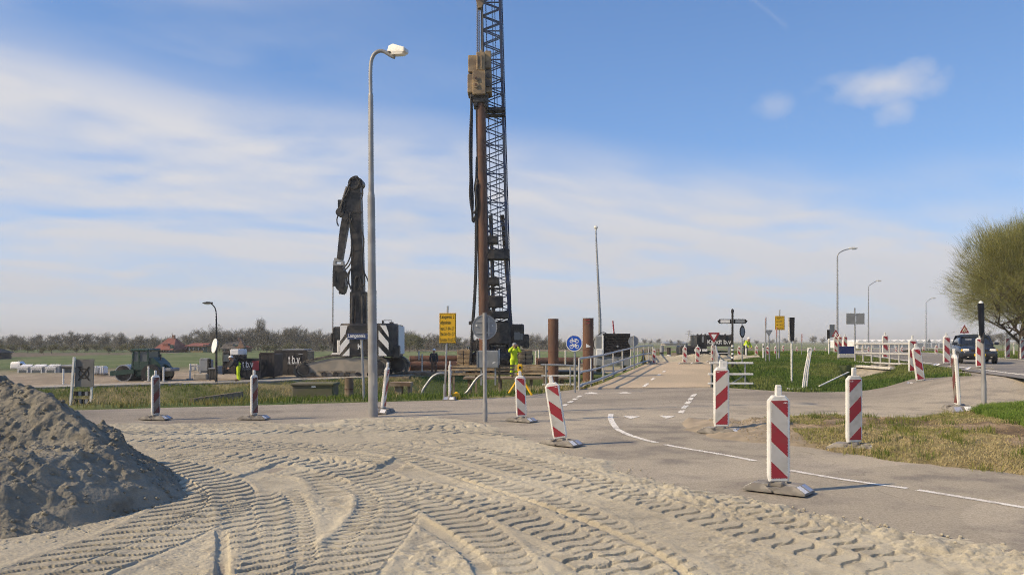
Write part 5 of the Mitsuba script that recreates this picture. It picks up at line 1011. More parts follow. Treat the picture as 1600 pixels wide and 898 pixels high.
# vibrating hammer
k = thing('pile_hammer', 'tan vibrating pile hammer clamped on the top of the tall rusty pile', 'pile hammer'); y0 = -1.55
def blk(x0, y0_, x1, y1, d0, d1, b=.05): return rbox(((X_(x0) + X_(x1)) / 2, Y + (d0 + d1) / 2, (Z_(y0_) + Z_(y1)) / 2), (X_(x1) - X_(x0), d1 - d0, Z_(y0_) - Z_(y1)), b)
part(k, 'upper_housing', cat([blk(733, 97, 746, 123, -1.5, .1), blk(745.5, 93, 759, 121, -1.62, .1), blk(734, 100, 768, 118, -1.2, 0)]), 'm_tan'); part(k, 'suspension_plate', cat([blk(758.5, 89, 768, 116, -1.35, -.9), blk(751, 87.5, 755, 94, -1.3, -.8)]), 'm_tan')
part(k, 'lower_housing', cat([blk(732, 126, 741, 154, -1.5, .1), blk(740, 122, 760, 158, -1.68, .1), blk(759.5, 120, 769, 153, -1.4, 0)]), 'm_tan'); part(k, 'gap_plate', blk(734, 118, 767, 127, -1.35, -.1), 'm_machine')
for py in (134, 144): b_ = part(k, 'eccentric_cover', disc(R(745, py, -1.72), .22, .1, 1, 20), 'm_tan', 30); part(b_, 'hub', disc(R(745, py, -1.79), .09, .06, 1, 12), 'm_rust')
part(k, 'clamp', cat([blk(736, 155, 763, 161, -1.4, -.1), blk(740, 160, 762, 168, -1.3, -.2), blk(741, 167, 747, 174, -1.25, -.3), blk(757, 167, 763, 174, -1.25, -.3)]), 'm_machine')
part(k, 'hydraulic_motor', cat([disc(R(764, 140, -1.45), .25, .2, 1, 16), disc(R(764, 128, -1.4), .2, .2, 1, 16)]), 'm_machine'); part(k, 'weld_rib', cat([blk(747, 98, 748.2, 118, -1.7, -1.6, .01), blk(753, 98, 754.2, 118, -1.7, -1.6, .01)]), 'm_tan')
for o, yb_ in ((0, 338), (1.4, 346), (2.6, 350)):
    pts = [(737 + o * .4, 158), (737.2 + o * .4, 185), (735.5 + o, 220), (736 + o, 290), (738 + o * .6, 330), (741, yb_), (744.5 - o * .2, yb_ - 6), (746 - o * .3, 315), (747, 290 - 4 * o)]
    part(k, 'hose', tube(spline([R(a, b, -1.2 + .08 * o) for a, b in pts], .25), .085, 7), 'm_dark', True)
for o in (0, 1.6): part(k, 'hose', tube(spline([R(a + o, b, -1.0) for a, b in ((746, 250), (744.5, 320), (744, 400), (741.5, 470), (738, 520), (735, 570), (733, 588))], .3), .085, 7), 'm_dark', True)
k = thing('steel_pile', 'very tall rusty steel tube pile hanging under the tan pile hammer', 'pile')
pt, pb = R(751.5, 168, -.8), R(758, 612, -.8); part(k, 'tube', tube([pb, pt], .375, 28), 'm_rust2', 40); 
for py in (250, 354, 470): f = (py - 168) / 444; q = pt + (pb - pt) * f; part(k, 'weld_seam', tube([q - [0, 0, .03], q + [0, 0, .03]], .385, 28), 'm_rust')
f = (525 - 168) / 444; q = pt + (pb - pt) * f
part(k, 'paint_band', tube([q - [0, 0, .25], q + [0, 0, .25]], .379, 28), 'm_red')
k = thing('site_cabinet', 'light grey electrical cabinet standing behind the pole of the round sign', 'cabinet'); Y = 38; X_ = lambda px: (px - 800) / F * Y
part(k, 'body', rbox((X_(763), Y, zz(561, Y)), (32 * Y / F, .6, 27 * Y / F), .03), 'm_cabinet'); part(k, 'side_rail', box((X_(746), Y - .3, zz(561, Y)), (.05, .06, .8)), 'm_galv'); part(k, 'emblem', prism([(X_(769), zz(568, Y)), (X_(775), zz(565.5, Y)), (X_(771), zz(565, Y))], .006, 'xz', Y - .305), 'm_letter'); part(k, 'leg', box((X_(752), Y, zz(585, Y)), (.08, .3, 1.0)), 'm_galv'); part(k, 'leg', box((X_(774), Y, zz(585, Y)), (.08, .3, 1.0)), 'm_galv')
# ---------------------------------------------------------------- bridge of the main road, blue board, lorry, van
k = thing('road_bridge_railing', 'pale steel railing on the concrete edge of the main road bridge', 'railing')
A, B = hit(1334, 568), hit(1421, 571); A = W(1336, 566, 43.5); B = W(1420.5, 569.5, 38.5)
n = 6
for f0, dz in ((0, 0), ): pass
for h in (.06, .55, 1.05): part(k, 'rail', tube([A + [0, 0, h - .05], B + [0, 0, h - .05]], .055, 10), 'm_rail', True)
for i in range(n + 1):
    q = A + (B - A) * i / n; part(k, 'post', tube([q - [0, 0, .45], q + [0, 0, 1.0]], .042, 8), 'm_rail', True)
part(k, 'end_loop', tube(spline([B + [0, 0, 1.0], B + [.06, -.06, .9], B + [.1, -.1, .5], B + [.06, -.06, .1], B + [-.2, .02, -.02]], .1), .04, 8), 'm_galv', True)
for i in range(n): 
    q = A + (B - A) * (i + .5) / n; part(k, 'plinth', rbox(q - [0, -.15, .32], (.42, .3, .5), .03), 'm_conc')
k = thing('bridge_abutment', 'sandy concrete abutment wall dug free below the bridge railing', 'abutment')
part(k, 'wing_wall', hull([W(1338, 571, 42), W(1338, 594, 40.5), W(1352, 599, 39.5), W(1374, 594, 39), W(1393, 583, 38.6), W(1395, 576, 38.8), W(1338, 571, 44), W(1395, 576, 41)]), 'm_conc'); part(k, 'cap', beam(W(1336, 571.5, 42), W(1396, 575.5, 38.6), .35, .10), 'm_paint')
single('ramp_plank', 'thin pale timber lying aslant in the green slope before the abutment', 'plank', beam(W(1280, 603, 27.5), W(1326, 581, 33), .05, .03), 'm_paint')
k = thing('blue_board', 'blue barrier board on a white base beside the bridge railing', 'barrier board'); Y = 48; X_ = lambda px: (px - 800) / F * Y
part(k, 'board', rbox((X_(1322.5), Y, zz(546.8, Y)), (26 * Y / F, .08, 11.5 * Y / F), .015), 'm_navy'); part(k, 'base', rbox((X_(1323), Y + .02, zz(556, Y)), (27 * Y / F, .3, 6 * Y / F), .03), 'm_sheet'); part(k, 'post', rbox((X_(1335.5), Y, zz(549, Y)), (.08, .08, .9), .01), 'm_galv'); part(k, 'post', rbox((X_(1310), Y, zz(549, Y)), (.08, .08, .9), .01), 'm_galv')
# black louvred van body behind the arched railing
def ribbed(k, name, x0, x1, y, z0, z1, n, bs, d=.03):
    h = part(k, name, box(((x0 + x1) / 2, y + .04, (z0 + z1) / 2), (x1 - x0, .06, z1 - z0)), bs)
    for i in range(n):
        z = z0 + (z1 - z0) * (i + .5) / n; part(h, 'slat', hull([(x, y + a, z + b) for x in (x0, x1) for a, b in ((.01, -.42 * (z1 - z0) / n), (.01, .42 * (z1 - z0) / n), (-d, -.30 * (z1 - z0) / n), (-d * .3, .40 * (z1 - z0) / n))]), bs)
k = thing('box_van', 'white van with a black ribbed panel on its rear, behind the arched railing', 'van'); Y = 47.0; X_ = lambda px: (px - 800) / F * Y; Z_ = lambda py: zz(py, Y)
part(k, 'body', hull([(x, y, z) for x, y in ((X_(931), Y + .2), (X_(984), Y + .2), (X_(984), Y + 4.2), (X_(931), Y + 4.2)) for z in (Z_(572), Z_(526))] + [(x, y, Z_(523)) for x, y in ((X_(934), Y + .4), (X_(982), Y + .4), (X_(982), Y + 4), (X_(934), Y + 4))]), 'm_cabinet')
ribbed(k, 'rear_panel', X_(942), X_(985), Y + .1, Z_(556), Z_(521), 14, 'm_ink', .07)
part(k, 'side_wall', rbox((X_(936), Y + .1, Z_(541)), (X_(941) - X_(931), .12, Z_(524) - Z_(556)), .03), 'm_cabinet'); part(k, 'side_wall', rbox((X_(937), Y + .02, Z_(551)), (X_(942) - X_(932), .1, Z_(545) - Z_(557)), .03), 'm_letter'); part(k, 'corner_post', rbox((X_(942), Y + .04, Z_(538)), (.1, .1, Z_(524) - Z_(553)), .02), 'm_letter'); part(k, 'lower_skirt', rbox((X_(958), Y + .12, Z_(566)), (X_(984) - X_(931), .1, .42), .03), 'm_cabinet')
for x in (X_(938), X_(978)): w = part(k, 'wheel', disc((x, Y + 1.0, Z_(573)), .36, .24, 0, 20), 'm_dark', 30); part(w, 'rim', disc((x - .02, Y + 1.0, Z_(573)), .2, .26, 0, 14), 'm_lamp', 30)
part(k, 'ladder', cat([tube([(X_(a), Y + .0, Z_(572)), (X_(a), Y + .0, Z_(557))], .02, 6) for a in (961, 969)] + [tube([(X_(961), Y, Z_(b)), (X_(969), Y, Z_(b))], .02, 6) for b in (560, 564, 568)]), 'm_galv'); part(k, 'roof_hose', tube(spline([(X_(930), Y + .3, Z_(545)), (X_(930), Y + .3, Z_(530)), (X_(936), Y + .4, Z_(523)), (X_(945), Y + .5, Z_(519)), (X_(950), Y + .5, Z_(522))], .1), .03, 6), 'm_dark'); part(k, 'emblem', disc((X_(965), Y + .02, Z_(541)), .06, .03, 1, 12), 'm_cabinet')
k = thing('warning_rod', 'thin red rod rising behind the black ribbed van', 'rod'); part(k, 'rod', tube([W(959.5, 521, 50), W(957.5, 501, 50)], .045, 6), 'm_red', True); part(k, 'socket', tube([W(959.7, 540, 50), W(959.5, 520, 50)], .07, 6), 'm_machine')
k = thing('lorry', 'black lorry body with white lettering at the far end of the bridge path', 'lorry'); Y = 66; X_ = lambda px: (px - 800) / F * Y; Z_ = lambda py: zz(py, Y)
bd = part(k, 'box_body', rbox(((X_(1089) + X_(1144)) / 2, Y + 1.2, (Z_(523) + Z_(541)) / 2), (X_(1144) - X_(1089), 2.4, Z_(523) - Z_(541)), .04), 'm_machine')
for px in (1090, 1095.5, 1102, 1123, 1133, 1142.5): part(bd, 'stake', box((X_(px), Y - .03, (Z_(521.5) + Z_(541)) / 2), (.12, .08, Z_(521.5) - Z_(541))), 'm_machine')
part(bd, 'lettering', text('Kandt b.v.', .34, (X_(1124.5), Y - .08, Z_(534)), 39 * Y / F), 'm_letter'); part(bd, 'panel_plate', box((X_(1097), Y - .05, Z_(530)), (.25, .03, .5)), 'm_cabinet')
part(k, 'chassis', rbox(((X_(1070) + X_(1140)) / 2, Y + 1.2, Z_(551)), (X_(1140) - X_(1070), 1.6, .28), .05), 'm_machine'); part(k, 'tail_bar', box((X_(1123), Y, Z_(551.5)), (1.5, .1, .06)), 'm_letter'); part(k, 'tail_bar', box((X_(1123), Y, Z_(560)), (1.5, .1, .06)), 'm_letter'); part(k, 'tail_lamp', box((X_(1139), Y - .02, Z_(548)), (.18, .1, .7)), 'm_cabinet')
lw = part(k, 'low_body', rbox((X_(1084), Y + .9, Z_(547)), (X_(1110) - X_(1068), 1.8, .75), .1), 'm_machine')
part(lw, 'white_plate', box((X_(1090), Y - .03, Z_(547)), (.55, .03, .2)), 'm_letter'); part(lw, 'white_plate', box((X_(1101), Y - .03, Z_(547)), (.4, .03, .2)), 'm_letter'); part(lw, 'white_stripe', box((X_(1093), Y - .03, Z_(554)), (1.6, .03, .06)), 'm_letter')
for px in (1078, 1090, 1132): w = part(k, 'wheel', disc((X_(px), Y + .25, Z_(559)), .48, .3, 1, 20), 'm_dark', 30); part(w, 'rim', disc((X_(px), Y + .09, Z_(559)), .26, .05, 1, 16), 'm_lamp', 30)
k = thing('sand_ridge', 'low pinkish ridge of broken ground across the far end of the bridge path', 'heap'); gx, gy = np.meshgrid(np.linspace(8.8, 16.5, 90), np.linspace(50.5, 56.5, 60), indexing='ij')
gz = deck_z(gy) + .55 * np.exp(-((gy - 53.6) / 1.1) ** 2) * (.7 + .6 * (N3(gx, gy, .7, 1, 3, 81))) + .25 * (N3(gx, gy, 2.2, 1, 4, 82) - .5) - .12
scene[k] = mikit.ply(netmesh(gx, gy, gz, np.ones_like(gx, bool)), 'm_sand', True)
k = thing('mesh_fence', 'tangle of wire mesh fencing at the left end of the broken ground', 'fence'); Y = 57; X_ = lambda px: (px - 800) / F * Y; Z_ = lambda py: zz(py, Y)
for px in (1003, 1007, 1014, 1029): part(k, 'post', tube([(X_(px), Y, Z_(572)), (X_(px + .3), Y, Z_(545))], .035, 6), 'm_wood', True)
for i in range(6): part(k, 'wire', tube([(X_(1003), Y, Z_(546 + i * 4)), (X_(1029), Y, Z_(547 + i * 3.6))], .022, 5), 'm_wood')
for i in range(7): part(k, 'wire', tube([(X_(1004 + i * 3.6), Y, Z_(546)), (X_(1007 + i * 3.4), Y, Z_(568))], .02, 5), 'm_wood')
for px, yt, yb, lb in ((1034, 540, 562, 'grey post with a dark lower half at the far end of the bridge path'), (1045, 543, 566, 'dark post with a white collar at the far end of the bridge path')):
    Y = 54; k = thing('bollard', lb, 'bollard'); part(k, 'shaft', tube([W(px, yb, Y), W(px, yt, Y)], .13, 12), 'm_machine' if px > 1040 else 'm_cabinet', 40); part(k, 'band', tube([W(px, yb - 9, Y), W(px, yb - 12, Y)], .137, 12), 'm_letter' if px > 1040 else 'm_machine')
# ---------------------------------------------------------------- the car
def loft(secs, close=True):
    """sections: list of (n, 3) rings of equal length."""
    n = len(secs[0]); V = np.vstack(secs); f = []
    for i in range(len(secs) - 1):
        for j in range(n):
            a, b = i * n + j, i * n + (j + 1) % n; f += [(a, b, b + n), (a, b + n, a + n)]
    k0 = len(V); V = np.vstack([V, secs[0].mean(0), secs[-1].mean(0)])
    for j in range(n): f += [(k0, (j + 1) % n, j), (k0 + 1, (len(secs) - 1) * n + j, (len(secs) - 1) * n + (j + 1) % n)]
    return trimesh.Trimesh(V, f, process=False)
def sec(x, w, z0, z1, e=4.0, n=28, top=1.0):
    a = np.arange(n) * 2 * np.pi / n; c, s_ = np.cos(a), np.sin(a); r = (np.abs(c) ** e + np.abs(s_) ** e) ** (-1 / e)
    y = r * c * w; z = r * s_; y = y * np.where(z > 0, 1 - (1 - top) * z, 1); return np.stack([np.full(n, x), y, (z0 + z1) / 2 + z * (z1 - z0) / 2], 1)
p = hit(1523, 567); p = np.array([(1521 - 800) / F * 41.0, 41.0, float(main_z(np.float64(41.0)))])
CM = place(p, math.degrees(math.atan2(-MLD[1], -MLD[0])) - 6)                 # local +x = forward
k = thing('car', 'dark blue hatchback coming along the main road with pale headlights', 'car')
bodym = loft([sec(-2.05, .62, .35, .80), sec(-1.98, .76, .24, .95), sec(-1.6, .83, .18, .98), sec(-.8, .85, .17, .97), (sec(.2, .85, .17, .95)), sec(.9, .845, .17, .93), sec(1.3, .83, .18, .88), sec(1.7, .80, .20, .80), sec(1.95, .74, .22, .72), sec(2.06, .60, .30, .62)])
part(k, 'body', xf(bodym, CM), 'm_car', 40)
part(k, 'windows', xf(loft([sec(-1.9, .66, .85, .95, 5), sec(-1.55, .74, .85, 1.36, 5, top=.82), sec(-.6, .76, .85, 1.41, 5, top=.80), sec(.25, .76, .85, 1.36, 5, top=.80), sec(.62, .75, .84, 1.16, 5, top=.88), sec(1.02, .72, .82, .93, 5)]), CM), 'm_glass', 40)
part(k, 'roof', xf(loft([sec(-1.62, .56, 1.28, 1.36, 4), sec(-1.3, .60, 1.37, 1.425, 4), sec(-.5, .615, 1.39, 1.45, 4), sec(.1, .61, 1.375, 1.425, 4), sec(.34, .56, 1.32, 1.36, 4)]), CM), 'm_car', 40)
for sy in (-1, 1):
    part(k, 'pillar', xf(beam((.98, sy * .71, .92), (.26, sy * .61, 1.38), .07, .06), CM), 'm_car'); part(k, 'pillar', xf(beam((-.35, sy * .755, .93), (-.4, sy * .62, 1.40), .09, .05), CM), 'm_car'); part(k, 'pillar', xf(beam((-1.75, sy * .70, .93), (-1.4, sy * .59, 1.38), .16, .06), CM), 'm_car')
    h_ = part(k, 'headlight', xf(rbox((1.93, sy * .57, .655), (.22, .30, .15), .05), CM), 'm_lens', 30); part(k, 'indicator', xf(rbox((1.86, sy * .745, .65), (.18, .08, .12), .03), CM), 'm_yellow'); part(k, 'fog_lamp', xf(disc((2.03, sy * .5, .36), .06, .06, 0, 14), CM), 'm_lens', 30)
    part(k, 'door_mirror', xf(rbox((.72, sy * .92, .99), (.14, .2, .13), .04), CM), 'm_car', 30)
    for x in (-1.28, 1.28):
        w = part(k, 'wheel', xf(disc((x, sy * .74, .29), .29, .19, 1, 26), CM), 'm_dark', 30); part(w, 'rim', xf(disc((x, sy * .80, .29), .18, .09, 1, 20), CM), 'm_chrome', 30)
    part(k, 'door_handle', xf(rbox((-.1, sy * .855, .80), (.16, .03, .03), .01), CM), 'm_dark'); part(k, 'side_strip', xf(box((-.1, sy * .856, .55), (2.1, .015, .05)), CM), 'm_dark')
part(k, 'bumper', xf(rbox((2.0, 0, .42), (.22, 1.42, .2), .06), CM), 'm_dark', 30); part(k, 'grille', xf(rbox((2.02, 0, .645), (.12, .72, .12), .02), CM), 'm_ink'); part(k, 'number_plate', xf(box((2.115, 0, .43), (.015, .5, .11)), CM), 'm_yellow'); part(k, 'badge', xf(disc((2.085, 0, .65), .05, .02, 0, 14), CM), 'm_chrome')
part(k, 'windscreen_sticker', xf(box((.60, -.3, 1.16), (.02, .3, .14), R=Rot.from_euler('y', -35, degrees=True).as_matrix()), CM), 'm_cabinet')
part(k, 'wiper', xf(tube([(1.0, -.5, .95), (.78, .05, 1.07)], .012, 5), CM), 'm_dark')
# ---------------------------------------------------------------- people
def chain(pts, rs):
    out = m3.Manifold()
    for a, b, ra, rb in zip(pts[:-1], pts[1:], rs[:-1], rs[1:]):
        s1 = m3.Manifold.sphere(ra, 14).translate(list(map(float, a))); s2 = m3.Manifold.sphere(rb, 14).translate(list(map(float, b))); out += m3.Manifold.batch_hull([s1, s2])
    return out
def tm(man, ln=.05, it=4):
    m = man.refine_to_length(ln).to_mesh(); t = trimesh.Trimesh(m.vert_properties[:, :3], m.tri_verts, process=True); trimesh.smoothing.filter_taubin(t, iterations=it); return t
def person(label, M, J, jacket, trousers, helmet='m_letter', boots='m_brown', head_dir=(0, -1)):
    k = thing('person', label, 'person', 'people at work on the site'); P = {n: np.array(v, float) for n, v in J.items()}
    hd = P['head']; fx, fy = np.array(head_dir) / np.hypot(*head_dir); fwd = np.array([fx, fy, 0]); side = np.array([-fy, fx, 0])
    body = chain([P['pel'], P['che'], P['nec'], hd], [.13, .14, .06, .075]) + m3.Manifold.sphere(1, 20).scale([.078, .095, .115]).translate(hd.tolist())
    body += chain([hd + fwd * .085 - [0, 0, .0], hd + fwd * .112 - [0, 0, .03]], [.013, .017]) + chain([hd + fwd * .05 - [0, 0, .075], hd + fwd * .075 - [0, 0, .095]], [.04, .03])
    for s in (-1, 1): body += chain([hd + side * s * .078 + [0, 0, .01], hd + side * s * .08 - [0, 0, .025]], [.018, .013])
    jk = chain([P['pel'] + [0, 0, .02], P['che'], P['che'] + [0, 0, .12]], [.165, .175, .12]); tr = chain([P['pel'] - [0, 0, .02], P['pel'] + [0, 0, .08]], [.155, .16])
    bt = m3.Manifold()
    for s in 'LR':
        sh, el, wr = P['sh' + s], P['el' + s], P['wr' + s]; hp, kn, an = P['hp' + s], P['kn' + s], P['an' + s]
        body += chain([P['che'] + [0, 0, .08], sh, el, wr], [.08, .06, .043, .033]) + chain([P['pel'], hp, kn, an], [.1, .085, .055, .045])
        jk += chain([P['che'] + [0, 0, .08], sh, el, wr + (el - wr) * .12], [.12, .085, .068, .055]); tr += chain([P['pel'], hp, kn, an + [0, 0, .03]], [.13, .115, .085, .085])
        toe = an + np.array(J.get('toe', (0, -.17, 0))); bt += chain([an + [0, 0, .04], an, toe - [0, 0, .02]], [.07, .06, .055])
        d = (wr - el) / np.linalg.norm(wr - el); u = np.cross(d, [0.3, 1, .2]); u /= np.linalg.norm(u); v = np.cross(d, u); palm = wr + d * .075
        body += chain([wr, palm], [.03, .038])
        for i, (o, ln) in enumerate(((-.03, .07), (-.01, .08), (.01, .075), (.03, .06))):
            b0 = palm + u * o; body += chain([b0, b0 + d * ln * .55 + v * .01, b0 + d * ln * .9 + v * .035], [.010, .009, .008])
        body += chain([wr + d * .03 + u * -.03, wr + d * .07 + u * -.06, wr + d * .10 + u * -.06 + v * .02], [.012, .010, .009])
    part(k, 'body', xf(tm(body, .03, 3), M), 'm_skin', True)
    part(k, 'eyes', xf(cat([trimesh.creation.icosphere(1, .012).apply_translation(hd + fwd * .088 + side * s * .032 + [0, 0, .008]) for s in (-1, 1)]), M), 'm_ink'); part(k, 'mouth', xf(box(hd + fwd * .094 - [0, 0, .062], (.045, .012, .01)), M), 'm_red')
    part(k, 'jacket', xf(tm(jk), M), jacket, True); part(k, 'trousers', xf(tm(tr), M), trousers, True); part(k, 'boots', xf(tm(bt), M), boots, True)
    hm = m3.Manifold.sphere(1, 24).scale([.125, .14, .13]).translate((hd + [0, 0, .045]).tolist()).trim_by_plane([0, 0, 1], float(hd[2] + .04)); brim = m3.Manifold.cylinder(.012, .135, .135, 24).scale([1, 1.08, 1]).translate((hd + [0, 0, .036]).tolist()) + chain([hd + fwd * .1 + [0, 0, .042], hd + fwd * .165 + [0, 0, .035]], [.008, .008])
    h = part(k, 'helmet', xf(tm(hm + brim, .03, 1), M), helmet, True)
    return k
ST = dict(pel=(0, 0, .95), che=(0, 0, 1.28), nec=(0, -.01, 1.52), head=(0, -.03, 1.66), shL=(-.19, 0, 1.43), shR=(.19, 0, 1.43), elL=(-.26, .02, 1.14), elR=(.26, .02, 1.14), wrL=(-.24, -.1, .90), wrR=(.24, -.1, .90),
          hpL=(-.10, 0, .90), hpR=(.10, 0, .90), knL=(-.12, -.03, .50), knR=(.12, -.03, .50), anL=(-.13, .02, .09), anR=(.13, .02, .09))
k = thing('timber_platform', 'narrow timber deck behind the grey wooden rail, carrying the surveyor', 'platform'); 
for i in range(4): part(k, 'board', box((.2, 41.0 + i * .5, -.20), (5.4, .46, .08)), 'm_wood')
for x in (-2.2, -.6, 1.0, 2.6): part(k, 'leg', box((x, 41.7, -1.1), (.14, 1.4, 1.72)), 'm_wood')
person('worker in a full yellow high-visibility suit, both hands raised to the survey instrument', place(W(803, 586.5, 41.5) * [1, 1, 0] + [0, 0, -.16], 15), {**ST, 'elL': (-.30, -.22, 1.34), 'elR': (.28, -.24, 1.34), 'wrL': (-.12, -.26, 1.58), 'wrR': (.13, -.27, 1.58), 'che': (0, -.05, 1.28), 'head': (0, -.10, 1.62), 'nec': (0, -.05, 1.5)}, 'm_hivis', 'm_hivis', 'm_cabinet')
q = W(678, 584, 57.6); person('worker with a white helmet, dark top and brown trousers standing on the timber mats', place(q, 20), {**ST, 'elL': (-.27, .04, 1.15), 'wrL': (-.27, -.02, .88)}, 'm_cloth', 'm_brown')
q = np.array([(372.5 - 800) / F * 47.2, 47.2, PLAT + .1]); person('worker in bright yellow trousers and dark top bending beside the black containers', place(q, -60, .95), {**ST, 'che': (0, -.22, 1.17), 'nec': (0, -.36, 1.36), 'head': (0, -.45, 1.43), 'shL': (-.19, -.28, 1.28), 'shR': (.19, -.28, 1.28), 'elL': (-.24, -.42, 1.04), 'elR': (.24, -.42, 1.04), 'wrL': (-.16, -.56, .86), 'wrR': (.16, -.56, .86)}, 'm_cloth', 'm_hivis')
Y = 58; q = np.array([(1164.5 - 800) / F * Y, Y, .46]); person('worker in a yellow jacket and white helmet behind the slanting white marker post', place(q, 40, .95), {**ST, 'che': (0, -.16, 1.15), 'nec': (0, -.26, 1.34), 'head': (0, -.32, 1.44), 'shL': (-.19, -.18, 1.26), 'shR': (.19, -.18, 1.26), 'pel': (0, .05, .85), 'elL': (-.25, -.3, 1.0), 'elR': (.25, -.3, 1.0), 'wrL': (-.16, -.45, .85), 'wrR': (.16, -.45, .85)}, 'm_hivis', 'm_cloth')
k = thing('survey_tripod', 'yellow survey tripod with an instrument, in the grass behind a striped beacon', 'tripod'); Y = 25.2
ap = W(812.5, 584, Y)
for px, py, dy in ((795, 614, -.3), (831, 617, -.5), (815, 606, .5)): f_ = W(px, py, Y + dy) ; part(k, 'leg', beam(ap + [0, 0, -.05], f_, .055, .035), 'm_yellow')
part(k, 'head_plate', disc(ap, .09, .05, 2, 16), 'm_yellow'); ins = part(k, 'instrument', rbox(ap + [0, 0, .18], (.16, .14, .26), .03), 'm_yellow'); part(ins, 'telescope', disc(ap + [0, -.02, .2], .04, .2, 1, 14), 'm_ink', 30)
# ---------------------------------------------------------------- left side: roller, containers, sheds
k = thing('road_roller', 'dark green road roller with a cab and a pale steel drum', 'road roller'); Y = 50; s = Y / F; X_ = lambda px: (px - 800) / F * Y; Z_ = lambda py: zz(py, Y); gz0 = PLAT + .02
d = part(k, 'drum', disc((X_(204), Y, Z_(582)), 13.2 * s, 1.9, 1, 40), 'm_steelplate', 30); part(d, 'end_plate', disc((X_(204), Y - .96, Z_(582)), 11.5 * s, .05, 1, 36), 'm_machine', 30)
part(d, 'hub', disc((X_(204), Y - 1.0, Z_(582)), 3 * s, .12, 1, 18), 'm_green', 30); part(k, 'drum_frame', cat([beam((X_(188), Y - 1.08, Z_(582)), (X_(222), Y - 1.08, Z_(579)), .12, .28), beam((X_(188), Y + 1.08, Z_(582)), (X_(222), Y + 1.08, Z_(579)), .12, .28), rbox((X_(187), Y, Z_(582)), (.14, 2.2, .3), .03)]), 'm_green')
part(k, 'engine_hood', hull([(X_(a), Y + b, Z_(c)) for a, c in ((238, 588), (238, 559), (247, 558), (258, 568), (262, 580), (262, 588)) for b in (-.75, .75)]), 'm_green'); part(k, 'front_frame', rbox((X_(228), Y, Z_(582)), (.7, 1.5, .5), .06), 'm_green')
cb = part(k, 'cab', hull([(X_(a), Y + b, Z_(c)) for a, c in ((214.5, 575), (240, 575), (217, 549), (240, 549), (214, 566)) for b in (-.75, .75)]), 'm_glassy'); part(cb, 'roof', rbox((X_(228), Y, Z_(546.5)), (28 * s, 1.75, .16), .05), 'm_green')
for a, c in ((215.5, 217.5), (226, 226.5), (240, 240)):
    for b in (-.77, .77): part(cb, 'pillar', beam((X_(a), Y + b, Z_(576)), (X_(c), Y + b, Z_(548)), .09), 'm_green')
part(cb, 'lower_door', rbox((X_(229), Y - .78, Z_(571)), (.9, .05, .55), .02), 'm_green')
for b in (-.62, .62): w = part(k, 'wheel', disc((X_(247), Y + b * 1.35, Z_(583)), .58, .45, 1, 28), 'm_dark', 30); part(w, 'rim', disc((X_(247), Y + b * 1.35 - .2, Z_(583)), .3, .1, 1, 20), 'm_green', 30)
part(k, 'exhaust', tube([(X_(251), Y, Z_(565)), (X_(251), Y, Z_(553))], .05, 8), 'm_machine'); part(k, 'rear_bumper', rbox((X_(268), Y, Z_(577)), (.5, 1.3, .2), .04), 'm_cabinet'); part(k, 'rear_arm', beam((X_(258), Y, Z_(570)), (X_(269), Y, Z_(577)), .3, .2), 'm_green')
def crate(name, label, x0, y0, x1, y1, Y, d, bs, cat_='container', ribs=5, group=None):
    k = thing(name, label, cat_, group); X_ = lambda px: (px - 800) / F * Y; Z_ = lambda py: zz(py, Y)
    b = part(k, 'body', rbox(((X_(x0) + X_(x1)) / 2, Y + d / 2, (Z_(y0) + Z_(y1)) / 2), (X_(x1) - X_(x0) - .08, d, Z_(y0) - Z_(y1) - .08), .03), bs)
    for x in (x0, x1): part(b, 'corner_post', rbox((X_(x), Y + .04, (Z_(y0) + Z_(y1)) / 2), (.12, .12, Z_(y0) - Z_(y1)), .02), bs)
    for i in range(ribs): part(b, 'rib', box((X_(x0) + (X_(x1) - X_(x0)) * (i + 1) / (ribs + 1), Y - .0, (Z_(y0) + Z_(y1)) / 2), (.08, .08, Z_(y0) - Z_(y1) - .2)), bs)
    part(b, 'top_rail', rbox(((X_(x0) + X_(x1)) / 2, Y + .04, Z_(y0)), (X_(x1) - X_(x0), .14, .12), .02), bs)
    return k, b, X_, Z_
k, b, X_, Z_ = crate('container', 'large black container with white lettering, left of the excavator tracks', 429, 548, 479, 588, 57.6, 2.4, 'm_machine', ribs=4)
part(b, 'lettering', text('t b.v.', .55, (X_(461), 57.5, Z_(562)), 20 * 57.5 / F), 'm_letter'); part(b, 'lettering', text('0.5.500 000', .18, (X_(460), 57.5, Z_(567.5)), 20 * 57.5 / F), 'm_cabinet'); part(b, 'name_plate', box((X_(470), 57.52, Z_(553)), (.3, .03, .07)), 'm_cabinet'); part(b, 'roof_cover', rbox((X_(458), 58.8, Z_(546.5)), (1.6, 2.3, .1), .03), 'm_cabinet')
k, b, X_, Z_ = crate('container', 'narrow brownish black container between the two lettered ones', 406, 552, 427.5, 590, 52.6, 2.3, 'm_roofblack', ribs=3)
k, b, X_, Z_ = crate('container', 'low black container with white lettering and a dull red end, beside the bending worker', 374, 561, 405.5, 592, 51.0, 2.2, 'm_machine', ribs=2)
part(b, 'lettering', text('t b.v', .36, (X_(388), 50.9, Z_(569)), 17 * 51 / F), 'm_letter'); part(b, 'end_panel', box((X_(400), 50.93, Z_(571)), (.42, .03, .6)), 'm_red'); part(b, 'lettering', text('00.000', .12, (X_(386), 50.9, Z_(576)), 13 * 51 / F), 'm_cabinet')
k, b, X_, Z_ = crate('site_cabin', 'small black site cabin with a pale roof edge behind the black lamp post', 349, 551, 369, 585, 50.5, 2.2, 'm_machine', 'cabin', ribs=0)
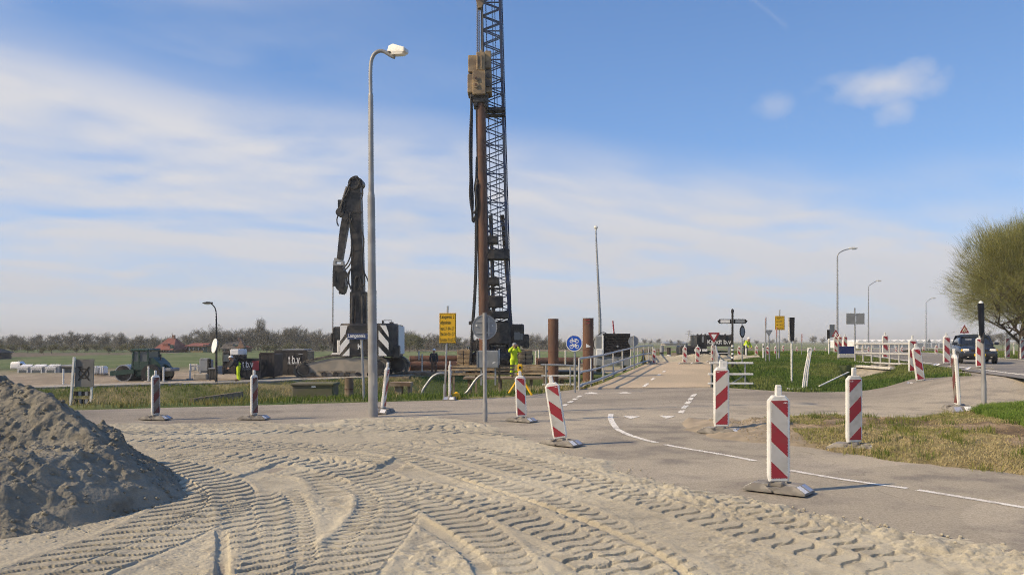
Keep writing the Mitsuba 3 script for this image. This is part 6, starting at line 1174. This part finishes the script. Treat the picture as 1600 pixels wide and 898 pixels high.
part(b, 'window', box((X_(354), 50.45, Z_(559)), (.35, .04, .45)), 'm_glassy'); part(b, 'roof_plate', rbox((X_(367), 51.2, Z_(550)), (.55, 1.6, .36), .04), 'm_letter'); part(b, 'door', rbox((X_(362), 50.47, Z_(570)), (.5, .05, 1.1), .02), 'm_roofblack'); part(k, 'tank', tube([(X_(345), 50.2, Z_(584)), (X_(345), 50.2, Z_(571))], .2, 14), 'm_cabinet', 40)
k, b, X_, Z_ = crate('control_box', 'pale grey control box with a black side, left of the black lamp post', 313, 561, 327, 583, 49, .8, 'm_cabinet', 'box', ribs=0)
part(b, 'door', rbox((X_(320), 48.97, Z_(571)), (.45, .04, .65), .01), 'm_cabinet'); part(k, 'black_panel', rbox((X_(328.7), 48.8, Z_(576)), (.13, .3, 1.25), .02), 'm_ink'); part(k, 'block', rbox((X_(319), 48.6, Z_(588)), (.8, .6, .36), .04), 'm_conc')
k, b, X_, Z_ = crate('control_box', 'low black box at the foot of the black lamp post', 328, 576, 336, 594, 46.5, .5, 'm_machine', 'box', ribs=0); part(b, 'lid', rbox((X_(332), 46.7, Z_(575.5)), (.42, .6, .07), .02), 'm_cabinet')
k = thing('plate_sign', 'white oval plate sign turned aside on the black lamp post', 'sign'); c = W(335, 540, 45.8); part(k, 'plate', xf(disc((0, 0, 0), .42, .03, 1, 28), place(c, -52, 1, 12)), 'm_letter', 30); part(k, 'bracket', beam(c, W(338, 540, 45.95), .04), 'm_machine')
k, b, X_, Z_ = crate('cable_reel_box', 'small pale crate beside the lone marker post', 298, 570, 309, 580, 52, .7, 'm_paint', 'crate', ribs=1)
Mn('m_roofblack', (.035, .03, .028), (.055, .045, .04), 2, .6)
for x0, x1, lb in ((148, 155.5, 'left one of two small white tanks behind the crossed-out board'), (157, 166, 'right one of two small white tanks behind the crossed-out board')):
    Y = 56; X_ = lambda px: (px - 800) / F * Y; Z_ = lambda py: zz(py, Y); k = thing('tank', lb, 'tank', 'white tanks'); part(k, 'body', rbox(((X_(x0) + X_(x1)) / 2, Y, Z_(578)), (X_(x1) - X_(x0), .6, .55), .08), 'm_letter', 30); part(k, 'cage', cat([box((X_(x0 + (x1 - x0) * f), Y - .31, Z_(578)), (.03, .03, .6)) for f in (.15, .5, .85)]), 'm_galv'); part(k, 'pallet', box(((X_(x0) + X_(x1)) / 2, Y, Z_(585)), (X_(x1) - X_(x0), .6, .1)), 'm_wood')
k = thing('shed', 'long low white shed with three pale roof panels, behind the soil heap', 'shed'); Y = 62; X_ = lambda px: (px - 800) / F * Y; Z_ = lambda py: zz(py, Y)
part(k, 'wall', rbox((X_(60), Y + 1.5, Z_(581)), (X_(93) - X_(27), 3, .9), .02), 'm_cabinet'); part(k, 'rear_roof', box((X_(98), Y + 1.6, Z_(572)), (1.8, 2.6, .12)), 'm_lamp')
for x0, x1 in ((28, 44.5), (48.5, 66.5), (71.5, 88)):
    r_ = part(k, 'roof_panel', hull([(X_(x0), Y - .1, Z_(574)), (X_(x1), Y - .1, Z_(574)), (X_(x0 - .5), Y + .7, Z_(569.5)), (X_(x1 - .5), Y + .7, Z_(569.5)), (X_(x0), Y - .1, Z_(575)), (X_(x1), Y - .1, Z_(575))]), 'm_letter')
    w = part(k, 'window', box(((X_(x0) + X_(x1)) / 2, Y - .02, Z_(581)), ((X_(x1) - X_(x0)) * .82, .05, .38)), 'm_glassy'); part(w, 'frame', cat([box(((X_(x0) + X_(x1)) / 2, Y - .05, Z_(577)), ((X_(x1) - X_(x0)) * .9, .05, .06)), box((X_(x0) + .06, Y - .05, Z_(581)), (.06, .05, .45)), box((X_(x1) - .06, Y - .05, Z_(581)), (.06, .05, .45))]), 'm_letter')
k = thing('van', 'white van roof showing behind the left end of the low white shed', 'van'); part(k, 'body', loft([sec(x, w, 0, h, 4) for x, w, h in ((-1.2, .6, .6), (-1.0, .8, 1.4), (.6, .8, 1.5), (1.1, .75, .9), (1.6, .6, .7))]).apply_transform(place(W(29, 577, 66), 0, .45)), 'm_letter', 40); part(k, 'windscreen', box(W(33, 569, 65.6), (.2, .05, .14)), 'm_glass')
# ---------------------------------------------------------------- farms and far buildings
def house(name, label, px0, px1, ye, yr, Y, depth, roof, wall, hip=.25, gable_left=False, chimney=True, catg='farmhouse', win=3, zb=None):
    k = thing(name, label, catg); X_ = lambda px: (px - 800) / F * Y; Z_ = lambda py: zz(py, Y); x0, x1 = X_(px0), X_(px1); z0 = -1.35 if zb is None else zb; ze, zr = Z_(ye), Z_(yr); L = x1 - x0
    w = part(k, 'wall', box(((x0 + x1) / 2, Y + depth / 2, (z0 + ze) / 2), (L - .6, depth - .6, ze - z0)), wall)
    h0, h1 = x0 + L * hip, x1 - L * hip
    r = part(k, 'roof', hull([(x0 - .2, Y - .3, ze), (x1 + .2, Y - .3, ze), (x0 - .2, Y + depth + .3, ze), (x1 + .2, Y + depth + .3, ze), (x0 - .2, Y - .3, ze + .15), (x1 + .2, Y - .3, ze + .15), (h0, Y + depth / 2, zr), (h1, Y + depth / 2, zr)]), roof)
    if chimney: part(r, 'chimney', rbox((h1 - .6, Y + depth / 2, zr + .2), (.7, .7, 1.2), .05), 'm_brick'); part(r, 'dormer', rbox(((x0 + x1) / 2, Y + depth * .2, ze + (zr - ze) * .4), (1.4, 1.6, .9), .08), roof)
    for i in range(win): 
        q = part(k, 'window', box((x0 + L * (i + .7) / (win + .4), Y + .24, (z0 + ze) / 2 + .2), (1.1, .1, (ze - z0) * .45)), 'm_glass'); part(q, 'frame', box((x0 + L * (i + .7) / (win + .4), Y + .2, (z0 + ze) / 2 + .2), (.1, .06, (ze - z0) * .45)), 'm_letter')
    part(k, 'door', box((x0 + L * .93, Y + .25, z0 + 1.1), (1.0, .1, 2.1)), 'm_green')
    return k
house('farmhouse', 'farmhouse with a large red tiled roof before the bare trees', 240, 270, 547, 528, 205, 11, 'm_roof', 'm_brick', .3)
house('farmhouse', 'low ochre house with a reddish roof right of the red farmhouse', 290, 322, 541, 536, 210, 8, 'm_roof', 'm_ochre', .08, win=4, catg='house', chimney=False)
house('farmhouse', 'grey-roofed house with an orange gable among the bare trees, behind the lamp post', 345, 371, 545, 532, 215, 9, 'm_roofdark', 'm_brick', .1, catg='house')
k = house('gable_house', 'small house with a pointed orange brick gable, above the bending worker', 369, 382, 542.5, 540, 214, 7, 'm_roof', 'm_brick', .45, catg='house', win=1, chimney=False); X_ = lambda px: (px - 800) / F * 212; part(k, 'gable', prism([(X_(370), zz(545, 212)), (X_(381.5), zz(543, 212)), (X_(376), zz(529.5, 212))], 1.5, 'xz', 212), 'm_brick')
house('barn', 'dark barn at the left edge of the picture behind the soil heap', -150, -68, 553, 537, 120, 14, 'm_roofdark', 'm_roofblack', .12, catg='barn', chimney=False, win=2)
house('farmhouse', 'far house with a dark roof and a pale wall, right of the yellow text sign', 727, 752, 540, 533, 230, 9, 'm_roofdark', 'm_paint', .15, catg='house', win=3)
house('farm_shed', 'far low pale shed on the horizon beyond the bridge path', 1038, 1076, 536.5, 533.8, 520, 14, 'm_cabinet', 'm_conc', .02, catg='shed', chimney=False, win=2)
k = thing('greenhouse', 'long white greenhouse on the horizon behind the bridge railing', 'greenhouse'); Y = 320; X_ = lambda px: (px - 800) / F * Y
for i in range(14):
    a, b = X_(1340 + i * 11.5), X_(1340 + (i + 1) * 11.5); z0, ze, zr = -1.6, zz(533, Y), zz(531, Y)
    q = part(k, 'bay', prism([(a, z0), (b - .1, z0), (b - .1, ze), ((a + b) / 2, zr), (a, ze)], 30, 'xz', Y), 'm_letter'); part(q, 'glass_front', box(((a + b) / 2, Y - .06, (z0 + ze) / 2), (b - a - .7, .08, (ze - z0) * .55)), 'm_cabinet')
k = thing('pylon', 'faint lattice power pylon on the horizon beyond the bridge path', 'pylon'); Y = 900; c = W(1077, 516, Y); g0 = W(1077, 536, Y)
for a in (-1, 1):
    for b in (-1, 1): part(k, 'leg', beam(g0 + [a * 1.8, b * 1.8, 0], c + [a * .3, b * .3, 0], .35), 'm_lamp')
for h, w in ((.72, 4.5), (.85, 3.5), (.95, 2.2)): part(k, 'cross_arm', beam(g0 + (c - g0) * h - [w, 0, 0], g0 + (c - g0) * h + [w, 0, 0], .4), 'm_lamp')
# ---------------------------------------------------------------- trees
def grow(seed, h, spread, levels=4, upright=.6, kids=(4, 4, 3), trunk_r=.2, first=.28, jitter=.5, droop=0.0):
    r = np.random.default_rng(seed); segs = []; tips = []
    def branch(p, d, ln, rad, lv):
        n = 4; q = p.copy(); pts = [q.copy()]; dd = d.copy()
        for i in range(n):
            dd = dd + r.normal(0, .10, 3) + np.array([0, 0, (.06 if lv else .02) * upright - droop * lv * .05]); dd /= np.linalg.norm(dd); q = q + dd * ln / n; pts.append(q.copy())
        pts = np.array(pts); segs.append((pts, np.linspace(rad, rad * .55, n + 1), lv)); tips.append((pts[-1], dd, lv, ln)); 
        if lv >= 2: tips.append((pts[2], dd, lv, ln))
        if lv >= levels: return
        for i in range(kids[min(lv, len(kids) - 1)]):
            f = (first if lv == 0 else .25) + (1 - (first if lv == 0 else .25)) * (i + r.uniform(.2, .9)) / kids[min(lv, len(kids) - 1)]; j = min(int(f * n), n - 1); b = pts[j] + (pts[j + 1] - pts[j]) * (f * n - j)
            a = r.uniform(0, 2 * np.pi); t = dd * upright + np.array([np.cos(a), np.sin(a), r.uniform(-.1, .5)]) * spread; t /= np.linalg.norm(t)
            branch(b, t, ln * r.uniform(.5, .75), rad * .5, lv + 1)
    branch(np.zeros(3), np.array([0, 0, 1.0]), h * .62, trunk_r, 0); return segs, tips
def slivers(r, P, D, ln, w, spread=.6):
    n = len(P); d = D + r.normal(0, spread, (n, 3)); d /= np.linalg.norm(d, axis=1, keepdims=True); a = np.cross(d, r.normal(0, 1, (n, 3))); a /= np.linalg.norm(a, axis=1, keepdims=True); L = (ln * r.uniform(.5, 1.3, n))[:, None]
    V = np.stack([P - a * w / 2, P + a * w / 2, P + d * L + a * w * .15, P + d * L - a * w * .15], 1).reshape(-1, 3); i = np.arange(n)[:, None] * 4; return trimesh.Trimesh(V, np.vstack([i + [0, 1, 2], i + [0, 2, 3]]), process=False)
def tree_kit(seed, h, spread, upright, n, ln, w, c1, c2, levels=3, kids=(6, 4, 3), first=.25, trunk_r=None, droop=0.0, buds=0, sides=4, dome=None):
    segs, tips = grow(seed, h, spread, levels, upright, kids, trunk_r or h * .022, first, droop=droop); r = np.random.default_rng(seed + 100)
    K = Kit(); K.add('trunk', cat([tube(p, np.maximum(rad, .02), 8) for p, rad, lv in segs if lv == 0]), 'm_bark', True)
    T_ = [t for t in tips if t[2] >= 2] or tips; j = r.integers(0, len(T_), n); P = np.array([T_[i][0] for i in j]) + r.normal(0, ln * .30, (n, 3)); D = np.array([T_[i][1] for i in j]); m = slivers(r, P, D, ln, w)
    col = np.array(c1) + (np.array(c2) - np.array(c1)) * r.random((n, 1)); col = np.repeat(col * r.uniform(.7, 1.25, (n, 1)), 4, 0)
    br = cat([tube(p, np.maximum(rad, .012), sides, cap=False) for p, rad, lv in segs if lv > 0]); bc = np.tile([[.09, .075, .058]], (len(br.vertices), 1))
    ms, cs = [br, m], [bc, col]
    if dome:                                                            # fine twigs filling an uneven dome
        R0, RZ, zc, nd = dome; nc = 520; U = r.normal(0, 1, (nc, 3)); U /= np.linalg.norm(U, axis=1, keepdims=True); U[:, 2] = np.where(U[:, 2] < -.7, -U[:, 2], U[:, 2]); q = r.uniform(.25, 1, nc) ** .6
        lump = .72 + .5 * meshkit.fbm(U * 2.2 + seed, 3, seed); Cc = U * (q * lump)[:, None] * [R0, R0, RZ] + [0, 0, zc]; j = r.integers(0, nc, nd); P = Cc[j] + r.normal(0, .33, (nd, 3)) * [1, 1, 1.2]; U = U[j]
        m2 = slivers(r, P, U + [0, 0, .65], .62, .015, .30); c2_ = np.array(c1) + (np.array(c2) - np.array(c1)) * r.random((len(P), 1)); ms.append(m2); cs.append(np.repeat(c2_ * r.uniform(.75, 1.3, (len(P), 1)), 4, 0))
    if buds:
        P = np.array([T_[i][0] for i in r.integers(0, len(T_), buds)]) + r.normal(0, ln * .42, (buds, 3)); a = r.normal(0, 1, (buds, 3)); a /= np.linalg.norm(a, axis=1, keepdims=True); b = np.cross(a, r.normal(0, 1, (buds, 3))); b /= np.linalg.norm(b, axis=1, keepdims=True); q = .055
        V = np.stack([P, P + a * q + b * q * .4, P + a * q - b * q * .4], 1).reshape(-1, 3); ms.append(trimesh.Trimesh(V, np.arange(buds * 3).reshape(-1, 3), process=False)); c = np.array((.25, .255, .07)) * r.uniform(.6, 1.3, (buds, 1)); cs.append(np.repeat(c, 3, 0))
    m = cat(ms); K.items.append(('crown', mikit.ply(m, 'm_leaf', False, color=np.clip(np.vstack(cs), .01, 1)), None)); K.names.add('crown'); return K
GREY = ((.148, .14, .114), (.24, .226, .184)); OLIVE = ((.14, .145, .075), (.22, .215, .11))
KT = [tree_kit(11 + i, 10, 1.0, .75, 1150, 1.35, .16, *GREY, trunk_r=.16, sides=3) for i in range(5)] + [tree_kit(31, 10, .35, 1.2, 1300, 1.0, .09, *GREY, sides=3, kids=(10, 3, 2))] + [tree_kit(41 + i, 6, 1.2, .6, 1400, .9, .12, *OLIVE, sides=3, first=.08) for i in range(2)]
r = np.random.default_rng(77); TL = []
def treeline(px0, px1, n, ytop, Y, var, kinds, zb=-1.3):
    for i in range(n):
        px = px0 + (px1 - px0) * (i + r.uniform(.1, .9)) / n; yt = np.interp(px, [a for a, b in ytop], [b for a, b in ytop]) + r.normal(0, var); y = Y * r.uniform(.92, 1.1); TL.append((px, yt, y, kinds[r.integers(len(kinds))], zb))
TOPS = [(-60, 524), (0, 525), (100, 521), (130, 520), (190, 521), (230, 523), (300, 523), (318, 516), (330, 509), (345, 514), (370, 512), (400, 511), (430, 517), (460, 512), (490, 514), (520, 520), (600, 520), (640, 519), (690, 522), (730, 528), (830, 522), (860, 526), (900, 530)]
treeline(-50, 345, 30, TOPS, 250, 2.2, [0, 1, 2, 3, 4]); treeline(330, 520, 17, TOPS, 235, 2.0, [0, 1, 2, 3, 4]); treeline(590, 735, 12, TOPS, 245, 2.0, [0, 1, 2, 3, 4, 6]); treeline(815, 905, 7, TOPS, 260, 1.5, [0, 1, 2, 6])
treeline(-20, 240, 14, [(-20, 537), (240, 537)], 190, 1.5, [6, 7]); treeline(380, 520, 7, [(380, 537), (520, 537)], 205, 1.5, [6, 7, 0]); TL += [(411, 497, 240, 5, -1.3), (187, 519, 240, 5, -1.3), (640, 521, 215, 6, -1.3), (652, 522, 210, 7, -1.3)]
treeline(985, 1095, 9, [(985, 530), (1020, 529), (1095, 532)], 520, .8, [0, 1, 2, 3]); treeline(1150, 1340, 9, [(1150, 530.5), (1215, 529), (1280, 524), (1340, 531)], 560, .8, [0, 1, 2, 3]); treeline(1480, 1640, 8, [(1480, 529), (1555, 517), (1640, 512)], 230, 2, [0, 1, 3, 4], -1.0)
SEGS = [(-80, 30, 'above the dark barn'), (30, 105, 'above the long low white shed'), (105, 170, 'above the crossed-out sign board'), (170, 240, 'above the green roller'), (240, 285, 'around the red-roofed farmhouse'), (285, 330, 'behind the ochre house'), (330, 400, 'behind the black lamp post'), (400, 450, 'above the black containers'), (450, 585, 'just left of the excavator'),
        (585, 660, 'just right of the excavator'), (660, 800, 'behind the yellow text sign'), (800, 930, 'between the rig and the rusty piles'), (930, 1135, 'beyond the bridge path'), (1135, 1230, 'behind the finger post and small yellow sign'), (1230, 1400, 'left of the tall lamp posts'), (1400, 1560, 'behind the car'), (1560, 1700, 'behind the trunks of the big budding trees')]
ORD = ['first', 'second', 'third', 'fourth', 'fifth', 'sixth', 'seventh', 'eighth', 'ninth', 'tenth', 'eleventh', 'twelfth', 'thirteenth', 'fourteenth', 'fifteenth', 'sixteenth', 'seventeenth', 'eighteenth']
def where_(i):
    px, kd = TL[i][0], TL[i][3] in (6, 7); a, b, w = next(g for g in SEGS if g[0] <= px < g[1]); o = sorted(j for j in range(len(TL)) if a <= TL[j][0] < b and (TL[j][3] in (6, 7)) == kd and TL[j][3] != 5); o.sort(key=lambda j: TL[j][0]); return ORD[o.index(i)] + ' from the left', w
for i, (px, yt, Y, kd, zb) in enumerate(TL):
    zt = H - (yt - HZ) * Y / F; hk = KT[kd].h if hasattr(KT[kd], 'h') else None
    if hk is None:
        v = np.vstack([meshkit.WRITTEN[d['filename']][0] for _, d, _ in KT[kd].items]); KT[kd].h = hk = float(np.percentile(v[:, 2], 99.7))
    kind = {5: ('poplar', 'slender bare poplar rising above the line of trees on the left horizon'), 6: ('shrub', 'olive bush in the hedge below the bare trees'), 7: ('shrub', 'olive bush in the hedge below the bare trees')}.get(kd)
    grp = 'bare trees along the left horizon' if px < 560 else 'bare trees on the horizon around the rig' if px < 920 else 'far small trees on the horizon behind the bridge path' if px < 1130 else 'far small trees on the horizon behind the green slope' if px < 1400 else 'grey trees on the horizon behind the car'
    lab = {'bare trees along the left horizon': 'bare grey-brown tree in the long row on the left horizon', 'bare trees on the horizon around the rig': 'bare tree on the horizon between excavator and rusty piles', 'far small trees on the horizon behind the bridge path': 'tiny far tree on the horizon beyond the bridge path', 'far small trees on the horizon behind the green slope': 'tiny far tree on the horizon beyond the green slope', 'grey trees on the horizon behind the car': 'grey bare tree on the horizon behind the car and the big trees'}[grp]
    if kd in (6, 7): grp, lab = ('olive bushes below the bare trees', kind[1]) if px < 560 else ('olive bushes on the horizon right of the excavator', 'olive green bush on the horizon right of the excavator')
    if kd == 5: lab = 'slender poplar rising above the bare trees right of the gable house' if px > 300 else 'slender poplar in the bare tree row left of the green roller'; grp = None
    if kd != 5:
        o_, w_ = where_(i); lab = f"{'olive bush' if kd in (6, 7) else 'bare tree' if px < 930 or px > 1400 else 'tiny far tree'} {w_}, {o_}"
    put(KT[kd], 'shrub' if kd in (6, 7) else 'poplar' if kd == 5 else 'bare_tree', lab, 'bush' if kd in (6, 7) else 'tree', place(((px - 800) / F * Y, Y, zb), r.uniform(0, 360), (zt - zb) / hk), grp)
# ---- the wood behind them reads as one mass: stems and twigs
r = np.random.default_rng(91); PS, HS = [], []
for x0, x1, n, y0, y1, prof in ((-60, 350, 5200, 262, 290, [(-60, 530), (350, 529)]), (325, 520, 3600, 250, 280, [(325, 522), (345, 520), (520, 525)]), (585, 735, 2400, 258, 285, [(585, 527), (735, 533)]), (815, 905, 1100, 270, 290, [(815, 529), (905, 534)])):
    px = r.uniform(x0, x1, n); Y_ = r.uniform(y0, y1, n); top = np.interp(px, [a for a, b in prof], [b for a, b in prof]) + 4 * (meshkit.fbm(np.stack([px * .05, px * 0, px * 0], -1), 3, 5) - .5); zt = H - (top - HZ) * Y_ / F
    PS.append(np.stack([(px - 800) / F * Y_, Y_, np.full(n, -1.3) + r.uniform(0, 1, n) * np.maximum(zt - .4, .3)], 1))
P = np.vstack(PS); m = slivers(r, P, np.tile([[0, 0, 1.0]], (len(P), 1)), 2.2, .20, .45); c = np.repeat((np.array((.142, .135, .108)) + r.random((len(P), 1)) * np.array((.09, .085, .06))), 4, 0)
single('woodland', 'grey-brown bare undergrowth and wood behind the rows of trees on the left horizon', 'wood', m, 'm_leaf', False, kind='stuff', color=c)
# the budding trees at the right edge
KW = [tree_kit(61 + i, 7.6, .95, .70, 9000, .8, .016, (.22, .21, .085), (.35, .355, .125), levels=4, kids=(8, 5, 4, 3), first=.22, trunk_r=.26, buds=9000, sides=4, dome=(4.5, 4.0, 5.9, 42000)) for i in range(2)]
for px, yb, Y, kd, rz, h, lb in ((1597, 563, 50, 0, 20, 8.6, 'budding yellow-green tree at the right edge with a leaning dark trunk'), (1640, 562, 54, 1, 140, 9.4, 'second budding tree, just behind the first at the right edge')):
    v = meshkit.WRITTEN[KW[kd].items[1][1]['filename']][0]; hk = float(np.percentile(v[:, 2], 99.8)); x = (px - 800) / F * Y
    put(KW[kd], 'budding_tree', lb, 'tree', place((x, Y, .45), rz, h / 10.0, -3), 'budding trees at the right edge')
# ---------------------------------------------------------------- the thin haze of the air over the polder
scene['air'] = {'type': 'homogeneous', 'albedo': rgb((.95, .95, .95)), 'sigma_t': 0.0004}
k = thing('haze', 'thin pale haze in the air over the flat land', 'haze', kind='stuff')
scene[k] = {'type': 'cube', 'to_world': T().translate([0, 0, 17.5]).scale([9300, 9300, 21.0]), 'bsdf': {'type': 'null'}, 'interior': {'type': 'ref', 'id': 'air'}}
scene['camera']['medium'] = {'type': 'ref', 'id': 'air'}
